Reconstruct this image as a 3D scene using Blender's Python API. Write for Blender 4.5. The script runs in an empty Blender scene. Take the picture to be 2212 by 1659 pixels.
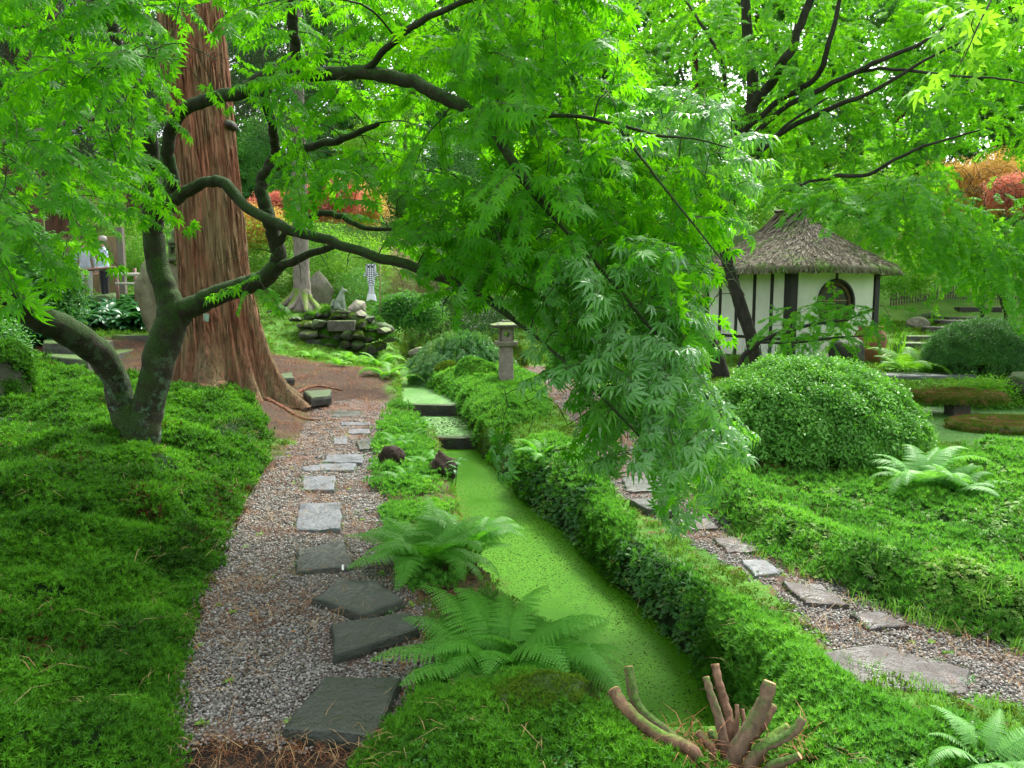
import bpy, bmesh, math, random
import numpy as np
from mathutils import Vector, Matrix, Euler

random.seed(7)
RNG = np.random.default_rng(11)
SC = bpy.context.scene
COL = SC.collection
R = math.radians

# ---------------------------------------------------------------- camera
FPX = 1650.0                      # focal length in pixels of a 2212 x 1659 picture
CAMZ = 1.7
PITCH = math.atan((829.5 - 650.0) / FPX)
cam_data = bpy.data.cameras.new('camera')
cam = bpy.data.objects.new('camera', cam_data)
COL.objects.link(cam)
cam.location = (0, 0, CAMZ)
cam.rotation_euler = (math.pi / 2 - PITCH, 0, 0)
cam_data.sensor_width = 36.0
cam_data.lens = 36.0 * FPX / 2212.0
cam_data.clip_start = 0.05
cam_data.clip_end = 600
SC.camera = cam

# ---------------------------------------------------------------- sky, sun, exposure
world = bpy.data.worlds.new('World')
SC.world = world
world.use_nodes = True
wn = world.node_tree
for n in list(wn.nodes):
    wn.nodes.remove(n)
w_out = wn.nodes.new('ShaderNodeOutputWorld')
w_bg = wn.nodes.new('ShaderNodeBackground')
w_sky = wn.nodes.new('ShaderNodeTexSky')
w_sky.sky_type = 'NISHITA'
w_sky.sun_disc = False
SUN_EL, SUN_AZ = R(52), R(28)      # azimuth clockwise from +Y: ahead and to the right
w_sky.sun_elevation = SUN_EL
w_sky.sun_rotation = SUN_AZ
w_sky.air_density = 1.0
w_sky.dust_density = 4.0
w_sky.ozone_density = 1.0
w_hs = wn.nodes.new('ShaderNodeHueSaturation')   # overcast: an almost colourless sky
w_hs.inputs['Saturation'].default_value = 0.25
wn.links.new(w_sky.outputs[0], w_hs.inputs['Color'])
wn.links.new(w_hs.outputs[0], w_bg.inputs[0])
w_bg.inputs[1].default_value = 0.15
wn.links.new(w_bg.outputs[0], w_out.inputs[0])

sun_data = bpy.data.lights.new('sun', 'SUN')
sun_data.energy = 1.5
sun_data.angle = R(12)
sun_data.color = (1.0, 0.96, 0.9)
sun = bpy.data.objects.new('sun', sun_data)
COL.objects.link(sun)
sdir = Vector((math.sin(SUN_AZ) * math.cos(SUN_EL), math.cos(SUN_AZ) * math.cos(SUN_EL), math.sin(SUN_EL)))
sun.rotation_euler = sdir.to_track_quat('Z', 'Y').to_euler()
sun.location = (0, 0, 40)

SC.view_settings.view_transform = 'Standard'
SC.view_settings.look = 'None'
SC.view_settings.exposure = 1.85
SC.view_settings.gamma = 1.0
SC.view_settings.use_curve_mapping = False
SC.render.engine = 'CYCLES'
cy = SC.cycles
cy.max_bounces = 7
cy.diffuse_bounces = 4
cy.glossy_bounces = 2
cy.transmission_bounces = 5
cy.transparent_max_bounces = 4
cy.caustics_reflective = False
cy.caustics_refractive = False
cy.use_denoising = True
cy.use_adaptive_sampling = True
cy.adaptive_threshold = 0.01

# ---------------------------------------------------------------- helpers: places
CP, SP = math.cos(PITCH), math.sin(PITCH)

def P(px, py, Y):
    """the point at depth Y (metres ahead) seen at px, py of a 2212 x 1659 view"""
    a = (px - 1106.0) / FPX
    b = (829.5 - py) / FPX
    d = np.array([a, CP + b * SP, -SP + b * CP])
    t = Y / d[1]
    return np.array([d[0] * t, Y, CAMZ + d[2] * t])

def G(px, py, z=0.0):
    """the point at height z seen at px, py"""
    a = (px - 1106.0) / FPX
    b = (829.5 - py) / FPX
    d = np.array([a, CP + b * SP, -SP + b * CP])
    t = (z - CAMZ) / d[2]
    return np.array([d[0] * t, d[1] * t, z])

def Gp(pts, z=0.0):
    return np.array([G(a, b, z)[:2] for a, b in pts])

def smooth(e0, e1, x):
    t = np.clip((x - e0) / (e1 - e0), 0, 1)
    return t * t * (3 - 2 * t)

def vnoise(x, y, f=1.0, seed=0):
    x = np.asarray(x, float) * f + 1000.5; y = np.asarray(y, float) * f + 1000.5
    xi = np.floor(x).astype(np.int64); yi = np.floor(y).astype(np.int64)
    fx = x - xi; fy = y - yi
    fx = fx * fx * (3 - 2 * fx); fy = fy * fy * (3 - 2 * fy)
    def h(a, b):
        n = (a * 374761393 + b * 668265263 + seed * 982451653) & 0x7fffffff
        n = ((n ^ (n >> 13)) * 1274126177) & 0x7fffffff
        return ((n ^ (n >> 16)) & 0xffff) / 65535.0
    return (h(xi, yi) * (1 - fx) + h(xi + 1, yi) * fx) * (1 - fy) + (h(xi, yi + 1) * (1 - fx) + h(xi + 1, yi + 1) * fx) * fy

def fbm(x, y, f, octv=3, seed=0):
    s = 0; a = 1; t = 0
    for i in range(octv):
        s = s + a * vnoise(x, y, f * 2 ** i, seed + i); t += a; a *= .5
    return s / t

def sdpoly(poly, X, Y):
    """signed distance to a polygon, negative inside"""
    X = np.asarray(X, float); Y = np.asarray(Y, float)
    d = np.full(X.shape, 1e18); ins = np.zeros(X.shape, bool)
    n = len(poly)
    for i in range(n):
        x0, y0 = poly[i]; x1, y1 = poly[(i + 1) % n]
        ex, ey = x1 - x0, y1 - y0
        L = ex * ex + ey * ey + 1e-12
        t = np.clip(((X - x0) * ex + (Y - y0) * ey) / L, 0, 1)
        dd = (X - x0 - t * ex) ** 2 + (Y - y0 - t * ey) ** 2
        d = np.minimum(d, dd)
        c = ((y0 > Y) != (y1 > Y)) & (X < (x1 - x0) * (Y - y0) / (y1 - y0 + 1e-15) + x0)
        ins ^= c
    d = np.sqrt(d)
    return np.where(ins, -d, d)

# ---------------------------------------------------------------- helpers: meshes and objects
def tag(o, label=None, cat=None, group=None, kind=None):
    if label: o['label'] = label
    if cat: o['category'] = cat
    if group: o['group'] = group
    if kind: o['kind'] = kind
    return o

def root(name, loc, label, cat, group=None, rz=0.0):
    o = bpy.data.objects.new(name, None)
    COL.objects.link(o)
    o.location = tuple(float(v) for v in loc)
    o.rotation_euler = (0, 0, rz)
    o.empty_display_size = 0.1
    return tag(o, label, cat, group)

def make_mesh(name, V, F, mat, smooth_=True, colors=None, attr='tint'):
    me = bpy.data.meshes.new(name)
    V = np.asarray(V, float)
    if isinstance(F, np.ndarray):
        k = F.shape[1]
        me.vertices.add(len(V)); me.vertices.foreach_set('co', V.astype(np.float32).ravel())
        me.loops.add(F.size); me.loops.foreach_set('vertex_index', F.astype(np.int32).ravel())
        me.polygons.add(len(F))
        me.polygons.foreach_set('loop_start', np.arange(0, F.size, k, dtype=np.int32))
        me.update(calc_edges=True)
    else:
        me.from_pydata([tuple(v) for v in V], [], [tuple(f) for f in F])
        me.update()
    if smooth_ is not None:
        me.polygons.foreach_set('use_smooth', [bool(smooth_)] * len(me.polygons))
    if colors is not None:
        ca = me.color_attributes.new(attr, 'FLOAT_COLOR', 'POINT')
        c = np.ones((len(V), 4), np.float32); c[:, :colors.shape[1]] = colors
        ca.data.foreach_set('color', c.ravel())
    if mat is not None:
        for m in (mat if isinstance(mat, (list, tuple)) else [mat]):
            me.materials.append(m)
    return me

def obj(name, me, parent=None, loc=None, rot=None, scale=None, world_coords=True):
    """link a mesh object; with world_coords the mesh holds world positions and a parent Empty's offset is undone"""
    o = bpy.data.objects.new(name, me)
    COL.objects.link(o)
    if loc is not None: o.location = tuple(float(v) for v in loc)
    if rot is not None: o.rotation_euler = tuple(float(v) for v in rot)
    if scale is not None: o.scale = scale if hasattr(scale, '__len__') else (scale,) * 3
    if parent is not None:
        o.parent = parent
        if world_coords:
            p = parent; M = Matrix.Identity(4)
            while p is not None:
                L = Matrix.LocRotScale(p.location, p.rotation_euler, p.scale)
                if p.parent is not None: L = p.matrix_parent_inverse @ L
                M = L @ M; p = p.parent
            o.matrix_parent_inverse = M.inverted()
    return o

class MB:
    """collects shapes into one mesh"""
    def __init__(s): s.V = []; s.F = []; s.n = 0; s.mi = []
    def add(s, V, F, mi=0):
        V = np.asarray(V, float)
        s.V.append(V); s.F += [tuple(int(i) + s.n for i in f) for f in F]; s.mi += [mi] * len(F); s.n += len(V)
    def box(s, c, d, rz=0.0, taper=1.0, mi=0, rot=None):
        x, y, z = [v / 2 for v in d]
        V = np.array([(-x, -y, -z), (x, -y, -z), (x, y, -z), (-x, y, -z), (-x * taper, -y * taper, z), (x * taper, -y * taper, z), (x * taper, y * taper, z), (-x * taper, y * taper, z)])
        M = np.array(Euler(rot if rot is not None else (0, 0, rz)).to_matrix())
        s.add(V @ M.T + np.array(c), [(0, 3, 2, 1), (4, 5, 6, 7), (0, 1, 5, 4), (1, 2, 6, 5), (2, 3, 7, 6), (3, 0, 4, 7)], mi)
    def lathe(s, prof, c=(0, 0, 0), seg=20, mi=0, sx=1, sy=1):
        V = []; F = []
        for r, z in prof:
            for k in range(seg):
                a = 2 * math.pi * k / seg
                V.append((c[0] + r * sx * math.cos(a), c[1] + r * sy * math.sin(a), c[2] + z))
        for i in range(len(prof) - 1):
            for k in range(seg):
                k2 = (k + 1) % seg
                F.append((i * seg + k, i * seg + k2, (i + 1) * seg + k2, (i + 1) * seg + k))
        F.append(tuple(range(seg))[::-1]); F.append(tuple((len(prof) - 1) * seg + k for k in range(seg)))
        s.add(V, F, mi)
    def tube(s, pts, rad, seg=8, cap=True, mi=0, knob=0.0, seed=0):
        V, F = tube_geo(pts, rad, seg, cap, knob, seed)
        s.add(V, F, mi)
    def mesh(s, name, mat, smooth_=True):
        me = make_mesh(name, np.concatenate(s.V), s.F, mat, smooth_)
        if any(s.mi): me.polygons.foreach_set('material_index', s.mi)
        return me
    def build(s, name, mat, parent=None, smooth_=True, bevel=0, **k):
        o = obj(name, s.mesh(name, mat, smooth_), parent, **k)
        if bevel:
            m = o.modifiers.new('bevel', 'BEVEL'); m.width = bevel; m.segments = 2; m.limit_method = 'ANGLE'
        return o

def tube_geo(pts, rad, seg=8, cap=True, knob=0.0, seed=0):
    pts = np.asarray(pts, float); n = len(pts)
    rad = np.asarray(rad, float) if hasattr(rad, '__len__') else np.full(n, rad)
    T = np.gradient(pts, axis=0); T /= np.linalg.norm(T, axis=1)[:, None] + 1e-12
    up = np.array([0, 0, 1.0]) if abs(T[0][2]) < .9 else np.array([1.0, 0, 0])
    u = np.cross(T[0], up); u /= np.linalg.norm(u)
    V = np.zeros((n, seg, 3)); r_ = np.random.default_rng(seed + 5)
    ang = np.arange(seg) * 2 * math.pi / seg
    for i in range(n):
        u = u - T[i] * np.dot(u, T[i]); u /= np.linalg.norm(u) + 1e-12
        v = np.cross(T[i], u)
        rr = rad[i] * (1 + knob * r_.uniform(-1, 1, seg)) if knob else np.full(seg, rad[i])
        V[i] = pts[i] + (np.cos(ang) * rr)[:, None] * u + (np.sin(ang) * rr)[:, None] * v
    F = []
    for i in range(n - 1):
        for k in range(seg):
            k2 = (k + 1) % seg
            F.append((i * seg + k, i * seg + k2, (i + 1) * seg + k2, (i + 1) * seg + k))
    V = V.reshape(-1, 3)
    if cap:
        F.append(tuple(range(seg))[::-1]); F.append(tuple((n - 1) * seg + k for k in range(seg)))
    return V, F

def spline(pts, per=6, jitter=0.0, seed=0):
    """Catmull-Rom through pts (any dimension)"""
    P_ = np.asarray(pts, float); n = len(P_)
    if n < 3:
        return np.array([P_[0] + (P_[-1] - P_[0]) * t for t in np.linspace(0, 1, per + 1)])
    Q = np.vstack([2 * P_[0] - P_[1], P_, 2 * P_[-1] - P_[-2]])
    out = []
    for i in range(1, n):
        p0, p1, p2, p3 = Q[i - 1], Q[i], Q[i + 1], Q[i + 2]
        for t in np.linspace(0, 1, per, endpoint=False):
            out.append(.5 * ((2 * p1) + (-p0 + p2) * t + (2 * p0 - 5 * p1 + 4 * p2 - p3) * t * t + (-p0 + 3 * p1 - 3 * p2 + p3) * t ** 3))
    out.append(P_[-1])
    out = np.array(out)
    if jitter:
        r_ = np.random.default_rng(seed)
        out[1:-1, :3] += r_.normal(0, jitter, (len(out) - 2, 3))
    return out

def basis_euler(X, Y, Z):
    ry = np.arcsin(np.clip(-X[:, 2], -1, 1))
    rx = np.arctan2(Y[:, 2], Z[:, 2]); rz = np.arctan2(X[:, 1], X[:, 0])
    return np.stack([rx, ry, rz], 1)

def nrm(a): return a / (np.linalg.norm(a, axis=-1, keepdims=True) + 1e-12)

def orient(Zd, Xd=None, spin=None):
    """Euler angles whose Z axis follows Zd and whose X axis leans to Xd (random if None)"""
    Z = nrm(np.asarray(Zd, float)); n = len(Z)
    if Xd is None:
        a = RNG.uniform(0, 2 * math.pi, n) if spin is None else spin
        Xd = np.stack([np.cos(a), np.sin(a), np.zeros(n)], 1)
        bad = np.abs((Xd * Z).sum(1)) > .95
        Xd[bad] = np.array([0, 0, 1.0])
    Y = nrm(np.cross(Z, np.asarray(Xd, float))); X = np.cross(Y, Z)
    return basis_euler(X, Y, Z)

# ---------------------------------------------------------------- helpers: scattering of uncountable stuff
_groups = {}
def scatter_group(src):
    if src.name in _groups: return _groups[src.name]
    ng = bpy.data.node_groups.new('scatter_' + src.name, 'GeometryNodeTree')
    ng.interface.new_socket('Geometry', in_out='INPUT', socket_type='NodeSocketGeometry')
    ng.interface.new_socket('Geometry', in_out='OUTPUT', socket_type='NodeSocketGeometry')
    N = ng.nodes; L = ng.links
    gi = N.new('NodeGroupInput'); go = N.new('NodeGroupOutput')
    iop = N.new('GeometryNodeInstanceOnPoints'); oi = N.new('GeometryNodeObjectInfo')
    oi.inputs['Object'].default_value = src
    oi.inputs['As Instance'].default_value = False
    ar = N.new('GeometryNodeInputNamedAttribute'); ar.data_type = 'FLOAT_VECTOR'; ar.inputs['Name'].default_value = 'rot'
    asc = N.new('GeometryNodeInputNamedAttribute'); asc.data_type = 'FLOAT_VECTOR'; asc.inputs['Name'].default_value = 'scl'
    e2r = N.new('FunctionNodeEulerToRotation')
    L.new(gi.outputs[0], iop.inputs['Points']); L.new(oi.outputs['Geometry'], iop.inputs['Instance'])
    L.new(ar.outputs[0], e2r.inputs[0]); L.new(e2r.outputs[0], iop.inputs['Rotation'])
    L.new(asc.outputs[0], iop.inputs['Scale']); L.new(iop.outputs[0], go.inputs[0])
    _groups[src.name] = ng
    return ng

def source(name, me):
    o = bpy.data.objects.new(name, me)      # never linked: only the mesh that the scatter repeats
    o.use_fake_user = True
    return o

def scatter(name, src, pts, rot, scl, parent=None, label=None, cat=None, kind='stuff'):
    pts = np.asarray(pts, float); n = len(pts)
    me = bpy.data.meshes.new(name)
    me.vertices.add(n); me.vertices.foreach_set('co', pts.astype(np.float32).ravel())
    a = me.attributes.new('rot', 'FLOAT_VECTOR', 'POINT'); a.data.foreach_set('vector', np.asarray(rot, np.float32).ravel())
    s = np.asarray(scl, np.float32)
    if s.ndim == 1: s = np.repeat(s[:, None], 3, 1)
    a = me.attributes.new('scl', 'FLOAT_VECTOR', 'POINT'); a.data.foreach_set('vector', np.ascontiguousarray(s).ravel())
    for m in src.data.materials: me.materials.append(m)
    o = obj(name, me, parent)
    md = o.modifiers.new('scatter', 'NODES'); md.node_group = scatter_group(src)
    return tag(o, label, cat, None, kind)

# ---------------------------------------------------------------- materials
def new_mat(name):
    m = bpy.data.materials.new(name); m.use_nodes = True
    nt = m.node_tree
    for n in list(nt.nodes): nt.nodes.remove(n)
    out = nt.nodes.new('ShaderNodeOutputMaterial')
    return m, nt, out

def ramp(nt, stops, fac):
    r = nt.nodes.new('ShaderNodeValToRGB')
    el = r.color_ramp.elements
    while len(el) < len(stops): el.new(0.5)
    for e, (p, c) in zip(el, stops):
        e.position = p; e.color = (*c, 1)
    nt.links.new(fac, r.inputs[0])
    return r.outputs[0]

def noise(nt, scale, coord, detail=4, rough=.6, dist=0.0):
    n = nt.nodes.new('ShaderNodeTexNoise'); n.inputs['Scale'].default_value = scale
    n.inputs['Detail'].default_value = detail; n.inputs['Roughness'].default_value = rough
    n.inputs['Distortion'].default_value = dist
    if coord is not None: nt.links.new(coord, n.inputs['Vector'])
    return n.outputs['Fac']

def math_(nt, op, a, b=None, clamp=False):
    n = nt.nodes.new('ShaderNodeMath'); n.operation = op; n.use_clamp = clamp
    for i, v in enumerate((a, b)):
        if v is None: continue
        if isinstance(v, (int, float)): n.inputs[i].default_value = v
        else: nt.links.new(v, n.inputs[i])
    return n.outputs[0]

def mix(nt, fac, a, b, mode='MIX'):
    n = nt.nodes.new('ShaderNodeMix'); n.data_type = 'RGBA'; n.blend_type = mode
    if isinstance(fac, (int, float)): n.inputs[0].default_value = fac
    else: nt.links.new(fac, n.inputs[0])
    for i, v in ((6, a), (7, b)):
        if isinstance(v, tuple): n.inputs[i].default_value = (*v, 1)
        else: nt.links.new(v, n.inputs[i])
    return n.outputs[2]

def bsdf(nt, out, col, rough=.8, bump=None, bstr=.5, bdist=.01, spec=.5):
    b = nt.nodes.new('ShaderNodeBsdfPrincipled')
    if isinstance(col, tuple): b.inputs['Base Color'].default_value = (*col, 1)
    else: nt.links.new(col, b.inputs['Base Color'])
    if isinstance(rough, (int, float)): b.inputs['Roughness'].default_value = rough
    else: nt.links.new(rough, b.inputs['Roughness'])
    b.inputs['Specular IOR Level'].default_value = spec
    if bump is not None:
        bp = nt.nodes.new('ShaderNodeBump'); bp.inputs['Strength'].default_value = bstr
        bp.inputs['Distance'].default_value = bdist
        nt.links.new(bump, bp.inputs['Height']); nt.links.new(bp.outputs[0], b.inputs['Normal'])
    if out is not None: nt.links.new(b.outputs[0], out.inputs[0])
    return b

def coord(nt, which='Object', scale=None):
    t = nt.nodes.new('ShaderNodeTexCoord')
    o = t.outputs[which]
    if scale is not None:
        mp = nt.nodes.new('ShaderNodeMapping'); mp.inputs['Scale'].default_value = scale
        nt.links.new(o, mp.inputs[0]); o = mp.outputs[0]
    return o

def leaf_mat(name, cols, trans=.45, tcol=None, rough=.45, patch=.6, spec=.4, pc=1.0):
    """thin leaf: three greens mixed per leaf, per spray and by slow patches over the plant"""
    m, nt, out = new_mat(name)
    geo = nt.nodes.new('ShaderNodeNewGeometry'); oi = nt.nodes.new('ShaderNodeObjectInfo')
    nz = noise(nt, patch, oi.outputs['Location'], 2)
    f = math_(nt, 'ADD', math_(nt, 'MULTIPLY', geo.outputs['Random Per Island'], .35), math_(nt, 'MULTIPLY', oi.outputs['Random'], .25))
    f = math_(nt, 'ADD', f, math_(nt, 'MULTIPLY', math_(nt, 'SUBTRACT', nz, .3 if pc == 1 else .38), pc), True)
    k = len(cols)
    c = ramp(nt, [(i / (k - 1), cc) for i, cc in enumerate(cols)], f)
    b = bsdf(nt, None, c, rough, spec=spec)
    t = nt.nodes.new('ShaderNodeBsdfTranslucent')
    hs = nt.nodes.new('ShaderNodeMix'); hs.data_type = 'RGBA'; hs.blend_type = 'MULTIPLY'; hs.inputs[0].default_value = 1
    nt.links.new(c, hs.inputs[6]); hs.inputs[7].default_value = (*(tcol or (1.6, 1.5, .7)), 1)
    nt.links.new(hs.outputs[2], t.inputs[0])
    mx = nt.nodes.new('ShaderNodeMixShader'); mx.inputs[0].default_value = trans
    nt.links.new(b.outputs[0], mx.inputs[1]); nt.links.new(t.outputs[0], mx.inputs[2])
    nt.links.new(mx.outputs[0], out.inputs[0])
    return m

def stone_mat(name, c1, c2, moss=None, mossamt=.5, scale=6, rough=.75, wet=False):
    m, nt, out = new_mat(name)
    co = coord(nt)
    n1 = noise(nt, scale, co, 6, .65); n2 = noise(nt, scale * 6, co, 4, .6)
    c = ramp(nt, [(.3, c1), (.7, c2)], n1)
    c = mix(nt, math_(nt, 'MULTIPLY', n2, .5), c, tuple(v * .45 for v in c1))
    if moss:
        geo = nt.nodes.new('ShaderNodeNewGeometry'); sep = nt.nodes.new('ShaderNodeSeparateXYZ')
        nt.links.new(geo.outputs['Normal'], sep.inputs[0])
        k = math_(nt, 'ADD', math_(nt, 'MULTIPLY', sep.outputs[2], .32), math_(nt, 'MULTIPLY', noise(nt, scale * .8, co, 5, .7), 1.3))
        k = ramp(nt, [(1.05 - mossamt * .5 - .07, (0, 0, 0)), (min(1.0, 1.05 - mossamt * .5 + .05), (1, 1, 1))], k)
        c = mix(nt, k, c, ramp(nt, [(.3, moss), (.7, tuple(v * 2 for v in moss))], n2))
    h = math_(nt, 'ADD', n1, math_(nt, 'MULTIPLY', n2, .4))
    r = rough
    if wet:
        r = ramp(nt, [(.30, (.22,) * 3), (.6, (.65,) * 3)], noise(nt, 5, co, 4))
    bsdf(nt, out, c, r, h, .8, .03)
    return m

def plain(name, c, rough=.7, var=.25, scale=20, stretch=None, bstr=.3, bdist=.004):
    m, nt, out = new_mat(name)
    co = coord(nt, 'Object', stretch)
    n1 = noise(nt, scale, co, 5)
    cc = ramp(nt, [(.25, tuple(v * (1 - var) for v in c)), (.75, tuple(min(1, v * (1 + var)) for v in c))], n1)
    bsdf(nt, out, cc, rough, n1, bstr, bdist)
    return m

MAPLE = leaf_mat('maple_leaf_green', [(.04, .17, .008), (.07, .28, .012), (.14, .41, .014)], .62, (2.1, 1.8, .4), .45, .5, .25)
MAPLE_PALE = leaf_mat('maple_leaf_pale', [(.07, .22, .045), (.12, .33, .075), (.17, .41, .07)], .42, (1.6, 1.6, .5), .27, .7, .9)
MAPLE_FAR = leaf_mat('maple_leaf_small', [(.045, .18, .03), (.09, .32, .02), (.18, .46, .02)], .6, (2.0, 1.7, .4), .45, .35)
LEAF_BRIGHT = leaf_mat('leaf_bright', [(.09, .28, .03), (.16, .40, .04), (.30, .50, .05)], .5, (1.5, 1.4, .5), .5, .3)
LEAF_MID = leaf_mat('leaf_mid', [(.03, .13, .03), (.06, .22, .04), (.12, .32, .05)], .4, (1.5, 1.5, .6), .5, .3)
LEAF_DARK = leaf_mat('leaf_dark', [(.012, .045, .012), (.025, .09, .02), (.05, .14, .035)], .3, None, .5, .4)
LEAF_CONIFER = leaf_mat('leaf_conifer', [(.012, .035, .014), (.03, .07, .03), (.10, .07, .035)], .2, (1.2, 1.2, .8), .6, .5)
LEAF_RED = leaf_mat('leaf_red', [(.48, .08, .09), (.58, .20, .16), (.60, .36, .16)], .45, (1.3, 1.2, 1.0), .5, .5)
LEAF_ORANGE = leaf_mat('leaf_orange', [(.58, .28, .14), (.60, .44, .12), (.40, .42, .07)], .45, (1.3, 1.2, .8), .5, .5)
LEAF_PINK = leaf_mat('leaf_pale_pink', [(.30, .18, .12), (.42, .34, .22), (.25, .33, .12)], .4, (1.2, 1.2, .9), .5, .6)
FERN = leaf_mat('fern_green', [(.06, .24, .02), (.10, .34, .028), (.15, .44, .04)], .45, (1.4, 1.4, .6), .5, 1.0)
FERN_BRIGHT = leaf_mat('fern_bright', [(.10, .34, .03), (.15, .42, .03), (.24, .52, .05)], .5, (1.4, 1.3, .5), .5, 1.0)
FERN_PALE = leaf_mat('fern_pale', [(.12, .34, .08), (.17, .42, .1), (.22, .5, .12)], .45, (1.3, 1.3, .6), .45, 1.0)
MOSS = leaf_mat('moss_green', [(.016, .058, .004), (.05, .19, .009), (.12, .36, .018)], .35, (1.4, 1.3, .5), .6, 2.2, .2, 2.2)
MOSS_BRIGHT = leaf_mat('moss_bright', [(.05, .17, .02), (.10, .32, .035), (.22, .50, .06)], .4, (1.3, 1.3, .6), .6, 2.0, .2, 1.8)
MOSS_BROWN = leaf_mat('moss_rusty', [(.05, .022, .008), (.09, .04, .012), (.12, .08, .02)], .2, None, .7, 2.0, .2)
MOSS_LIME = leaf_mat('moss_lime', [(.05, .12, .006), (.10, .20, .010), (.16, .29, .014)], .3, None, .7, 2.0, .2)
CLOVER = leaf_mat('clover_green', [(.03, .13, .02), (.05, .20, .028), (.09, .28, .035)], .35, (1.4, 1.4, .6), .45, 2.0)
CLOVER_PALE = leaf_mat('clover_pale', [(.12, .29, .05), (.20, .40, .07), (.33, .44, .08)], .35, (1.3, 1.3, .6), .6, 2.0)
GRASS = leaf_mat('grass_green', [(.08, .26, .03), (.13, .36, .04), (.22, .42, .06)], .35, (1.3, 1.3, .6), .6, .8, .2)
AZALEA = leaf_mat('azalea_leaf', [(.06, .19, .025), (.12, .34, .045), (.20, .46, .08)], .35, (1.4, 1.4, .6), .4, 2.5)
AZALEA_DARK = leaf_mat('azalea_leaf_dark', [(.03, .12, .025), (.06, .21, .035), (.11, .31, .05)], .25, (1.4, 1.4, .6), .4, 2.0)
HOSTA = leaf_mat('broad_leaf', [(.02, .10, .03), (.035, .15, .045), (.06, .22, .07)], .25, None, .28, 1.0, .8)
NEEDLE = leaf_mat('dry_needle', [(.12, .045, .02), (.22, .09, .035), (.33, .18, .08)], .1, None, .7, 1.5, .2)
DRYLEAF = leaf_mat('dry_leaf', [(.25, .07, .03), (.3, .13, .05), (.4, .25, .1)], .2, None, .7, 1.5, .2)

def bark_mat(name, c1, c2, moss=None, amt=.5, scale=10, stretch=(1, 1, .25), bdist=.02, lichen=None):
    m, nt, out = new_mat(name)
    co = coord(nt, 'Object', stretch); co2 = coord(nt, 'Object')
    n1 = noise(nt, scale, co, 7, .7, 1.0); n2 = noise(nt, 3.0, co2, 4)
    c = ramp(nt, [(.3, c1), (.68, c2)], n1)
    if lichen:
        l = ramp(nt, [(.51, (0,) * 3), (.60, (1,) * 3)], noise(nt, 9, co2, 6, .75))
        sp = nt.nodes.new('ShaderNodeSeparateXYZ'); nt.links.new(co2, sp.inputs[0])
        hz = math_(nt, 'SUBTRACT', 1.35, math_(nt, 'MULTIPLY', sp.outputs[2], .85), True)
        c = mix(nt, math_(nt, 'MULTIPLY', l, hz), c, lichen)
    if moss:
        geo = nt.nodes.new('ShaderNodeNewGeometry'); sep = nt.nodes.new('ShaderNodeSeparateXYZ')
        nt.links.new(geo.outputs['Normal'], sep.inputs[0])
        k = math_(nt, 'ADD', math_(nt, 'MULTIPLY', sep.outputs[2], .45), n2)
        k = ramp(nt, [(.9 - amt * .6 - .1, (0,) * 3), (.9 - amt * .6 + .1, (1,) * 3)], k)
        c = mix(nt, k, c, ramp(nt, [(.35, moss), (.65, tuple(v * 2.2 for v in moss))], noise(nt, 60, co2, 3)))
    h = math_(nt, 'ADD', n1, math_(nt, 'MULTIPLY', noise(nt, 70, co2, 3), .3))
    bsdf(nt, out, c, .85, h, .8, bdist, .3)
    return m

BARK_MAPLE = bark_mat('bark_mossy_maple', (.012, .011, .007), (.055, .046, .03), (.018, .040, .006), .6, 12, (1, 1, .6), .04, (.15, .27, .16))
BARK_DARK = bark_mat('bark_dark', (.012, .011, .009), (.05, .043, .034), (.02, .04, .01), .2, 14, (1, 1, .5), .01)
BARK_GREY = bark_mat('bark_grey_conifer', (.10, .085, .07), (.30, .26, .22), (.09, .16, .01), .15, 12, (1, 1, .35), .03)
BARK_BROWN = bark_mat('bark_brown_far', (.04, .02, .012), (.14, .065, .04), None, .2, 8, (1, 1, .15), .03)

def redwood_mat():
    m, nt, out = new_mat('bark_redwood')
    co = coord(nt, 'Object', (1, 1, .07)); co2 = coord(nt, 'Object')
    n1 = noise(nt, 26, co, 6, .75, .6); n2 = noise(nt, 3.2, coord(nt, 'Object', (1, 1, .3)), 4, .6); n3 = noise(nt, 9, co, 3)
    c = ramp(nt, [(.32, (.05, .02, .01)), (.5, (.22, .085, .045)), (.72, (.42, .20, .12))], n1)
    c = mix(nt, ramp(nt, [(.42, (0,) * 3), (.62, (1,) * 3)], n2), c, ramp(nt, [(.35, (.08, .05, .025)), (.65, (.34, .24, .12))], n1))
    c = mix(nt, ramp(nt, [(.6, (0,) * 3), (.66, (.8,) * 3)], n3), c, (.45, .18, .11))
    at = nt.nodes.new('ShaderNodeAttribute'); at.attribute_name = 'tint'
    c = mix(nt, math_(nt, 'MULTIPLY', at.outputs['Fac'], noise(nt, 6, co2, 5), True), c, ramp(nt, [(.4, (.05, .07, .03)), (.6, (.12, .14, .06))], n1))
    bsdf(nt, out, c, .9, math_(nt, 'ADD', n1, n3), 1.0, .05, .25)
    return m
REDWOOD = redwood_mat()

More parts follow.
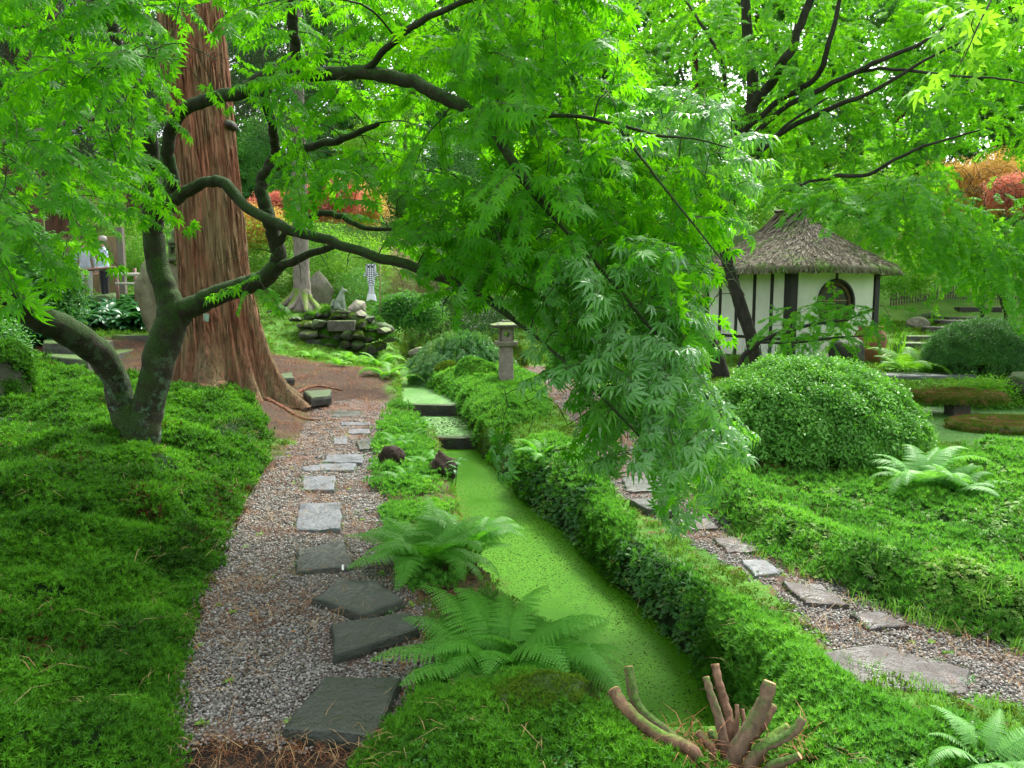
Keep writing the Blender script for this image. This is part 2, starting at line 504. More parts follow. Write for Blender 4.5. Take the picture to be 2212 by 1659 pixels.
STONE_SLAB = stone_mat('slate_slab', (.024, .031, .021), (.052, .065, .044), None, .0, 5, .5, True)
STONE_SLAB_PALE = stone_mat('slate_slab_pale', (.075, .085, .092), (.16, .175, .185), None, .0, 5, .5, True)
STONE_SLAB_BROWN = stone_mat('slab_brown', (.022, .017, .012), (.058, .045, .034), None, .0, 5, .5, True)
STONE_MOSSY = stone_mat('rock_mossy', (.045, .043, .032), (.13, .122, .092), (.028, .062, .007), .7, 5)
STONE_DARK = stone_mat('rock_dark', (.018, .017, .014), (.06, .055, .045), (.025, .05, .008), .45, 6)
STONE_TALL = stone_mat('rock_tall', (.10, .095, .045), (.27, .26, .15), (.10, .15, .035), .4, 3.5)
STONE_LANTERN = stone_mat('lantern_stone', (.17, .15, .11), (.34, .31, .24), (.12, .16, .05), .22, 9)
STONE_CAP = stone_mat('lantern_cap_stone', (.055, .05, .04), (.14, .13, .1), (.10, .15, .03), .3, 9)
STONE_STEP = stone_mat('step_stone', (.045, .045, .035), (.12, .12, .095), (.04, .08, .01), .6, 4)
# ================================================================ the ground
PATH_L = Gp([(362, 1612), (372, 1560), (385, 1400), (430, 1280), (480, 1160), (530, 1085), (600, 1010), (640, 960), (668, 905), (690, 875),
             (760, 868), (850, 872), (840, 920), (815, 960), (812, 1050), (835, 1130), (868, 1240), (915, 1330), (915, 1430), (890, 1500), (845, 1590), (700, 1604), (520, 1598)])
SOIL = Gp([(330, 1900), (362, 1608), (520, 1596), (700, 1602), (860, 1588), (900, 1900)])
PATH_R = Gp([(2600, 1480), (2212, 1400), (2050, 1352), (1900, 1295), (1760, 1240), (1650, 1190), (1560, 1120), (1480, 1060), (1440, 1000), (1410, 950), (1370, 900), (1320, 860), (1250, 820), (1190, 793),
             (1110, 790), (1120, 815), (1180, 850), (1230, 900), (1275, 960), (1310, 1030), (1370, 1090), (1470, 1150), (1560, 1205), (1650, 1255), (1740, 1320), (1800, 1400), (1900, 1440), (2040, 1490), (2212, 1530), (2600, 1660)])
STREAM = np.vstack([Gp([(1640, 1720), (1575, 1600), (1500, 1450), (1400, 1335), (1300, 1235), (1215, 1150), (1140, 1085), (1085, 1030), (1040, 990)], -.4),
                    Gp([(1035, 955), (1015, 925)], -.25), Gp([(1010, 890), (985, 862), (940, 845), (926, 825), (900, 812), (893, 790), (905, 770)], -.08),
                    Gp([(880, 770), (872, 790), (862, 822), (868, 850), (874, 890)], -.08), Gp([(892, 912), (912, 962)], -.25),
                    Gp([(950, 985), (975, 1060), (1000, 1150), (1030, 1290), (1100, 1380), (1220, 1480), (1330, 1600), (1380, 1720)], -.4)])
MOSS_L = np.vstack([Gp([(-900, 1900), (330, 1760), (372, 1560), (385, 1400), (430, 1280), (480, 1160), (520, 1080), (565, 1010), (572, 950), (520, 905), (440, 872), (370, 862), (200, 870), (60, 838), (-300, 838)]), np.array([[-9, 9], [-9, 1]])])
BANK_R = np.vstack([STREAM[0:9], Gp([(1060, 960), (1130, 935), (1200, 925), (1275, 955), (1310, 1030), (1370, 1090), (1470, 1150), (1560, 1205), (1650, 1255), (1740, 1320), (1800, 1400), (1900, 1440), (2040, 1490), (2212, 1530), (2600, 1660), (2600, 1900), (1700, 1900)], .22)])
BED_R = Gp([(2600, 1480), (2212, 1400), (2050, 1352), (1900, 1295), (1760, 1240), (1650, 1190), (1560, 1120), (1500, 1050), (1560, 1030), (1750, 1020), (2212, 1040), (2600, 1060)])
MOUND_F = Gp([(700, 1900), (770, 1660), (850, 1590), (900, 1530), (1000, 1500), (1150, 1490), (1290, 1540), (1400, 1600), (1560, 1640), (1750, 1640), (2000, 1900)])
LANTERN_MOUND = Gp([(950, 830), (985, 800), (1060, 800), (1150, 825), (1170, 900), (1080, 925), (1020, 905), (985, 850)])
POND = np.array([[5.5, 9.4], [6.0, 8.6], [8.5, 8.2], [12, 8.6], [14, 11], [12, 13.0], [8.8, 13.2], [7.2, 13.2], [6.2, 12.0]])
LITTER = np.array([P(a, b, Y)[:2] for a, b, Y in [(380, 880, 9.5), (530, 905, 9.5), (520, 1000, 6.9), (540, 1080, 5.9), (640, 1000, 7.2), (680, 905, 10), (760, 868, 12.5), (870, 870, 12.6), (850, 800, 16.2), (740, 785, 16), (640, 755, 16.6), (560, 745, 17), (380, 735, 17), (200, 725, 17.3), (40, 735, 16.5), (0, 790, 12), (60, 840, 9.3), (240, 880, 8.6)]])

CTRL = [(0, 1.0, .0), (-1, 2, 0), (1.2, 2.5, .0), (2.5, 3.5, 0), (3.6, 5, 0), (-.6, 4, 0), (-1.2, 6, 0), (-1.6, 8, 0), (-1.6, 10, 0.02), (.9, 7, 0), (1.5, 9, 0), (.5, 12, 0), (.8, 15, 0.05), (2, 12, 0.05), (6.2, 8.3, -.08), (7.2, 8.0, -.08), (5.3, 8.6, 0)]
for px, py, Y in [(-700, 1600, 2.3), (-900, 1100, 5), (0, 1300, 3.5), (150, 1100, 4.6), (400, 1000, 6.3), (0, 1000, 5.6), (300, 945, 7), (150, 850, 9.9), (-400, 870, 9), (-100, 880, 8.6), (-700, 900, 8),  (60, 770, 15), (200, 742, 16.5), (350, 720, 18), (0, 715, 19), (-400, 700, 19),
                  (-200, 640, 23), (100, 640, 23), (280, 655, 22), (-900, 620, 26), (500, 865, 11), (380, 845, 11.6), (620, 850, 12), (700, 840, 13), (750, 800, 14.8), (600, 740, 18.3), (640, 665, 22), (740, 668, 21.5),
                  (500, 690, 20), (850, 790, 18.5), (900, 765, 22), (960, 732, 25), (1093, 850, 14), (1150, 805, 17.6), (1250, 760, 22), (1400, 760, 21), (1700, 778, 18.5), (1560, 765, 21.5), (1880, 776, 19.5),
                  (1750, 1010, 7.2), (2100, 1010, 7.2), (1900, 900, 11), (1950, 790, 16.5), (2100, 745, 19.5), (2110, 808, 15.5), (2050, 700, 25), (2212, 655, 30), (1950, 690, 28), (2400, 700, 25), (2212, 1250, 4.6), (2600, 1200, 5), (1300, 930, 9.8), (1450, 900, 10.5), (1600, 850, 13)]:
    q = P(px, py, Y); CTRL.append((q[0], q[1], q[2]))
for x, y, z in [(-16, 30, 4.6), (-6, 30, 3.2), (0, 30, 2.0), (8, 32, 1.7), (16, 32, 2.6), (-25, 20, 3.0), (25, 22, 1.6), (-20, 8, 1.6), (20, 8, .2), (-30, 45, 9), (-10, 45, 6.5), (4, 45, 4.5), (18, 45, 5), (35, 45, 6), (-60, 80, 20), (0, 80, 13), (60, 80, 16),
                (0, 160, 26), (-150, 160, 34), (150, 160, 30), (-150, 0, 6), (150, 0, 4), (0, -40, 0), (-60, -40, 2), (60, -40, 1), (-40, 20, 5), (45, 20, 2), (8, 1, 0), (14, 4, .1), (-6, 0, .5)]:
    CTRL.append((x, y, z))
CTRL = np.array(CTRL)
CTRL[:, 2] -= np.where(sdpoly(MOSS_L, CTRL[:, 0], CTRL[:, 1]) < -.1, .15, 0) + np.where(sdpoly(BED_R, CTRL[:, 0], CTRL[:, 1]) < -.1, .26, 0)
def _phi(r): return np.sqrt(r * r + .6)
_K = _phi(np.linalg.norm(CTRL[:, None, :2] - CTRL[None, :, :2], axis=2)) + np.eye(len(CTRL)) * -.05
_A = np.zeros((len(CTRL) + 1,) * 2); _A[:-1, :-1] = _K; _A[-1, :-1] = 1; _A[:-1, -1] = 1
_W = np.linalg.solve(_A, np.append(CTRL[:, 2], 0))
def hbase(x, y):
    s = np.full(np.shape(x), _W[-1], float)
    for (cx, cy_, _), w in zip(CTRL, _W[:-1]):
        s = s + w * _phi(np.hypot(x - cx, y - cy_))
    return s

def ground_h(x, y, detail=True):
    x = np.asarray(x, float); y = np.asarray(y, float)
    h = hbase(x, y)
    near = np.minimum(sdpoly(PATH_L, x, y), sdpoly(PATH_R, x, y))
    flat = 1 - smooth(0, .7, near)
    h = h * (1 - flat) + flat * np.clip(h, -.02, .06) * .4
    lump = (fbm(x, y, 2.2, 3, 3) - .5) + (np.abs(vnoise(x, y, 3.1, 15) - .5) * .8 - .2)
    fine = (fbm(x, y, 9, 2, 9) - .5)
    wob = (vnoise(x, y, 3.5, 21) - .5) * .14 + (vnoise(x, y, 11, 22) - .5) * .06
    sL = sdpoly(MOSS_L, x, y); kL = 1 - smooth(-.16, .03, sL + wob)
    h = h + kL * (.13 + lump * .36 + fine * .05)
    st = P(1680, 1600, 2.42); h = h - .17 * np.exp(-(((x - st[0]) / .26) ** 2 + ((y - st[1]) / .17) ** 2))
    sB = sdpoly(BANK_R, x, y); kB = 1 - smooth(-.24, .02, sB + wob * .7)
    h = h + kB * (.16 + lump * .14 + fine * .04)
    sD = sdpoly(BED_R, x, y); kD = 1 - smooth(-.2, .02, sD + wob)
    h = h + kD * (.26 + lump * .14 + fine * .05)
    sF = sdpoly(MOUND_F, x, y); kF = 1 - smooth(-.4, .05, sF + wob)
    h = h + kF * (.2 + lump * .16 + fine * .03)
    sM = sdpoly(LANTERN_MOUND, x, y); kM = 1 - smooth(-.35, .05, sM + wob)
    h = h + kM * (.16 + lump * .2)
    h = h + (1 - flat) * (fbm(x, y, .8, 2, 5) - .5) * .08 * smooth(8, 14, y)
    sS = sdpoly(STREAM, x, y); kS = 1 - smooth(-.03, .09, sS + wob * .35)
    h = h * (1 - kS) + kS * -.75
    sP = sdpoly(POND, x, y); kP = 1 - smooth(-.1, .25, sP + wob)
    h = h * (1 - kP) + kP * -.8
    return h

def ground_n(x, y, e=.04):
    hx = (ground_h(x + e, y) - ground_h(x - e, y)) / (2 * e)
    hy = (ground_h(x, y + e) - ground_h(x, y - e)) / (2 * e)
    return nrm(np.stack([-hx, -hy, np.ones_like(hx)], 1))

def gz(x, y): return float(ground_h(np.array([x]), np.array([y]))[0])

def axis(lo, hi, step, far, growth=1.12):
    a = list(np.arange(lo, hi, step)); s = step; v = a[-1]
    while v < far[1]: s *= growth; v += s; a.append(v)
    s = step; v = lo; b = []
    while v > far[0]: s *= growth; v -= s; b.append(v)
    return np.array(b[::-1] + a)
gx = axis(-5.5, 8.5, .045, (-160, 160)); gy = axis(1.4, 17, .045, (-40, 170))
GX, GY = np.meshgrid(gx, gy)
GZ = ground_h(GX, GY)
fx, fy = GX.ravel(), GY.ravel()
sd_path = np.minimum(sdpoly(PATH_L, fx, fy), sdpoly(PATH_R, fx, fy))
wob = (vnoise(fx, fy, 5, 31) - .5) * .16 + (vnoise(fx, fy, 14, 32) - .5) * .08
mossk = np.maximum.reduce([1 - smooth(-.03, .03, sdpoly(p, fx, fy) + wob * .5) for p in (MOSS_L, BANK_R, BED_R, MOUND_F, LANTERN_MOUND)])
littk = 1 - smooth(-.25, .35, sdpoly(LITTER, fx, fy) + (fbm(fx, fy, 1.3, 3, 41) - .5) * 1.4)
patL = smooth(.52, .62, fbm(fx, fy, .9, 3, 44)) * smooth(2.6, 4.4, fy) * (1 - smooth(10, 11, fy)) * (fx < .2)
VERGE = Gp([(845, 880), (885, 890), (925, 960), (960, 1050), (1010, 1180), (1060, 1320), (1300, 1500), (1300, 1560), (900, 1520), (930, 1330), (868, 1240), (835, 1130), (812, 1050), (815, 960)])
littk = np.maximum(littk, (1 - smooth(-.05, .2, sdpoly(VERGE, fx, fy) + wob)) * (.55 + .45 * smooth(.4, .6, fbm(fx, fy, 4, 3, 48)))) * (1 - mossk * .75)
wetk = 1 - smooth(-.02, .12, np.minimum(np.minimum(sdpoly(STREAM, fx, fy), sdpoly(POND, fx, fy)), sdpoly(SOIL, fx, fy)))
zone = np.stack([mossk, littk, wetk], 1)

def ground_mat():
    m, nt, out = new_mat('ground_cover')
    at = nt.nodes.new('ShaderNodeAttribute'); at.attribute_name = 'tint'
    sep = nt.nodes.new('ShaderNodeSeparateColor'); nt.links.new(at.outputs['Color'], sep.inputs[0])
    co = coord(nt)
    n1 = noise(nt, 1.2, co, 5); n2 = noise(nt, 40, co, 4, .7); n3 = noise(nt, 8, co, 5, .7)
    grass = ramp(nt, [(.35, (.07, .2, .02)), (.55, (.12, .30, .03)), (.7, (.17, .27, .05))], n1)
    grass = mix(nt, math_(nt, 'MULTIPLY', n2, .6), grass, (.03, .09, .01))
    grass = mix(nt, ramp(nt, [(.56, (0,) * 3), (.64, (1,) * 3)], n3), grass, (.13, .09, .04))
    moss = ramp(nt, [(.4, (.008, .025, .004)), (.65, (.02, .07, .008))], n2)
    lit = ramp(nt, [(.38, (.022, .012, .008)), (.52, (.065, .04, .026)), (.66, (.15, .10, .065))], noise(nt, 55, co, 5, .85))
    lit = mix(nt, ramp(nt, [(.45, (0,) * 3), (.7, (.7,) * 3)], n3), lit, (.05, .035, .018)); lit = mix(nt, ramp(nt, [(.52, (0,) * 3), (.66, (.55,) * 3)], n1), lit, (.07, .09, .02))
    mud = ramp(nt, [(.4, (.010, .007, .005)), (.6, (.035, .026, .018))], n3)
    c = mix(nt, sep.outputs[1], grass, lit)
    c = mix(nt, sep.outputs[0], c, moss)
    c = mix(nt, sep.outputs[2], c, mud)
    bsdf(nt, out, c, .9, math_(nt, 'ADD', n2, n3), .8, .03, .2)
    return m

def gravel_mat():
    m, nt, out = new_mat('gravel_bed')
    co = coord(nt)
    v = nt.nodes.new('ShaderNodeTexVoronoi'); v.inputs['Scale'].default_value = 75
    nt.links.new(co, v.inputs['Vector'])
    sep = nt.nodes.new('ShaderNodeSeparateColor'); nt.links.new(v.outputs['Color'], sep.inputs[0])
    c = ramp(nt, [(.0, (.10, .085, .07)), (.5, (.28, .26, .22)), (1., (.5, .48, .43))], sep.outputs[0])
    c = mix(nt, ramp(nt, [(.3, (0,) * 3), (.6, (1,) * 3)], v.outputs['Distance']), c, (.03, .025, .02))
    n = noise(nt, 1.6, co, 5, .7); sy = nt.nodes.new('ShaderNodeSeparateXYZ'); nt.links.new(co, sy.inputs[0])
    n = math_(nt, 'ADD', n, math_(nt, 'MULTIPLY', math_(nt, 'SUBTRACT', sy.outputs[1], 5.5, True), .04))
    c = mix(nt, ramp(nt, [(.5, (0,) * 3), (.64, (.75,) * 3)], n), c, (.10, .055, .035))
    bsdf(nt, out, c, .8, math_(nt, 'SUBTRACT', 1, v.outputs['Distance']), 1., .01, .3)
    return m
GROUND = ground_mat(); GRAVEL = gravel_mat()

ny, nx = GX.shape
idx = np.arange(nx * ny).reshape(ny, nx)
quads = np.stack([idx[:-1, :-1], idx[:-1, 1:], idx[1:, 1:], idx[1:, :-1]], -1).reshape(-1, 4)
qc = sd_path[quads].mean(1)
VG = np.stack([fx, fy, GZ.ravel()], 1)
def sub_mesh(name, Q, mat):
    u, inv = np.unique(Q, return_inverse=True)
    me = make_mesh(name, VG[u], inv.reshape(-1, 4).astype(np.int32), mat, True, zone[u])
    return obj(name, me)
cL = sdpoly(PATH_L, fx, fy)[quads].mean(1); cR = sdpoly(PATH_R, fx, fy)[quads].mean(1)
inL = cL < 0; inR = (cR < 0) & ~inL
tag(sub_mesh('ground', quads[~(inL | inR)], GROUND), kind='structure')
tag(sub_mesh('gravel_path', quads[inL], GRAVEL), 'gravel path with stepping stones left of the green stream', kind='structure')
tag(sub_mesh('gravel_path', quads[inR], GRAVEL), 'gravel path with flat slabs between the two moss banks on the right', kind='structure')

# ---------------------------------------------------------------- water with duckweed
def water_mat(name, c1, c2, cover=.8, scale=90, spec=.5):
    m, nt, out = new_mat(name)
    co = coord(nt)
    n = noise(nt, 1.1, co, 4, .6, .4); v = noise(nt, scale, co, 3, .6)
    vo = nt.nodes.new('ShaderNodeTexVoronoi'); vo.inputs['Scale'].default_value = scale * 1.3; nt.links.new(co, vo.inputs['Vector'])
    sv = nt.nodes.new('ShaderNodeSeparateColor'); nt.links.new(vo.outputs['Color'], sv.inputs[0])
    gaps = ramp(nt, [(cover - .03, (0,) * 3), (cover + .02, (1,) * 3)], math_(nt, 'ADD', math_(nt, 'MULTIPLY', v, .75), math_(nt, 'MULTIPLY', n, .3)))
    green = ramp(nt, [(.35, c1), (.7, c2)], n)
    green = mix(nt, math_(nt, 'MULTIPLY', sv.outputs[0], .55), green, tuple(.35 * q for q in c1))
    gaps = math_(nt, 'MAXIMUM', gaps, math_(nt, 'MULTIPLY', math_(nt, 'GREATER_THAN', math_(nt, 'ADD', sv.outputs[1], math_(nt, 'MULTIPLY', n, .7)), 1.27), .9))
    c = mix(nt, gaps, green, (.012, .018, .008))
    rr = mix(nt, gaps, ramp(nt, [(.35, (.34,) * 3), (.6, (.5,) * 3)], n), (.05,) * 3)
    bsdf(nt, out, c, rr, v, .25, .004, spec)
    return m
WATER = water_mat('duckweed_water', (.045, .17, .003), (.085, .265, .004), .66, 90, .08)
WATER_UP = water_mat('duckweed_water_pale', (.10, .28, .05), (.17, .38, .09), .68, 60)
WATER_MID = water_mat('duckweed_water_patchy', (.10, .28, .05), (.17, .38, .08), .59, 25)
def water(poly, z, mat, label):
    s = MB(); s.add([(x, y, z) for x, y in poly], [tuple(range(len(poly)))])
    o = s.build('water', mat, None, False); tag(o, label, kind='structure')
w1 = G(945, 968, -.4)[1]; w2 = G(945, 897, -.25)[1]
water([(-1.6, 1.6), (2.2, 1.6), (1.9, 3.6), (1.0, 7), (.4, w1 + .25), (-1.9, w1 + .3), (-1.4, 7), (-.6, 4)], -.4, WATER, 'green duckweed water of the lower stream')
water([(-1.9, w1 + .1), (.2, w1 + .02), (.2, w2 + .3), (-2.4, w2 + .3)], -.25, WATER_MID, 'patchy duckweed water between the two stone sills')
water([(-2.6, w2 + .1), (.2, w2 + .02), (-1, 24), (-5, 24)], -.08, WATER_UP, 'pale duckweed water above the upper stone sill')
water([(4.8, 7.8), (14.5, 7.8), (14.5, 16.5), (4.8, 16.5)], -.14, WATER_UP, 'green pond water behind the round clipped bush')

def slab_geo(poly, z0, z1, seed=0, bev=.012, sub=3, dz=None):
    """irregular stone slab from an outline; edges chipped, top a little uneven"""
    r_ = np.random.default_rng(seed)
    poly = np.asarray(poly, float); pts = []
    n = len(poly)
    for i in range(n):
        a, b = poly[i], poly[(i + 1) % n]
        for k in range(sub):
            t = k / sub; q = a + (b - a) * t
            L = np.linalg.norm(b - a)
            if k: q = q + r_.normal(0, .012 * min(1, L * 2), 2)
            pts.append(q)
    pts = np.array(pts); c = pts.mean(0); m = len(pts)
    V = []; zj = r_.normal(0, .003, m)
    def ring(f, z, j=1): return [(*(c + (p - c) * (1 - f / (np.linalg.norm(p - c) + 1e-6))), z + zj[i] * j) for i, p in enumerate(pts)]
    V += ring(.0, z0, 0); V += ring(-.004, z0 + (z1 - z0) * .6); V += ring(bev * .4, z1 - bev * .5); V += ring(bev * 1.4, z1)
    inner = [(*(c + (p - c) * .5), z1 + r_.normal(0, .0016)) for p in pts]; V += inner; V.append((*c, z1))
    F = []
    for k in range(4):
        for i in range(m):
            j = (i + 1) % m
            F.append((k * m + i, k * m + j, (k + 1) * m + j, (k + 1) * m + i))
    for i in range(m): F.append((4 * m + i, 4 * m + (i + 1) % m, 5 * m))
    V = np.array(V)
    if dz is not None:
        V[:, 2] += (V[:, 0] - c[0]) * dz[0] + (V[:, 1] - c[1]) * dz[1]
    return V, F

# stone sills that hold the water back
for (y0, zt, xa, xb, lab) in [(w1, -.235, -1.55, .0, 'low dark wet stone sill between the patchy pool and the lower stream'), (w2, -.065, -2.1, -.15, 'upper dark stone sill across the stream left of the stone lantern')]:
    s = MB(); r_ = np.random.default_rng(3)
    V, F = slab_geo([(xa - .3, y0 - .07), (xb + .4, y0 - .10), (xb + .4, y0 + .15), (xa - .3, y0 + .15)], -.8, zt, 5, .02, 8)
    s.add(V, F); o = s.build('stone_sill', STONE_DARK, None, False); tag(o, lab, 'sill', 'stone sills across the stream')

# ---------------------------------------------------------------- stepping stones, left path
def flatpoly(pix, z): return [tuple(G(a, b, z)[:2]) for a, b in pix]
LEFT_STONES = [
    ([(700, 1455), (868, 1462), (812, 1590), (610, 1572)], .055, STONE_SLAB, 'largest wet dark slate stepping stone nearest the bottom edge, a puddle on top'),
    ([(714, 1345), (885, 1318), (905, 1358), (722, 1412)], .055, STONE_SLAB, 'tilted rectangular slate stone lying against the five sided stone'),
    ([(672, 1290), (735, 1250), (818, 1253), (872, 1295), (780, 1328)], .055, STONE_SLAB, 'five sided slate stepping stone with a pointed left end'),
    ([(640, 1188), (745, 1162), (764, 1222), (640, 1236)], .05, STONE_SLAB, 'slate stepping stone with a white bird dropping on its edge'),
    ([(648, 1086), (736, 1083), (736, 1142), (638, 1142)], .05, STONE_SLAB_PALE, 'square blue grey stepping stone below the smaller square one'),
    ([(655, 1027), (724, 1027), (722, 1058), (652, 1058)], .045, STONE_SLAB_PALE, 'small rectangular blue grey stepping stone in the middle of the left path'),
    ([(652, 1007), (700, 1001), (770, 1000), (765, 1014), (655, 1016)], .04, STONE_SLAB_PALE, 'long pale narrow slab just below the broad pale one'),
    ([(708, 981), (786, 980), (782, 999), (697, 998)], .04, STONE_SLAB_PALE, 'broad pale slab touching the long narrow one'),
    ([(770, 951), (806, 944), (812, 966), (776, 970)], .04, STONE_SLAB, 'greenish flat stone at the right edge of the left path'),
    ([(720, 942), (748, 940), (752, 957), (722, 959)], .04, STONE_SLAB_PALE, 'small ragged pale stone left of the greenish one'),
    ([(752, 926), (798, 925), (798, 935), (750, 936)], .04, STONE_SLAB_PALE, 'short flat pale stone below the thin upper one'),
    ([(734, 911), (800, 911), (800, 918), (736, 918)], .04, STONE_SLAB_PALE, 'thin pale stone second from the top of the left path'),
    ([(716, 888), (778, 887), (784, 898), (714, 899)], .04, STONE_SLAB, 'mossy topmost stepping stone of the left path'),
]
for i, (pix, zt, mt, lab) in enumerate(LEFT_STONES):
    pl = flatpoly(pix, zt); s = MB(); V, F = slab_geo(pl, -.04, zt, i + 1, .012, 4); s.add(V, F)
    o = s.build('stepping_stone', mt, None, False); tag(o, lab, 'stepping stone', 'stepping stones on the left path')
s = MB(); V, F = slab_geo(flatpoly([(738, 1221), (743, 1219), (742, 1232), (739, 1232)], .05), .051, .0545, 7, .001, 3); s.add(V, F)
BIRDLIME = plain('bird_dropping_white', (.8, .8, .78), .6)
tag(s.build('bird_dropping', BIRDLIME, None, False), 'white bird dropping on the edge of a slate stepping stone', 'dropping')
RIGHT_STONES = [
    ([(1640, 1420), (1890, 1390), (2100, 1450), (2090, 1500), (1900, 1480)], .016, STONE_SLAB_BROWN, 'largest broad wet slab at the near end of the right path'),
    ([(1835, 1325), (1900, 1318), (1965, 1350), (1880, 1356)], .016, STONE_SLAB_BROWN, 'flat slab just beyond the largest one on the right path'),
    ([(1690, 1255), (1775, 1262), (1835, 1305), (1740, 1302)], .02, STONE_SLAB_BROWN, 'brown pointed slab in the middle of the right path'),
    ([(1600, 1208), (1655, 1208), (1690, 1235), (1630, 1242)], .016, STONE_SLAB_PALE, 'small grey slab beyond the brown pointed one'),
    ([(1540, 1160), (1620, 1160), (1645, 1190), (1570, 1192)], .016, STONE_SLAB_BROWN, 'broad grey brown slab on the right path bend'),
    ([(1458, 1118), (1530, 1118), (1555, 1140), (1475, 1142)], .018, STONE_SLAB_BROWN, 'brown rectangular slab beside the small loose stone'),
    ([(1360, 1078), (1420, 1074), (1465, 1105), (1395, 1098)], .05, STONE_SLAB, 'raised slanting slab under the hanging leaf tips'),
    ([(1345, 1028), (1430, 1026), (1430, 1058), (1352, 1060)], .02, STONE_SLAB, 'large square grey green slab on the upper right path'),
    ([(1362, 992), (1415, 992), (1418, 1010), (1360, 1012)], .018, STONE_SLAB, 'smaller rectangular slab above the square one'),
    ([(1360, 965), (1400, 965), (1402, 978), (1358, 978)], .018, STONE_SLAB, 'thin slab seen through the leaves on the upper right path'),
    ([(1300, 905), (1345, 905), (1345, 916), (1296, 917)], .018, STONE_SLAB_PALE, 'far slab of the right path glimpsed behind the hanging maple'),
]
for i, (pix, zt, mt, lab) in enumerate(RIGHT_STONES):
    pl = flatpoly(pix, zt); s = MB(); V, F = slab_geo(pl, -.05, zt, i + 31, .01, 4); s.add(V, F)
    o = s.build('stepping_stone', mt, None, False); tag(o, lab, 'stepping stone', 'slabs on the right path')
# other flat stones
OTHER = [
    ([(655, 842), (716, 838), (716, 850), (672, 856)], 13, STONE_SLAB, 'flat dark ledge stone in the needle litter right of the redwood roots', 'ledge stone', None),
    ([(596, 806), (632, 802), (636, 812), (600, 815)], 14.5, STONE_SLAB, 'small green ledge stone beside the redwood root flare', 'ledge stone', None),
]
for i, (pix, Y, mt, lab, cat, grp) in enumerate(OTHER):
    q = [P(a, b, Y) for a, b in pix]; mt = STONE_DARK; c = np.mean(q, 0); z = gz(c[0], c[1])
    pl = [tuple(G(a, b, z + .06)[:2]) for a, b in pix]; s = MB(); V, F = slab_geo(pl, z - .1, z + .045, i + 61, .03, 4); s.add(V, F)
    tag(s.build('ledge_stone', mt, None, False), lab, cat, grp)
q = G(1573, 1122, .05)
# ================================================================ leaves, sprays, tufts that the scatters repeat
def rotm(rx=0, ry=0, rz=0):
    return np.array(Euler((rx, ry, rz)).to_matrix())

def maple_leaf(size=.09, lobes=7, droop=.35, seed=0, simple=False):
    r_ = np.random.default_rng(seed)
    if lobes == 7: A = [-112, -76, -38, 0, 38, 76, 112]; Ln = [.4, .74, .93, 1, .93, .74, .4]
    else: A = [-100, -50, 0, 50, 100]; Ln = [.55, .85, 1, .85, .55]
    V = [(0, 0, 0)]; F = []
    def pt(r, a, z=0): return (r * math.cos(a), r * math.sin(a), z - droop * r * r)
    A = [R(a + r_.uniform(-4, 4)) for a in A]
    for i, (a, l) in enumerate(zip(A, Ln)):
        l *= r_.uniform(.92, 1.05)
        st = R(38 if lobes == 7 else 50) / 2
        b = len(V)
        if simple:
            V += [pt(.30, a - st), pt(.30, a + st), pt(l, a)]
            F.append((0, b, b + 2, b + 1)); continue
        w = .105 if lobes == 7 else .15
        mr = .55 * l
        da = math.atan2(w, mr)
        V += [pt(.26, a - st), pt(math.hypot(mr, w), a - da, .03), pt(l, a), pt(math.hypot(mr, w), a + da, .03), pt(.26, a + st), pt(mr, a)]
        F += [(0, b, b + 1, b + 5), (b + 5, b + 1, b + 2), (b + 5, b + 2, b + 3), (0, b + 5, b + 3, b + 4)]
    return np.array(V) * size, F

def spray(name, mat, L=.34, pairs=4, leaf=.09, seed=0, lobes=7, simple=False, droop=.35, stem=True, spread=1.0):
    """a drooping twig with opposite leaves, growing along +X"""
    r_ = np.random.default_rng(seed); s = MB()
    def c(t): return np.array([L * t, .03 * L * math.sin(5 * t + seed), -.25 * L * t * t])
    if stem: s.tube([c(0), c(.35), c(.7), c(1)], [.0022, .0018, .0014, .001], 3, False, mi=1)
    for i in range(pairs):
        t = .25 + .75 * (i + .3) / pairs
        for sd in (-1, 1):
            V, F = maple_leaf(leaf * r_.uniform(.7, 1.15), lobes, droop * r_.uniform(.5, 1.6), seed * 50 + i * 2 + sd + 3, simple)
            yaw = sd * R(r_.uniform(30, 75)) * spread
            M = rotm(0, 0, yaw) @ rotm(r_.uniform(-.5, .5), R(r_.uniform(5, 55)), 0)
            pet = leaf * r_.uniform(.3, .7)
            q = c(t) + np.array([math.cos(yaw) * pet, math.sin(yaw) * pet, -pet * .3])
            s.add(V @ M.T + q, F)
            if stem and not simple: s.tube([c(t), q], [.0009, .0008], 3, False, mi=1)
    V, F = maple_leaf(leaf, lobes, droop, seed + 99, simple)
    s.add(V @ rotm(0, R(35), 0).T + c(1), F)
    return source(name, s.mesh(name, [mat, TWIG], False))

TWIG = plain('young_twig', (.05, .055, .025), .7)
SPRAYS = [spray('maple_spray', MAPLE, .34, 6, .070, i) for i in range(4)]
SPRAYS_PALE = [spray('maple_spray_pale', MAPLE_PALE, .32, 5, .078, 10 + i, droop=.7) for i in range(3)]
SPRAYS_FAR = [spray('maple_spray_far', MAPLE_FAR, .6, 11, .085, 20 + i, 5, True, .2, False, 1.0) for i in range(4)]

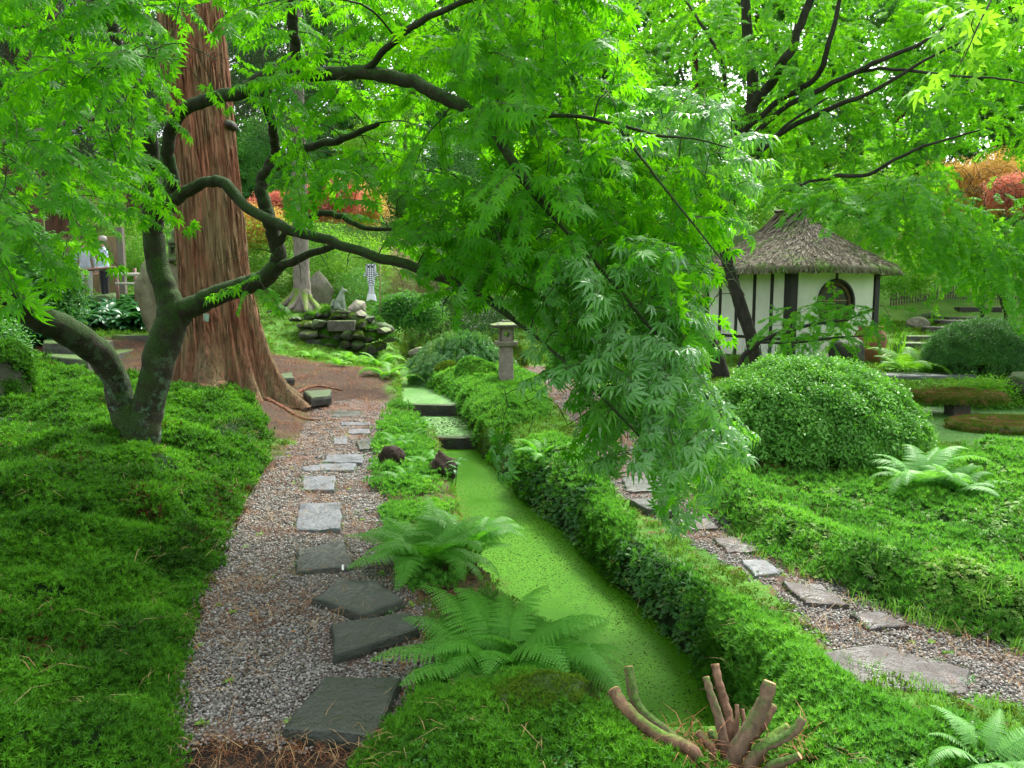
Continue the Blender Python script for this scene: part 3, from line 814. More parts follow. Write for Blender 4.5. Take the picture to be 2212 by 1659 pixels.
def cloud(name, mat, n=60, rad=.35, leaf=.08, seed=0, flat=.6, shape='leaf', wide=.45):
    """a clump of simple folded leaves"""
    r_ = np.random.default_rng(seed); V = []; F = []
    d = nrm(r_.normal(size=(n, 3))) * (r_.uniform(.15, 1, (n, 1)) ** .5) * rad; d[:, 2] *= flat
    for i in range(n):
        M = rotm(r_.uniform(-.8, .8), r_.uniform(-.6, .9), r_.uniform(0, 6.28)); l = leaf * r_.uniform(.6, 1.25); w = l * wide
        q = np.array([(0, 0, 0), (l * .45, -w * .5, .1 * w), (l, 0, -.15 * l), (l * .45, w * .5, .1 * w)]) @ M.T + d[i]
        b = len(V); V += list(q); F += [(b, b + 1, b + 2), (b, b + 2, b + 3)]
    return source(name, make_mesh(name, np.array(V), np.array(F), mat, False))

def star_patch(name, mat, n=9, rad=.035, h=.018, leaves=8, lw=.0022, ll=.016, seed=0):
    r_ = np.random.default_rng(seed); V = []; F = []
    for i in range(n):
        a = r_.uniform(0, 6.28); q = np.array([math.cos(a), math.sin(a), 0]) * rad * math.sqrt(r_.uniform(0, 1)); q[2] = h * r_.uniform(.3, 1.2)
        ln = np.array([r_.normal(0, .15), r_.normal(0, .15), 0])
        for k in range(leaves):
            b = k * 6.283 / leaves + r_.uniform(-.3, .3); e = r_.uniform(.35, 1.1) if k % 2 else r_.uniform(.9, 1.4)
            dr = np.array([math.cos(b) * math.cos(e), math.sin(b) * math.cos(e), math.sin(e)]) + ln; sd = np.array([-math.sin(b), math.cos(b), 0])
            l = ll * r_.uniform(.7, 1.2); m = len(V)
            V += [q - dr * l * .2 - sd * lw, q - dr * l * .2 + sd * lw, q + dr * l + np.array([0, 0, -l * .15])]
            F.append((m, m + 1, m + 2))
    return source(name, make_mesh(name, np.array(V), np.array(F), mat, False))

def clover_patch(name, mat, n=9, rad=.06, r=.009, h=.03, seed=0):
    r_ = np.random.default_rng(seed); V = []; F = []
    for i in range(n):
        a = r_.uniform(0, 6.28); q = np.array([math.cos(a), math.sin(a), 0]) * rad * math.sqrt(r_.uniform(0, 1)); q[2] = h * r_.uniform(.5, 1.2)
        M = rotm(r_.normal(0, .25), r_.normal(0, .25), r_.uniform(0, 6.28)); s = r * r_.uniform(.7, 1.3)
        for k in range(3):
            b = k * 2.094
            u = np.array([math.cos(b), math.sin(b), 0]); v = np.array([-math.sin(b), math.cos(b), 0])
            pts = [0 * u, u * .9 - v * .85, u * 1.6 - v * .6, u * 1.35, u * 1.6 + v * .6, u * .9 + v * .85]
            P_ = np.array(pts) * s; P_[:, 2] -= np.array([0, .15, .1, 0, .1, .15]) * s
            m = len(V); V += list(P_ @ M.T + q); F += [(m, m + 1, m + 2, m + 3), (m, m + 3, m + 4, m + 5)]
        m = len(V); V += [q * [.9, .9, 0], q * [.9, .9, 0] + [.0015, 0, 0], q, q]; F.append((m, m + 1, m + 2, m + 3))
    return source(name, make_mesh(name, np.array(V), np.array(F), mat, False))

def blade_patch(name, mat, n=14, rad=.05, h=.09, w=.003, seed=0, bend=.6):
    r_ = np.random.default_rng(seed); V = []; F = []
    for i in range(n):
        a = r_.uniform(0, 6.28); q = np.array([math.cos(a), math.sin(a), 0]) * rad * math.sqrt(r_.uniform(0, 1))
        b = r_.uniform(0, 6.28); l = h * r_.uniform(.5, 1.2); u = np.array([math.cos(b), math.sin(b), 0]); v = np.array([-u[1], u[0], 0]); k = bend * r_.uniform(.3, 1.5)
        m = len(V)
        V += [q - v * w, q + v * w, q + u * l * k * .35 + [0, 0, l * .6] - v * w * .8, q + u * l * k * .35 + [0, 0, l * .6] + v * w * .8, q + u * l * k + np.array([0, 0, l * (1 - .25 * k)])]
        F += [(m, m + 1, m + 3), (m, m + 3, m + 2), (m + 2, m + 3, m + 4)]
    return source(name, make_mesh(name, np.array(V), np.array(F), mat, False))

def pebble_patch(name, mat, n=16, rad=.05, r=.0055, seed=0):
    r_ = np.random.default_rng(seed); V = []; F = []
    ico = bmesh.new(); bmesh.ops.create_icosphere(ico, subdivisions=1, radius=1)
    iv = np.array([v.co[:] for v in ico.verts]); jf = np.array([[v.index for v in f.verts] for f in ico.faces])
    # the 12-vertex solid is enough for a chip of gravel
    ico.free(); ico = bmesh.new(); bmesh.ops.create_icosphere(ico, subdivisions=1, radius=1); ico.free()
    for i in range(n):
        a = r_.uniform(0, 6.28); q = np.array([math.cos(a), math.sin(a), 0]) * rad * math.sqrt(r_.uniform(0, 1)); q[2] = r_.uniform(0, .006)
        sc = r * r_.uniform(.6, 1.35) * np.array([1, r_.uniform(.6, 1), r_.uniform(.5, .8)])
        vv = iv * (1 + r_.uniform(-.22, .22, (len(iv), 1)))
        m = len(V); V += list((vv * sc) @ rotm(r_.normal(0, .4), r_.normal(0, .4), r_.uniform(0, 6.28)).T + q); F += [tuple(f + m) for f in jf]
    return source(name, make_mesh(name, np.array(V), np.array(F), mat, False))

def pebble_mat():
    m, nt, out = new_mat('gravel_chips')
    geo = nt.nodes.new('ShaderNodeNewGeometry')
    c = ramp(nt, [(0, (.035, .03, .025)), (.3, (.10, .095, .082)), (.6, (.19, .185, .16)), (.85, (.36, .35, .32)), (.95, (.14, .08, .05)), (1, (.10, .12, .075))], geo.outputs['Random Per Island'])
    bsdf(nt, out, c, .55, None, spec=.4)
    return m
PEBBLE = pebble_mat()
MOSS_SRC = [star_patch('moss_tuft', MOSS, 8, .042, .026, 9, .0026, .022, seed=i) for i in range(3)]
MOSS_BR_SRC = [star_patch('moss_tuft_rusty', MOSS_BROWN, 9, .042, .02, 8, .0024, .018, seed=40)]
MOSS_B_SRC = [star_patch('moss_tuft_bright', MOSS_BRIGHT, 8, .042, .028, 9, .0026, .021, seed=10 + i) for i in range(2)]
MOSS_LIME_SRC = star_patch('moss_tuft_lime', MOSS_LIME, 18, .034, .008, 5, .002, .008, seed=20)
CLOVER_SRC = [clover_patch('clover_tuft', CLOVER, 9, .06, .0085, .03, i) for i in range(2)]
CLOVER_P_SRC = [clover_patch('clover_tuft_pale', CLOVER_PALE, 10, .055, .008, .028, 5 + i) for i in range(2)]
GRASS_SRC = [blade_patch('grass_tuft', GRASS, 16, .06, .08, .0022, i) for i in range(2)]
PEBBLE_SRC = [pebble_patch('pebbles', PEBBLE, 24, .045, .0056, i) for i in range(3)]
NEEDLE_SRC = [blade_patch('needles', NEEDLE, 12, .06, .022, .0009, 30 + i, 3.0) for i in range(2)]

# ---------------------------------------------------------------- sampling the ground by its true area
QA = .5 * np.linalg.norm(np.cross(VG[quads[:, 2]] - VG[quads[:, 0]], VG[quads[:, 3]] - VG[quads[:, 1]]), axis=1)
QC = VG[quads].mean(1)
QN = nrm(np.cross(VG[quads[:, 2]] - VG[quads[:, 0]], VG[quads[:, 3]] - VG[quads[:, 1]]))
def in_view(c, mx=140, my=120):
    y = c[:, 1] * CP - (c[:, 2] - CAMZ) * SP
    px = 1106 + FPX * c[:, 0] / np.maximum(y, .1); py = 829.5 - FPX * (c[:, 1] * SP + (c[:, 2] - CAMZ) * CP) / np.maximum(y, .1)
    return (y > .8) & (px > -mx) & (px < 2212 + mx) & (py < 1659 + my) & (py > -200)
QV = in_view(QC)
QD = np.linalg.norm(QC - np.array([0, 0, CAMZ]), axis=1)
_st = P(1620, 1590, 2.48); NOT_STUMP = smooth(.7, 1.1, np.hypot((QC[:, 0] - _st[0]) / .34, (QC[:, 1] - _st[1]) / .16)) * .8 + .2
ZQ = zone[quads].mean(1)
def sample(weight, dens, ref=3.0, fall=1.2, maxd=60):
    """points on the visible ground: dens per square metre at ref metres, thinning with distance"""
    w = QA * weight * NOT_STUMP * QV * (QD < maxd) * dens * np.minimum(1, (ref / QD)) ** fall
    n = int(w.sum()); 
    i = RNG.choice(len(w), n, p=w / w.sum())
    a, b = RNG.uniform(0, 1, (2, n, 1))
    q = quads[i]
    p = (VG[q[:, 0]] * (1 - a) + VG[q[:, 1]] * a) * (1 - b) + (VG[q[:, 3]] * (1 - a) + VG[q[:, 2]] * a) * b
    return p, QN[i], QD[i]
STONE_POLYS = [np.array(flatpoly(pix, zt)) for pix, zt, _, _ in LEFT_STONES + RIGHT_STONES]
def cover(name, srcs, weight, dens, s0, grow=.6, ref=3.0, fall=1.2, up=.45, maxd=60, label=None, jit=.25, lift=0.0, off_stone=0.0):
    p, n_, d = sample(weight, dens, ref, fall, maxd)
    if off_stone:
        k = np.ones(len(p), bool)
        for sp_ in STONE_POLYS: k &= sdpoly(sp_, p[:, 0], p[:, 1]) > (-.02 if off_stone < 1 else .015)
        k |= RNG.uniform(0, 1, len(p)) > off_stone
        p, n_, d = p[k], n_[k], d[k]
    k = RNG.integers(0, len(srcs), len(p))
    nn = nrm(n_ * (1 - up) + np.array([0, 0, up]) + RNG.normal(0, .12, n_.shape))
    e = orient(nn); s = s0 * np.maximum(1, d / ref) ** grow * RNG.uniform(1 - jit, 1 + jit, len(p))
    p = p + n_ * lift
    for j, src in enumerate(srcs):
        m = k == j
        scatter(name, src, p[m], e[m], s[m], label=label if not j else (label + ', finer growth' if label else None), kind='stuff')
    return len(p)
qx, qy = QC[:, 0], QC[:, 1]
def inpoly(poly, soft=.0): return (sdpoly(poly, qx, qy) < soft).astype(float)
wML, wB, wD, wF, wLM = inpoly(MOSS_L, .02), inpoly(BANK_R, .02), inpoly(BED_R, .03), inpoly(MOUND_F, .0), inpoly(LANTERN_MOUND, .1)
above = (QC[:, 2] > -.42).astype(float)
patch = fbm(qx, qy, 1.6, 3, 77); patch2 = fbm(qx, qy, 3.3, 3, 78)
thin = 1 - .85 * smooth(.6, .7, fbm(qx, qy, 1.2, 3, 79)) * wML
litsoil = inpoly(SOIL)
cover('moss', MOSS_SRC, (wML * thin + wF * (1 - .6 * smooth(.58, .66, patch)) + wB * .55 * smooth(.3, .55, patch)) * above, 1600, 1.15, .62, label='deep green star moss')
rust = smooth(.5, .3, np.hypot((qx - P(510, 1060, 6.2)[0]) / .55, (qy - 6.2) / .8)) + smooth(.62, .68, fbm(qx, qy, 1.7, 3, 91)) * .5 * wML + .35 * wD * smooth(.6, .66, patch) * 1
cover('moss', MOSS_BR_SRC, rust * above * np.clip(wML + wD, 0, 1), 1500, 1.1, .62, label='rusty brown dying moss patches')
cover('moss', MOSS_B_SRC, (wB * smooth(.42, .5, patch) + wB * .25 + inpoly(VERGE) * .7 * smooth(.42, .55, patch2) + wD * .45 + wLM * .8) * above * smooth(-.25, .0, QC[:, 2]), 1300, 1.25, .62, label='bright green star moss on the raised banks')
cover('moss', [MOSS_LIME_SRC], (wLM * .5 + wF * smooth(.62, .66, patch2) + (wML + wD) * .10 * smooth(.5, .6, patch2)) * above, 1200, 1.0, .6, label='short lime green cushion moss')
cover('clover', CLOVER_SRC, (wB * smooth(.52, .42, patch) + wF * .35 * smooth(.5, .6, patch2) + inpoly(VERGE) * .5 * smooth(.5, .62, patch2)) * above, 800, .75, .55, up=.6, label='clover growing over the moss banks')
cover('clover', CLOVER_P_SRC, (wD * (.6 + .8 * smooth(.45, .55, patch2)) + wB * .12) * above, 800, .72, .55, up=.6, label='pale clover on the broad right bed')
edgeD = (np.abs(sdpoly(BED_R, qx, qy)) < .14).astype(float)
cover('grass', GRASS_SRC, edgeD * .7 * smooth(.4, .6, patch2) + wD * .08 * smooth(.5, .6, patch), 260, 1.0, .3, label='thin grass tufts along the edge of the bed')
lawn = (1 - ZQ[:, 0]) * (1 - ZQ[:, 1]) * (1 - ZQ[:, 2]) * (sd_path[quads].mean(1) > .05)
cover('grass', GRASS_SRC, lawn * smooth(.35, .55, fbm(qx, qy, 1.1, 3, 80)), 110, .75, .75, 8, 1.5, maxd=32, label='short lawn grass')
cover('lawn_moss', [MOSS_LIME_SRC], lawn, 190, 1.6, .75, 6, 1.5, maxd=30, label='yellow green moss in the lawns')
pathw = (sd_path[quads].mean(1) < .03).astype(float)
cover('gravel', PEBBLE_SRC, pathw * (1 - .5 * smooth(.5, .66, fbm(qx, qy, 2.1, 3, 81))) * (1 - .75 * smooth(6.5, 10.5, qy)), 560, 1.0, .45, 3.2, 1.0, up=.8, maxd=14, label='loose grey and white gravel', off_stone=1.0)
litw = litsoil * .9 + np.maximum(ZQ[:, 1] * .8, pathw * (.25 + .6 * smooth(6, 10, qy) + .55 * smooth(.45, .62, fbm(qx, qy, 2.1, 3, 81)))) + wML * .02 + wF * .02
cover('needle_litter', NEEDLE_SRC, litw, 230, 1.0, .5, 3.2, 1.0, up=.9, maxd=22, label='fallen brown conifer needles', lift=.008, off_stone=.96)

# ---------------------------------------------------------------- ferns
def frond_mesh(name, mat, L=.6, pairs=26, seed=0, arch=.55, width=.23):
    """a divided fern frond growing along +X: tapering pinnae, each toothed on both sides"""
    r_ = np.random.default_rng(seed); V = []; F = []
    tilt = R(r_.uniform(50, 66))
    n = 40; pts = [np.zeros(3)]; ang = tilt
    for i in range(n):
        ang -= (tilt + R(22)) / n * (.55 + .9 * i / n) * arch / .55
        pts.append(pts[-1] + np.array([math.cos(ang), .0, math.sin(ang)]) * L / n)
    pts = np.array(pts); pts[:, 1] += .03 * L * np.sin(np.linspace(0, 2.5, n + 1) + seed)
    tv, tf = tube_geo(pts[::4], np.linspace(.0035, .0008, len(pts[::4])), 3, False)
    V += list(tv); F += list(tf)
    def at(t):
        f = t * n; i = min(int(f), n - 1); return pts[i] + (pts[i + 1] - pts[i]) * (f - i), nrm(pts[i + 1] - pts[i])
    for i in range(pairs):
        t = .16 + .84 * (i / pairs) ** .92
        q, tg = at(t)
        prof = min(1, (t - .06) / .22) ** .7 * (1 - t) ** .75 * 1.35
        pl = width * L * prof + .004
        for sd in (-1, 1):
            side = np.array([0, sd, 0.0]); up = np.cross(tg, [0, 1, 0]); up = -up if up[2] < 0 else up
            dr = nrm(side + tg * .32 - up * .12 + r_.normal(0, .05, 3)); nb = np.cross(dr, up)
            k = max(4, int(pl / .011)); base = len(V); half = .019 * (.6 + .6 * prof) * L / .6
            cs = []
            for j in range(k + 1):
                u = j / k; c = q + dr * pl * u - np.array([0, 0, 1]) * pl * .22 * u * u
                cs.append(c)
            for j in range(k):
                u = (j + .5) / k; hw = half * (1 - u) ** .55 * min(1, .6 + u * 2)
                a, b = cs[j], cs[j + 1]; m = len(V)
                V += [a, b, (a + b) / 2 + dr * .004 + nb * hw + up * .002, (a + b) / 2 + dr * .004 - nb * hw + up * .002]
                F += [(m, m + 1, m + 2), (m, m + 3, m + 1)]
    s = MB(); s.add(V, F)
    return s.mesh(name, mat, False)
_fr = {}
def fronds(mat):
    if mat.name not in _fr:
        _fr[mat.name] = [frond_mesh('frond', mat, .6, 26, i + 3, .45 + .12 * i) for i in range(4)]
    return _fr[mat.name]
def fern(x, y, n, L, mat, label, group=None, lean=(0, 0), z=None, seed=0, a0=0, a1=6.283, cat='fern'):
    r_ = np.random.default_rng(abs(seed + int(abs(x) * 100))); zz = gz(x, y) if z is None else z
    t = root('fern', (x, y, zz), label, cat, group)
    fr = fronds(mat)
    for i in range(n):
        a = a0 + (a1 - a0) * (i + r_.uniform(-.35, .35)) / n
        o = obj('frond', fr[int(r_.integers(0, 4))], t, world_coords=False)
        o.rotation_euler = (r_.normal(0, .15), r_.uniform(-.25, .3), a)
        o.location = (math.cos(a) * .015, math.sin(a) * .015, 0)
        o.scale = (L / .6 * r_.uniform(.7, 1.12),) * 3
    return t
def at(px, py, z=0.0): q = G(px, py, z); return q[0], q[1]
x, y = at(925, 1215, .02); fern(x, y, 26, .62, FERN, 'large green fern arching over the duckweed halfway down the left shore', seed=1)
x, y = at(1010, 1190, -.02); fern(x, y, 16, .5, FERN, 'fern right of the large shore fern, its fronds hanging over the water', seed=2)
x, y = at(1085, 1440, .02); fern(x, y, 30, .58, FERN, 'broad green fern nearest the camera between slate stones and water', seed=3)
x, y = at(1190, 1450, -.02); fern(x, y, 18, .46, FERN, 'small fern with pale leaflets at the water edge beside the nearest broad fern', seed=4)
x, y = at(1115, 965, .1); fern(x, y, 14, .5, FERN, 'fern on the right bank just above the lower stone sill', seed=5)
x, y = at(1175, 985, .12); fern(x, y, 12, .45, FERN, 'fern on the right bank among the lowest maple leaves', seed=6)
x, y = at(915, 1000, .02); fern(x, y, 10, .34, FERN, 'low fern above the dark stump by the lower sill', seed=7)
x, y = at(880, 945, .02); fern(x, y, 10, .36, FERN, 'low fern on the left verge beside the patchy pool', seed=8)
x, y = at(1990, 1035, .2); fern(x, y, 15, .66, FERN_PALE, 'tall pale fern standing right of the large clipped azalea', seed=9)
x, y = at(2070, 1045, .2); fern(x, y, 12, .5, FERN_PALE, 'pale fern spreading right below the tall pale one', seed=10)
x, y = at(2130, 1590, .28); fern(x, y, 9, .26, FERN_PALE, 'small pale fern in the bottom right corner on the bank', seed=11)
x, y = at(335, 1290, .2); fern(x, y, 5, .06, FERN_BRIGHT, 'tiny bright fern seedling on the left moss slope', seed=12)
x, y = at(880, 1040, .02); fern(x, y, 8, .3, FERN, 'fern left of the dark stumps on the path edge', seed=14)
for i, (px, py, Y, L, lab) in enumerate([(700, 1000, 17, .1, None), (760, 775, 17.2, .75, 'bright fern below the fox rockery, left one'), (735, 800, 15.8, .5, 'small bright fern below the larger bright one under the rockery'),
        (820, 800, 17, .8, 'bright yellow green fern at the left shore of the upper water'), (860, 815, 16, .8, 'bright fern leaning over the upper water'),
        (835, 840, 14.6, .6, 'fern where the needle litter meets the upper water'), (672, 742, 17.3, .4, 'bright fern growing out of the rockery wall left of its square block'),
        (1960, 810, 15.5, 1.0, 'bright fern right of the terracotta jar and above the azalea'), (2000, 1000, 7.6, .1, None), (2140, 860, 12.6, .8, 'dark green fern behind the mossy stone bench slab')]):
    if lab is None: continue
    q = P(px, py, Y); fern(q[0], q[1], 11, L, FERN_BRIGHT, lab, None, seed=20 + i)

# ---------------------------------------------------------------- clipped bushes
ROSETTE = cloud('azalea_sprig', AZALEA, 26, .055, .034, 1, .8, wide=.5)
ROSETTE2 = cloud('azalea_sprig', AZALEA, 22, .055, .03, 2, .8, wide=.5)
ROSETTE_D = cloud('yew_sprig', AZALEA_DARK, 30, .07, .032, 3, .8, wide=.45)
STEM = plain('bush_stem', (.06, .042, .03), .85)
def stem_tangle(name, c, r, h, n, parent, mat=STEM, seed=0, rad=.008):
    r_ = np.random.default_rng(seed); s = MB()
    for i in range(n):
        a = r_.uniform(0, 6.28); e = r_.uniform(.35, .97); tip = np.array([c[0] + r[0] * e * math.cos(a), c[1] + r[1] * e * math.sin(a), c[2] + h * math.sqrt(max(.05, 1 - e * e)) * r_.uniform(.5, .95)])
        b = np.array([c[0] + r_.normal(0, .1) * r[0], c[1] + r_.normal(0, .1) * r[1], c[2] - .05])
        m = (b + tip) / 2 + r_.normal(0, .06, 3) - np.array([0, 0, .08 * h])
        pts = spline([b, m, tip], 4); s.tube(pts, np.linspace(rad, rad * .35, len(pts)), 5, False)
    return s.build(name, mat, parent, True)
def dome_bush(name, c, r, h, label, cat, srcs, n, skirt=.18, seed=0, group=None, stems=90, sc=1.0, lumps=.09):
    """c base centre, r two radii, h height: leafy shell over a tangle of stems, open below"""
    t = root(name, c, label, cat, group); r_ = np.random.default_rng(seed)
    d = nrm(r_.normal(size=(n * 3, 3))); d = d[d[:, 2] > -.25][:n]
    q = d * np.array([r[0], r[1], h * (1 - skirt)]); q[:, 2] += h * skirt + .0
    k = 1 + lumps * (fbm(d[:, 0] * 2 + d[:, 2] * 3, d[:, 1] * 2 - d[:, 2], 2.2, 3, seed) - .5) * 2
    depth = r_.uniform(0, 1, len(q)) ** 2.2 * .16; depth = np.where(r_.uniform(0, 1, len(q)) < .035, -.045, depth)
    q = q * (k * (1 - depth))[:, None]
    keep = (q[:, 2] > h * .05) & ((q[:, 2] > h * (.27 + .1 * (fbm(d[:, 0] * 2, d[:, 1] * 2, 2, 2, seed) - .5))) | (r_.uniform(0, 1, len(q)) < .16))
    q, d = q[keep], d[keep]
    pos = q + np.array(c)
    for j, src in enumerate(srcs):
        m = np.arange(len(pos)) % len(srcs) == j
        scatter('leaf_shell' if not j else 'leaf_shell_inner', src, pos[m], orient(nrm(d[m] + [0, 0, .6] + r_.normal(0, .25, d[m].shape))), sc * r_.uniform(.7, 1.25, m.sum()), t)
    stem_tangle('stems', c, (r[0] * .95, r[1] * .95), h * .9, stems, t, seed=seed)
    return t
xa, ya = 3.05, 7.75
dome_bush('azalea_bush', (xa, ya, gz(xa, ya)), (1.17, 1.0), 1.2, 'large clipped azalea dome in front of the thatched hut', 'bush', [ROSETTE, ROSETTE2], 7500, seed=3, stems=170, sc=1.2, lumps=.07)
q = P(2118, 808, 15.5); dome_bush('clipped_bush', (q[0], q[1], gz(q[0], q[1]) - .05), (1.12, 1.0), 1.12, 'smaller dark green clipped round bush right of the terracotta jar', 'bush', [ROSETTE_D], 5200, seed=5, stems=60, sc=1.25, lumps=.04)
x, y = at(860, 965, .02); fern(x, y, 9, .3, FERN, 'feathery fern on the verge right of the greenish stone', seed=31)
x, y = at(905, 925, .02); fern(x, y, 9, .34, FERN, 'feathery fern at the left end of the upper stone sill', seed=32)
x, y = at(940, 1010, .0); fern(x, y, 9, .3, FERN, 'feathery fern at the left end of the lower stone sill', seed=33)

# ---------------------------------------------------------------- small untidy things: straw coloured needles, dry leaves, moss round the slabs, little roots
STRAW_M = leaf_mat('straw_needle', [(.22, .12, .05), (.36, .24, .11), (.45, .34, .18)], .1, None, .7, 1.5, .2)
LONGN = blade_patch('long_needles', STRAW_M, 3, .05, .045, .0011, 44, 2.6)
cover('needle_litter', [LONGN], (wML + wF + wB * .4 + wD * .4) * above + pathw * 1.5 + litsoil * 3, 34, 1.1, .25, up=.8, maxd=11, label='long straw coloured needles lying on the moss', lift=.022)
WEED = cloud('seedling_weed', CLOVER_PALE, 7, .03, .03, 61, .3, wide=.7)
cover('weeds', [WEED], (pathw * .8 + (wML + wF + wB + wD) * .5 * above), 9, 1.0, .2, up=.9, maxd=12, label='tiny bright weed seedlings', lift=.012, off_stone=1.0)
edge_pts = []
for sp_ in STONE_POLYS:
    n_ = len(sp_)
    for i_ in range(n_):
        a_, b_ = sp_[i_], sp_[(i_ + 1) % n_]; L_ = np.linalg.norm(b_ - a_)
        for t_ in RNG.uniform(0, 1, int(L_ * 26) + 1):
            q_ = a_ + (b_ - a_) * t_
            if vnoise(q_[0], q_[1], 4.0, 55) > .5: edge_pts.append(q_ + RNG.normal(0, .014, 2))
edge_pts = np.array(edge_pts); zz_ = ground_h(edge_pts[:, 0], edge_pts[:, 1]) + .012
for k_, src_ in enumerate((MOSS_LIME_SRC, CLOVER_SRC[0])):
    m_ = np.arange(len(edge_pts)) % 3 == 2 if k_ else np.arange(len(edge_pts)) % 3 != 2
    e_ = orient(np.tile([0, 0, 1.0], (m_.sum(), 1)) + RNG.normal(0, .3, (m_.sum(), 3)))
    scatter('moss' if not k_ else 'clover', src_, np.column_stack([edge_pts, zz_])[m_], e_, RNG.uniform(.35, .8, m_.sum()) * (1 if not k_ else .7), label='moss and clover creeping round the stepping stones', kind='stuff')
# ================================================================ trees with traced limbs
class Tree:
    """limbs are polylines (px, py, depth, radius); twigs grow from the nearest wood to anchor points"""
    def __init__(s, name, base, label, cat, bark, group=None):
        s.t = root(name, base, label, cat, group); s.bark = bark
        s.nodes = []; s.rad = []; s.small = MB(); s.sites = []; s.base = np.array(base, float)
    def limb(s, pts, part='limb', seg=10, knob=.06, jitter=.012, seed=1, name=None, world=False, flare=None):
        q = np.array([np.append(P(a, b, d) if not world else (a, b, d), r) for a, b, d, r in pts])
        c = spline(q, 6, 0, seed); r_ = np.random.default_rng(seed + len(s.nodes))
        c[1:-1, :3] += r_.normal(0, jitter, (len(c) - 2, 3)) * np.minimum(1, c[1:-1, 3:4] * 25)
        V, F = tube_geo(c[:, :3], c[:, 3], seg, True, knob, seed)
        s.nodes += [p for p in c[:, :3]]; s.rad += list(c[:, 3])
        m = MB(); m.add(V, F); o = m.build(part, s.bark, s.t)
        sub = o.modifiers.new('round', 'SUBSURF'); sub.levels = 1; sub.render_levels = 1
        return o
    def twigs(s, anchors, sag=.12, every=.13, rmin=.0022, seed=0, start=.3, seg=4, out=None, side=.5):
        """grow a twig to every anchor, nearest first; record where leaf sprays sit and where they point"""
        r_ = np.random.default_rng(seed)
        N = np.array(s.nodes); Rr = np.array(s.rad)
        d0 = np.array([np.min(np.linalg.norm(N - a, axis=1)) for a in anchors])
        for a in np.asarray(anchors)[np.argsort(d0)]:
            dd = np.linalg.norm(N - a, axis=1) + (N[:, 2] < a[2] - .5) * .0
            i = int(np.argmin(dd)); b = N[i]; L = np.linalg.norm(a - b)
            if L < .08: continue
            m1 = b + (a - b) * .35 + r_.normal(0, .05, 3) * L + np.array([0, 0, sag * L])
            m2 = b + (a - b) * .72 + r_.normal(0, .05, 3) * L + np.array([0, 0, sag * L * .9])
            c = spline([b, m1, m2, a], 4); r0 = min(Rr[i] * .6, .004 + .006 * L)
            rr = np.linspace(max(r0, rmin), rmin, len(c))
            s.small.tube(c, rr, seg, False)
            N = np.vstack([N, c[2:]]); Rr = np.append(Rr, rr[2:])
            T = nrm(np.gradient(c, axis=0)); cum = np.append(0, np.cumsum(np.linalg.norm(np.diff(c, axis=0), axis=1)))
            u = max(start * cum[-1], cum[-1] - 1.1); k = 0
            while u < cum[-1]:
                j = min(int(np.searchsorted(cum, u)), len(c) - 1)
                sd = 1 if k % 2 else -1
                h = np.array([-T[j][1], T[j][0], 0]); h = h / (np.linalg.norm(h) + 1e-6)
                dr = T[j] + h * sd * r_.uniform(side * .5, side * 1.6); dr[2] = dr[2] * .5 - r_.uniform(0, .35)
                s.sites.append(np.concatenate([c[j], nrm(dr)])); u += every * r_.uniform(.7, 1.3); k += 1
            s.sites.append(np.concatenate([a, nrm(T[-1] + [0, 0, -.15])]))
        s.nodes = list(N); s.rad = list(Rr)
    def finish(s):
        s.small.build('twigs', s.bark, s.t)['kind'] = 'stuff'
    def leaves(s, srcs, sel=None, sc=1.0, tilt=.35, name='foliage', seed=0, var=.25):
        r_ = np.random.default_rng(seed); S = np.array(s.sites) if sel is None else np.array(s.sites)[sel]
        if not len(S): return
        p, d = S[:, :3], S[:, 3:]
        up = nrm(np.array([0, 0, 1.0]) + r_.normal(0, tilt, p.shape))
        Y = nrm(np.cross(up, d)); Z = np.cross(d, Y)
        e = basis_euler(nrm(d), Y, Z); k = r_.integers(0, len(srcs), len(p))
        for j, src in enumerate(srcs):
            m = k == j
            if m.any(): scatter(name, src, p[m], e[m], sc * r_.uniform(1 - var, 1 + var, m.sum()), s.t)

def project(p):
    p = np.asarray(p, float); y = p[:, 1] * CP - (p[:, 2] - CAMZ) * SP
    return 1106 + FPX * p[:, 0] / y, 829.5 - FPX * (p[:, 1] * SP + (p[:, 2] - CAMZ) * CP) / y
def thin_out(T, polys, keep=.0, seed=3, reach=.22):
    """leave natural gaps in a crown: drop most sprays inside the given outlines"""
    r_ = np.random.default_rng(seed); S = np.array(T.sites); ok = np.ones(len(S), bool)
    for poly in polys:
        for f in (0, reach * .5, reach):
            x, y = project(S[:, :3] + S[:, 3:] * f); ok &= ~((sdpoly(poly, x, y) < 0) & (r_.uniform(0, 1, len(S)) > keep))
    return ok

def in_pixpoly(poly, n, seed, d0, d1, dfun=None, zmin=None):
    """n points whose place lies behind a drawn outline, at depths between d0 and d1"""
    r_ = np.random.default_rng(seed); poly = np.array(poly, float); out = []
    lo, hi = poly.min(0), poly.max(0)
    while len(out) < n:
        q = r_.uniform(lo, hi, (n * 4, 2)); q = q[sdpoly(poly, q[:, 0], q[:, 1]) < 0]
        for a, b in q:
            Y = r_.uniform(d0, d1) if dfun is None else dfun(a, b) + r_.uniform(d0, d1)
            w = P(a, b, Y)
            if zmin is not None and w[2] < zmin: continue
            out.append(w)
            if len(out) >= n: break
    return np.array(out)

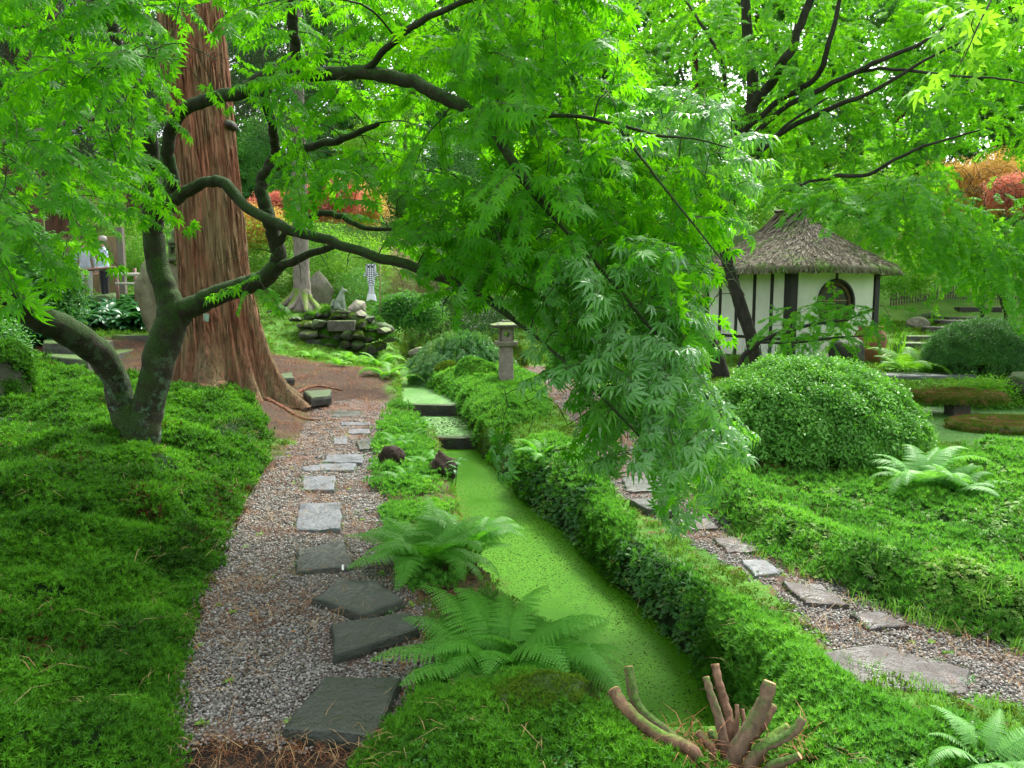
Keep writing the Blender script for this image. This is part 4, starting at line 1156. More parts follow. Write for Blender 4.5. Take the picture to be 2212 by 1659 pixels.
# ---------------------------------------------------------------- the big maple in front
mb = P(295, 950, 7.0); MT = Tree('maple_tree', (mb[0], mb[1], gz(mb[0], mb[1])), 'mossy forked maple on the left bank whose crown hangs over the stream', 'tree', BARK_MAPLE)
MT.limb([(300, 985, 7.0, .19), (295, 950, 7.0, .17), (285, 918, 7.02, .15), (262, 870, 7.0, .125), (250, 820, 6.95, .115), (215, 765, 6.8, .125), (150, 718, 6.5, .125), (80, 682, 6.2, .115), (0, 620, 5.9, .11), (-120, 560, 5.6, .09)], 'trunk', 16, .05, .006, 1)
MT.limb([(305, 975, 7.0, .15), (308, 940, 7.0, .16), (318, 890, 7.02, .145), (335, 820, 7.0, .14), (350, 760, 7.0, .15), (372, 690, 7.0, .14), (362, 640, 7.0, .11), (342, 580, 7.0, .1), (330, 500, 6.95, .095), (332, 440, 6.9, .1), (330, 380, 6.9, .07), (322, 300, 6.8, .07), (295, 205, 6.7, .065), (262, 140, 6.6, .062), (240, 60, 6.5, .058), (205, -30, 6.4, .055), (150, -160, 6.2, .04)], 'trunk', 16, .05, .006, 2)
MT.limb([(375, 690, 7.0, .12), (410, 665, 7.0, .105), (470, 635, 6.95, .095), (540, 612, 6.9, .088), (590, 590, 6.85, .08), (600, 550, 6.85, .072), (585, 480, 6.8, .066), (566, 420, 6.8, .06), (572, 380, 6.8, .058), (610, 345, 6.7, .045), (660, 320, 6.5, .036), (740, 300, 6.2, .028), (820, 265, 5.9, .02)], 'limb', 12, .05, .01, 3)
MT.limb([(572, 378, 6.8, .045), (592, 330, 6.7, .042), (588, 280, 6.5, .04), (575, 210, 6.3, .04), (570, 165, 6.1, .04)], 'limb', 10, .05, .01, 4)
MT.limb([(597, 582, 6.85, .05), (640, 562, 6.7, .04), (720, 530, 6.5, .032), (770, 540, 6.4, .028), (820, 560, 6.2, .02), (870, 575, 6.1, .012)], 'limb', 8, .05, .01, 5)
MT.limb([(598, 555, 6.8, .03), (610, 510, 6.8, .03), (650, 480, 6.7, .03), (700, 460, 6.5, .03), (740, 470, 6.4, .028), (790, 492, 6.3, .022), (860, 495, 6.1, .014)], 'limb', 8, .05, .01, 6)
MT.limb([(338, 445, 6.9, .07), (375, 432, 6.85, .062), (410, 410, 6.8, .055), (445, 393, 6.7, .05), (488, 398, 6.6, .052), (530, 445, 6.5, .048), (590, 478, 6.3, .045), (640, 500, 6.15, .044), (720, 522, 5.9, .04), (800, 550, 5.6, .038), (900, 580, 5.3, .036), (1000, 622, 5.0, .032), (1060, 655, 4.8, .025), (1110, 690, 4.6, .018)], 'limb', 10, .06, .008, 7)
MT.limb([(345, 440, 6.9, .06), (372, 400, 6.9, .055), (366, 340, 6.8, .055), (368, 280, 6.7, .055), (400, 235, 6.5, .055), (460, 212, 6.3, .055), (520, 200, 6.1, .055), (560, 172, 6.0, .06), (600, 158, 5.8, .058), (640, 155, 5.7, .055), (700, 158, 5.5, .05), (780, 158, 5.2, .046), (870, 170, 4.95, .044), (940, 200, 4.75, .042), (1010, 240, 4.6, .038), (1060, 275, 4.5, .034), (1090, 320, 4.4, .028), (1130, 385, 4.3, .024), (1185, 440, 4.2, .02), (1245, 472, 4.1, .012)], 'limb', 12, .06, .008, 8)
MT.limb([(636, 165, 5.7, .04), (640, 110, 5.6, .04), (632, 50, 5.5, .04), (630, -20, 5.4, .038), (600, -160, 5.3, .03)], 'limb', 10, .05, .008, 9)
MT.limb([(1060, 275, 4.5, .015), (1110, 255, 4.4, .015), (1230, 250, 4.25, .013), (1330, 268, 4.15, .011), (1420, 292, 4.05, .009), (1500, 300, 4.0, .006), (1580, 320, 3.95, .004)], 'limb', 6, .05, .006, 10)
MT.limb([(1090, 330, 4.4, .016), (1150, 420, 4.3, .014), (1280, 560, 4.1, .012), (1390, 690, 3.95, .011), (1480, 800, 3.85, .009), (1560, 900, 3.8, .006), (1610, 970, 3.75, .003)], 'limb', 6, .05, .006, 11)
MT.limb([(1330, 268, 4.15, .009), (1400, 360, 4.0, .008), (1470, 450, 3.9, .007), (1550, 550, 3.8, .005), (1610, 640, 3.75, .003)], 'limb', 6, .05, .005, 12)
MT.limb([(1060, 655, 4.8, .014), (1160, 730, 4.5, .012), (1260, 820, 4.2, .010), (1360, 920, 4.0, .008), (1430, 1000, 3.9, .005), (1465, 1060, 3.85, .003)], 'limb', 6, .05, .006, 13)
MT.limb([(300, 215, 6.7, .035), (240, 250, 6.2, .03), (150, 260, 5.6, .025), (40, 300, 5.0, .02), (-80, 330, 4.5, .012)], 'limb', 8, .05, .01, 15)
MT.limb([(262, 140, 6.6, .035), (200, 100, 6.0, .03), (100, 60, 5.3, .022), (0, 60, 4.7, .015)], 'limb', 8, .05, .01, 16)
MT.limb([(780, 158, 5.2, .025), (860, 80, 4.7, .022), (960, 20, 4.3, .018), (1080, -20, 4.0, .014), (1200, -20, 3.8, .008)], 'limb', 8, .05, .01, 17)
A_tl = [(-200, -200), (560, -200), (540, 60), (420, 200), (340, 330), (300, 440), (180, 540), (60, 560), (-200, 560)]
A_tc = [(520, -200), (1100, -200), (1080, 260), (960, 330), (840, 330), (740, 260), (640, 300), (560, 240), (430, 260), (430, 60)]
A_mid = [(620, 300), (860, 330), (1160, 430), (1150, 640), (1060, 640), (960, 560), (860, 540), (700, 430), (620, 420)]
A_cr = [(980, -180), (1330, -180), (1340, 120), (1300, 300), (1520, 330), (1610, 470), (1620, 560), (1600, 640), (1500, 640), (1240, 560), (1040, 300)]
A_hang = [(1100, 600), (1250, 540), (1480, 540), (1560, 620), (1520, 760), (1610, 920), (1590, 980), (1500, 1010), (1440, 1050), (1330, 960), (1250, 880), (1185, 790), (1150, 690)]
A_low = [(1060, 840), (1180, 850), (1260, 930), (1150, 960), (1070, 1010)]
MT.twigs(in_pixpoly(A_tl, 150, 1, 3.8, 6.9), seed=1, every=.16)
MT.twigs(in_pixpoly(A_tl, 60, 12, 3.2, 4.5), seed=12, every=.16)
MT.twigs(in_pixpoly(A_tc, 120, 2, 5.0, 7.4), seed=2, every=.16)
MT.twigs(in_pixpoly(A_mid, 110, 3, 4.6, 6.6), seed=3, every=.16)
MT.twigs(in_pixpoly([(900, 400), (1180, 380), (1300, 560), (1120, 640), (980, 560)], 60, 13, 4.4, 6.0), seed=13, every=.15)
MT.twigs(in_pixpoly([(-600, -1300), (500, -1300), (500, -200), (-600, -200)], 34, 14, 3.4, 6.5), seed=14, every=.2)  # extra crown above the view, added to shade the left leaves
MT.twigs(in_pixpoly([(400, 600), (520, 520), (600, 560), (560, 630), (440, 610)], 7, 5, 6.2, 6.8), seed=5, every=.15)
MT.twigs(in_pixpoly([(860, 600), (1080, 640), (1090, 700), (900, 690)], 12, 6, 4.8, 5.8), seed=6, every=.14, sag=.2)
MT.twigs(in_pixpoly([(560, 560), (860, 540), (860, 580), (640, 620)], 9, 7, 6.0, 6.8), seed=7, every=.14)
MT.twigs(in_pixpoly([(-300, -1500), (1300, -1500), (1100, -200), (-300, -200)], 18, 8, 3.2, 6), seed=8, every=.2)  # unseen crown overhead, put in for its shade and kept sparse
n_dark = len(MT.sites)
MT.twigs(in_pixpoly(A_cr, 290, 21, 3.9, 6.2), seed=21, every=.13)
n_bright = len(MT.sites)
MT.twigs(in_pixpoly(A_hang, 135, 31, -.35, 1.1, lambda a, b: 4.5 - (a - 1080) / 560 * .8), seed=31, every=.135, sag=.25)
MT.twigs(in_pixpoly(A_low, 9, 32, 4.2, 4.7), seed=32, every=.12, sag=.25)
MT.twigs(in_pixpoly([(1380, 1030), (1470, 1030), (1490, 1080), (1430, 1110)], 4, 33, 3.7, 3.9), seed=33, every=.12, sag=.2)
MT.twigs(in_pixpoly([(1340, 190), (1560, 190), (1640, 330), (1620, 420), (1400, 250)], 40, 34, 4.2, 5.0), seed=34, every=.14, sag=.25)
MT.finish()
ids = np.arange(len(MT.sites))
GAPS = [[(1000, 640), (1125, 650), (1170, 740), (1180, 885), (1030, 890)], [(385, 390), (530, 430), (550, 560), (400, 640), (380, 500)], [(395, 690), (560, 640), (640, 780), (380, 780)], [(150, 590), (300, 580), (330, 460), (420, 560), (420, 760), (-50, 760), (-50, 640)],
        [(1170, 885), (1290, 975), (1400, 1060), (1300, 1100), (1100, 1000)],
        [(540, 640), (860, 610), (1040, 705), (1040, 830), (1000, 1000), (540, 1000)], [(1275, 985), (1400, 1030), (1425, 1100), (1650, 1060), (1700, 1400), (1100, 1400), (1000, 1040), (1090, 1010)],
        [(1345, -200), (1350, 140), (1560, 190), (1650, 340), (1630, 430), (1530, 540), (1505, 600), (1570, 690), (1505, 770), (1530, 810), (1600, 890), (1635, 970), (1570, 1030), (1500, 1100), (2300, 1100), (2300, -200)]]
ok = thin_out(MT, GAPS) & thin_out(MT, [[(160, 495), (262, 480), (275, 600), (150, 600)]], .3) & ~((ids < n_bright) & ~thin_out(MT, [[(530, 380), (860, 400), (860, 560), (620, 600), (530, 560)], [(355, -200), (490, -200), (520, 240), (520, 400), (390, 390)]], .4))
ok &= thin_out(MT, [[(690, 570), (810, 580), (820, 700), (690, 690)]], .0, 8, .36)
ok &= thin_out(MT, [[(1030, 640), (1120, 650), (1140, 760), (1030, 780)]], .0, 4, .4)
_px, _py = project(np.array(MT.sites)[:, :3])
pale = (np.random.default_rng(2).uniform(0, 1, len(ids)) < smooth(420, 720, _py) * .9 * (_px > 1040)) | (ids >= n_bright + 2000) | ((_px > 1340) & (_py > 170) & (_py < 420) & (ids >= n_bright))
MT.leaves(SPRAYS, ok & ~pale, 1.0, .35, 'foliage', 1)
MT.leaves(SPRAYS_PALE, ok & pale, .95, .28, 'foliage_drooping', 2)
print('maple sites', len(MT.sites))
# the leaves that show largest, one by one: at the tips of the nearest hanging twigs
_r = np.random.default_rng(9)
S = np.array(MT.sites); dcam = np.linalg.norm(S[:, :3] - np.array([0, 0, CAMZ]), axis=1)
vis = in_view(S[:, :3], 0, 0); cand = np.argsort(dcam + (~(vis & ok)) * 99)[:150]
LM = []
for i in range(4):
    V, F = maple_leaf(.1, 7, .6, 200 + i)
    LM.append(make_mesh('leaf', V, F, MAPLE_PALE if i % 2 else MAPLE, False))
Minv = Matrix.Translation(MT.t.location).inverted()
for i in cand:
    for j in range(2):
        o = bpy.data.objects.new('leaf', LM[int(_r.integers(0, 2)) * 2 + int(i >= n_bright)]); COL.objects.link(o); o.parent = MT.t
        d = S[i, 3:]; az = math.atan2(d[1], d[0]) + _r.uniform(-.9, .9)
        o.location = tuple(S[i, :3] + d * .1 * j - MT.base + _r.normal(0, .02, 3)); o.rotation_euler = (_r.uniform(-.4, .4), _r.uniform(.3, 1.0), az); o.scale = (_r.uniform(.8, 1.1),) * 3

# ---------------------------------------------------------------- the second maple beside the hut
q = P(1545, 790, 15.5); zb = gz(q[0], q[1])
M2 = Tree('maple_tree', (q[0], q[1], zb), 'tall dark limbed maple left of the thatched hut, fine crown spreading over its roof', 'tree', BARK_DARK)
M2.limb([(1560, 830, 15.5, .2), (1545, 770, 15.5, .17), (1515, 700, 15.5, .15), (1498, 620, 15.5, .14), (1506, 560, 15.4, .14), (1530, 500, 15.3, .14), (1548, 440, 15.2, .15), (1575, 400, 15.1, .15), (1590, 350, 15, .13), (1600, 290, 15, .12), (1625, 230, 15, .12), (1622, 150, 15, .11), (1612, 60, 15, .1), (1608, -60, 15, .08)], 'trunk', 12, .06, .01, 41)
M2.limb([(1640, 830, 15.0, .15), (1625, 740, 15.0, .13), (1600, 660, 15, .13), (1578, 590, 15, .12), (1562, 530, 15, .11), (1560, 470, 15.1, .11), (1578, 410, 15.1, .1)], 'trunk', 10, .06, .01, 42)
for i, l in enumerate([[(1620, 235, 15, .09), (1650, 200, 14.8, .1), (1690, 140, 14.4, .095), (1720, 80, 14.2, .085), (1750, 0, 14, .075), (1780, -80, 13.8, .06)],
    [(1600, 290, 15, .06), (1680, 220, 14.5, .06), (1760, 170, 14, .055), (1790, 100, 13.6, .05), (1810, 20, 13.4, .04), (1830, -60, 13.2, .03)],
    [(1590, 330, 15, .06), (1700, 230, 14.3, .055), (1820, 170, 13.7, .05), (1900, 130, 13.2, .045), (1990, 95, 12.8, .035), (2070, 30, 12.4, .02)],
    [(1790, 180, 13.9, .03), (1870, 152, 13.5, .03), (1960, 152, 13, .028), (2060, 165, 12.5, .022), (2160, 170, 12.2, .016), (2260, 190, 12, .01)],
    [(1590, 380, 15, .06), (1650, 310, 14.6, .055), (1780, 240, 13.9, .05), (1880, 200, 13.3, .04), (2000, 130, 12.8, .025), (2080, 90, 12.4, .012)],
    [(1575, 430, 15.1, .06), (1640, 420, 14.6, .05), (1720, 405, 14.1, .048), (1800, 380, 13.6, .042), (1880, 375, 13.2, .035), (1960, 330, 12.7, .028), (2050, 300, 12.3, .02), (2120, 280, 12, .012)],
    [(1700, 408, 14.2, .03), (1760, 430, 13.8, .026), (1830, 440, 13.4, .02), (1900, 480, 13, .012)],
    [(1560, 480, 15.1, .05), (1600, 420, 14.8, .045), (1640, 340, 14.4, .04), (1700, 270, 14, .03), (1790, 210, 13.6, .02)],
    [(1600, 290, 15, .05), (1570, 220, 15.2, .04), (1560, 130, 15.4, .035), (1520, 60, 15.6, .03), (1480, 0, 15.8, .02)],
    [(1548, 440, 15.2, .04), (1480, 400, 15.4, .03), (1420, 320, 15.5, .02)]]):
    M2.limb(l, 'limb', 8, .06, .015, 50 + i)
M2.twigs(in_pixpoly([(1330, -150), (2400, -150), (2400, 420), (2000, 440), (1700, 380), (1500, 400), (1350, 250)], 760, 51, 13.4, 18), seed=51, every=.24, rmin=.004, start=.2)
M2.twigs(in_pixpoly([(1640, 390), (2000, 380), (2400, 400), (2400, 600), (2200, 620), (2050, 560), (1960, 520), (1850, 500), (1700, 470)], 300, 52, 11.4, 15), seed=52, every=.24, rmin=.004, start=.2, sag=.2)
M2.twigs(in_pixpoly([(1700, 430), (1790, 420), (1800, 480), (1740, 520)], 8, 53, 13, 14), seed=53, every=.3, rmin=.004)
M2.finish(); print('maple2 sites', len(M2.sites))
ok2 = thin_out(M2, [[(2040, 320), (2230, 330), (2240, 460), (2090, 455)]], .35, 6, .3) & thin_out(M2, [[(1500, 470), (1700, 440), (1760, 450), (1850, 490), (1975, 555), (2000, 620), (1950, 780), (1500, 780)]], .0, 5, .4)
M2.leaves(SPRAYS_FAR, ok2, 1.0, .22, 'foliage', 5)

# ---------------------------------------------------------------- the low maple in front of the hut wall
q = P(1590, 800, 13.0); zb = gz(q[0], q[1])
M3 = Tree('low_maple', (q[0], q[1], zb), 'low spreading maple with flat leaf layers in front of the white hut wall', 'tree', BARK_DARK)
M3.limb([(1590, 840, 13, .06), (1600, 780, 13, .05), (1640, 740, 12.9, .045), (1700, 715, 12.8, .038), (1760, 700, 12.7, .03), (1830, 690, 12.6, .02), (1900, 660, 12.6, .012)], 'trunk', 8, .06, .01, 61)
M3.limb([(1640, 740, 12.9, .03), (1720, 740, 12.6, .025), (1800, 730, 12.3, .018), (1880, 725, 12.2, .01)], 'limb', 6, .06, .01, 62)
M3.twigs(in_pixpoly([(1630, 700), (1700, 660), (1800, 645), (1900, 660), (1930, 690), (1860, 715), (1780, 740), (1700, 735)], 55, 63, 12.0, 13.2), seed=63, every=.24, rmin=.003, sag=.12)
M3.finish(); M3.leaves(SPRAYS_FAR, None, .75, .2, 'foliage', 6)

# ---------------------------------------------------------------- giant redwood
def flared_trunk(name, px, Ytr, cx0, prof, label, mat, seed=0, seg=200, group=None, lobes=9):
    """prof: (height, radius, flute depth) from the ground up"""
    c0 = P(cx0, 860, Ytr); zb = gz(c0[0], c0[1]) - .12
    t = root(name, (c0[0], c0[1], zb), label, 'tree', group)
    r_ = np.random.default_rng(seed); ph = r_.uniform(0, 6.28, 4)
    V = []; T = []; hs = []
    prof = spline(np.array(prof), 10)
    ang = np.arange(seg) * 2 * math.pi / seg
    for h, rr, fl in prof:
        k = 1 + fl * (.6 * np.cos(lobes * ang + ph[0] + h * .15) + .5 * np.cos((lobes - 4) * ang + ph[1]) + .35 * np.cos(3 * ang + ph[2]))
        k = k + .035 * np.cos(23 * ang + ph[3] + .4 * np.sin(h)) * (1 if h > .3 else .6) + .02 * np.cos(41 * ang + h * .3)
        k = k + .045 * (np.abs(vnoise(ang * 13 + .25 * h, np.full(seg, h * .55), 1.0, seed + 4) - .5) * 2 - .4) + .022 * (vnoise(ang * 30, np.full(seg, h * 1.5), 1.0, seed + 6) - .5)
        k = k * (1 + (vnoise(ang * 6 + 50, np.full(seg, h * .7), 2.0, seed) - .5) * .10)
        lean = px(h)
        V += [(c0[0] + lean + rr * kk * math.cos(a), c0[1] + rr * kk * math.sin(a), zb + h) for a, kk in zip(ang, k)]
        T += [max(0, 1 - h / 1.3)] * seg
    n = len(prof); F = []
    for i in range(n - 1):
        for k in range(seg): F.append((i * seg + k, i * seg + (k + 1) % seg, (i + 1) * seg + (k + 1) % seg, (i + 1) * seg + k))
    V = np.array(V); tc = np.repeat(np.array(T)[:, None], 3, 1)
    # shallow toes reach into the litter and follow it
    low = V[:, 2] < zb + .35
    gzv = ground_h(V[:, 0], V[:, 1]); V[low, 2] = np.maximum(V[low, 2], gzv[low] - .10 + (V[low, 2] - zb) * .8)
    V[low, 2] = np.minimum(V[low, 2], np.maximum(gzv[low] + .5, zb + .1))
    o = obj('trunk', make_mesh('trunk', V, np.array(F), mat, True, tc), t)
    return t, c0, zb
RW, rc, rzb = flared_trunk('redwood_tree', lambda h: -.055 * h, 11.6, 492, [(0, 1.02, .34), (.12, .92, .32), (.3, .80, .25), (.6, .68, .17), (1.0, .585, .10), (1.6, .51, .05), (2.6, .465, .03), (4, .44, .02), (6, .43, .02), (9, .40, .02), (12, .36, .02)], 'giant red barked redwood trunk with flared roots behind the forked maple', REDWOOD, 3)
# fibrous bark strips standing off the trunk
sm = MB(); r_ = np.random.default_rng(8)
for i in range(420):
    h = r_.uniform(.7, 8); a = r_.uniform(math.pi * .95, math.pi * 2.05); rr = np.interp(h, [.6, 1, 1.6, 2.6, 4, 6, 9], [.68, .585, .51, .465, .44, .43, .40]) * r_.uniform(.99, 1.03)
    l = r_.uniform(.15, .6); w = r_.uniform(.008, .022)
    pts = []
    for k in range(4):
        hh = h + l * k / 3; aa = a + r_.normal(0, .008); ro = rr + (.012 if k in (1, 2) else .0) + r_.uniform(0, .01)
        pts.append((rc[0] - .055 * hh + ro * math.cos(aa), rc[1] + ro * math.sin(aa), rzb + hh))
    sm.tube(pts, [w * .3, w, w * .9, w * .2], 4, False)
sb = sm.build('bark_strips', REDWOOD, RW); sb['kind'] = 'stuff'
# small green label plate nailed to the trunk
q = P(445, 686, 10.98); s = MB(); s.box((q[0], q[1], q[2]), (.085, .006, .11), rot=(0, R(8), R(-6))); s.build('name_plate', plain('plate_green_grey', (.22, .33, .25), .4), RW, False, .002)
# surface roots creeping through the litter
for i, (pts) in enumerate([[(560, 850, 11.3), (620, 862, 11.0), (680, 878, 10.6), (730, 880, 10.7)], [(470, 862, 10.8), (500, 885, 10.0), (560, 905, 9.5)], [(600, 838, 12.0), (670, 826, 13.0), (740, 832, 13.2)], [(250, 872, 8.4), (180, 850, 9.4), (100, 822, 10.5)]]):
    q = [np.array([*P(a, b, Y)[:2], 0]) for a, b, Y in pts]
    for v in q: v[2] = gz(v[0], v[1]) + .0
    c = spline(q, 6); c[:, 2] = ground_h(c[:, 0], c[:, 1]) + .008; s = MB(); s.tube(c, np.linspace(.045, .012, len(c)), 8, True, 0, .15, i); s.build('root', REDWOOD if i < 3 else BARK_DARK, RW)
# dead knot stubs
for (px, py) in ((386, 455), (500, 270)):
    q = P(px, py, 11.5); s = MB(); s.tube([q + [.0, .1, 0], q + [0, -.12, .0], q + [-.02, -.2, -.03]], [.07, .05, .015], 7, True, 0, .2); s.build('knot', BARK_DARK, RW)
# ================================================================ rocks, lanterns, hut and other things
def rock_mesh(name, r, mat, seed=0, sub=4, rough=.28, flat=.0):
    b = bmesh.new(); bmesh.ops.create_icosphere(b, subdivisions=sub, radius=1)
    V = np.array([v.co[:] for v in b.verts]); F = [[v.index for v in f.verts] for f in b.faces]; b.free()
    r_ = np.random.default_rng(seed)
    for _ in range(9):      # flat cleaved faces
        n = nrm(r_.normal(size=3)); d = r_.uniform(.55, .85); s = V @ n; V -= np.where(s > d, s - d, 0)[:, None] * n * .9
    k = 1 + rough * (fbm(V[:, 0] * 1.3 + V[:, 2], V[:, 1] * 1.3 - V[:, 2] * .7, 2.0, 3, seed) - .5) + .05 * (vnoise(V[:, 0] * 7 + V[:, 2] * 5, V[:, 1] * 7, 1.5, seed) - .5)
    V = V * k[:, None] * np.array(r)
    return make_mesh(name, V, F, mat, True)
def rock(name, c, r, mat, label=None, cat=None, group=None, seed=0, rz=0.0, parent=None, rough=.28, tilt=(0, 0)):
    o = obj(name, rock_mesh(name, r, mat, seed, rough=rough), parent, loc=c, rot=(tilt[0], tilt[1], rz))
    if parent is not None: pass
    return tag(o, label, cat, group)
def on_ground(px, py, Y, dz=0.0):
    q = P(px, py, Y); return np.array([q[0], q[1], gz(q[0], q[1]) + dz])

# left edge boulder, dark stumps, small loose stone, boulder by the jar
c = on_ground(-15, 860, 8.6); rock('boulder', c + [0, 0, .25], (.40, .40, .62), STONE_MOSSY, 'mossy grey boulder cut by the left edge of the photo above the moss slope', 'boulder', None, 4)
for (px, py, Y, r, lab, sd) in [(850, 1040, 7.75, (.16, .13, .17), 'rotten dark stump on the verge left of the other rotten stump', 5), (955, 1060, 7.45, (.15, .13, .2), 'rotten dark stump at the water edge with a seedling beside it', 6)]:
    q = P(px, py, Y); z = max(gz(q[0], q[1]), -.1); ob = rock('rotten_stump', (q[0], q[1], z + .06), r, plain('rotten_wood', (.035, .02, .012), .95, .6, 30, None, 1.0, .03), lab, 'stump', None, sd, rough=.6)
q = G(1573, 1122, .05); rock('loose_stone', (q[0], q[1], .035), (.1, .06, .05), STONE_SLAB_PALE, 'small loose grey stone between the brown slab and the right moss bed', 'stone', None, 7)
c = on_ground(1828, 790, 16.6); rock('boulder', c + [0, 0, .25], (.42, .35, .46), STONE_DARK, 'dark leaning boulder in front of the terracotta jar', 'boulder', None, 9, tilt=(0, .3))
q = P(1165, 1590, 2.75); zz = gz(q[0], q[1]); mr = rock('mossy_rock', (q[0], q[1], zz + .0), (.19, .12, .085), STONE_MOSSY, 'lime green cushion of moss over a low rock at the bottom of the picture', 'mossy rock', None, 11)
def moss_on(o, r, n, src=MOSS_LIME_SRC, sc=1.0, zmin=-.1, name='moss_cover'):
    r_ = np.random.default_rng(5); me = o.data; co = np.empty(len(me.polygons) * 3); no = co.copy(); ar = np.empty(len(me.polygons))
    me.polygons.foreach_get('center', co); me.polygons.foreach_get('normal', no); me.polygons.foreach_get('area', ar)
    co = co.reshape(-1, 3); no = no.reshape(-1, 3); w = ar * (no[:, 2] > zmin); i = r_.choice(len(w), n, p=w / w.sum())
    p = co[i] + r_.normal(0, r, (n, 3)) * .5
    s = scatter(name, src, p, orient(nrm(no[i] + [0, 0, .3])), sc * r_.uniform(.8, 1.2, n)); s.parent = o
    return s
moss_on(mr, .01, 420, sc=.8)
for o_ in bpy.data.objects:
    if o_.name == 'boulder': moss_on(o_, .01, 1100, MOSS_SRC[0], 1.7, .1)

# standing stone with a small weathered lantern on it
c = on_ground(352, 735, 17.2); ST = rock('standing_stone', c + [0, .1, .95], (.62, .38, 1.02), STONE_TALL, 'tall rough upright stone behind the left trunk, a small lantern on top', 'standing stone', None, 12, rough=.35)
zt = P(380, 562, 17.2)[2]; q = P(382, 562, 17.2); LT = root('stone_lantern', (q[0], q[1], zt - .04), 'small weathered lantern with a knobbed top standing on the tall rough stone', 'lantern')
s = MB(); s.lathe([(.19, 0), (.21, .05), (.18, .10), (.13, .12)], (q[0], q[1], zt - .04), 18); s.build('base', STONE_MOSSY, LT)
s = MB(); z0 = zt + .07
for dx, dy, w, d in [(-.105, 0, .05, .24), (.105, 0, .05, .24)]: s.box((q[0] + dx, q[1] + dy, z0 + .13), (w, d, .27))
s.box((q[0], q[1], z0 + .03), (.16, .24, .07)); s.box((q[0], q[1], z0 + .235), (.16, .24, .065)); s.build('fire_box', STONE_MOSSY, LT, False, .012)
s = MB(); s.lathe([(.17, 0), (.19, .04), (.15, .09), (.10, .14), (.075, .17), (.10, .2), (.11, .25), (.07, .31), (.02, .36)], (q[0], q[1], z0 + .27), 18); s.build('roof', STONE_MOSSY, LT)

# flat mossy steps on the left terrace
for i, (pts, Y, h, lab) in enumerate([([(100, 768), (190, 778), (300, 752), (268, 738), (180, 742)], 15.2, .09, 'broad mossy flat stone slab between the two maple trunks'),
    ([(95, 740), (200, 742), (245, 735), (200, 728), (90, 730)], 16.5, .1, 'thin grey slab behind the broad mossy one on the left terrace'),
    ([(240, 733), (325, 733), (330, 724), (250, 722)], 17.0, .1, 'long low kerb stone in front of the standing stone'),
    ([(130, 796), (210, 800), (260, 792), (190, 786)], 13.6, .08, 'low mossy slab nearest the forked maple on the left terrace')]):
    pc = np.mean([P(a, b, Y)[:2] for a, b in pts], 0); z = gz(*pc); pl = [tuple(G(a, b, z + h)[:2]) for a, b in pts]
    if i in (2,): pl = [tuple(P(a, 730, Y + (.35 if b < 730 else 0))[:2]) for a, b in pts]
    s = MB(); V, F = slab_geo(pl, z - .2, z + h, 70 + i, .03, 4); s.add(V, F); tag(s.build('stone_slab', STONE_STEP, None, False), lab, 'slab', 'flat stones on the left terrace')

# ---------------------------------------------------------------- stone lantern by the stream
q = on_ground(1093, 850, 14.0); q[2] -= .02; SL = root('stone_lantern', q, 'stone lantern with round light hole and flat square roof beside the stream', 'lantern')
def lb(parts, name, mat, bev=.01):
    s = MB()
    for c_, d_, tp in parts: s.box(q + np.array(c_), d_, .12, tp)
    return s.build(name, mat, SL, False, bev)
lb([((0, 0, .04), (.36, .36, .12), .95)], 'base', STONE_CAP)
lb([((0, 0, .41), (.27, .27, .66), .84)], 'shaft', STONE_LANTERN, .02)
lb([((0, 0, .765), (.34, .34, .05), 1.15), ((0, 0, .81), (.40, .40, .04), 1.0)], 'platform', STONE_LANTERN)
# fire box: four walls, the front and back pierced by a round hole
def holed(w, h, r, n=32, cz=0.0):
    V = []; F = []
    for k in range(n):
        a = 2 * math.pi * k / n; ca, sa = math.cos(a), math.sin(a); m = max(abs(ca) / (w / 2), abs(sa) / (h / 2))
        V += [(r * ca, 0, cz + r * sa), (ca / m, 0, sa / m)]
    # exact corners
    for k in range(n): F.append((2 * k, 2 * k + 1, 2 * ((k + 1) % n) + 1, 2 * ((k + 1) % n)))
    return np.array(V), F
def slab_from(V, F, th):
    n = len(V); A = V + [0, -th / 2, 0]; B = V + [0, th / 2, 0]
    G_ = [tuple(f) for f in F] + [tuple(i + n for i in f[::-1]) for f in F]; m = n // 2
    for k in range(m): a, b = 2 * k, 2 * ((k + 1) % m); G_.append((a, b, b + n, a + n)); G_.append((b + 1, a + 1, a + 1 + n, b + 1 + n))
    return np.vstack([A, B]), G_
s = MB(); Rz = rotm(0, 0, .12); c0 = q + [0, 0, .955]
hv, hf = slab_from(*holed(.25, .25, .052, cz=.0), .04)
for yy in (-.105, .105): s.add(hv @ Rz.T + c0 + Rz @ np.array([0, yy, 0]), hf)
hv2 = hv[:, [1, 0, 2]] * [1, -1, 1]
for xx in (-.105, .105): s.add((hv2 @ Rz.T) + c0 + Rz @ np.array([xx, 0, 0]), [f[::-1] for f in hf])
s.build('fire_box', STONE_LANTERN, SL, False)
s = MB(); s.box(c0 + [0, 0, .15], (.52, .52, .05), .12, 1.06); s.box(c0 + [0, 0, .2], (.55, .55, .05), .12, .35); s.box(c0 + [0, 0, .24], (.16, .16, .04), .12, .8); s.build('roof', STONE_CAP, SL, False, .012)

# small round topped post lantern farther back
q2 = on_ground(878, 752, 21.0); PL = root('post_lantern', q2, 'short round topped stone post lantern at the far end of the stream', 'lantern')
s = MB(); s.lathe([(.16, -.1), (.15, .1), (.12, .16), (.12, .30), (.15, .34)], q2, 16); s.build('post', STONE_LANTERN, PL)
s = MB(); s.lathe([(.15, .345), (.19, .40), (.2, .46), (.15, .53), (.06, .56)], q2, 16); s.build('roof', STONE_LANTERN, PL)

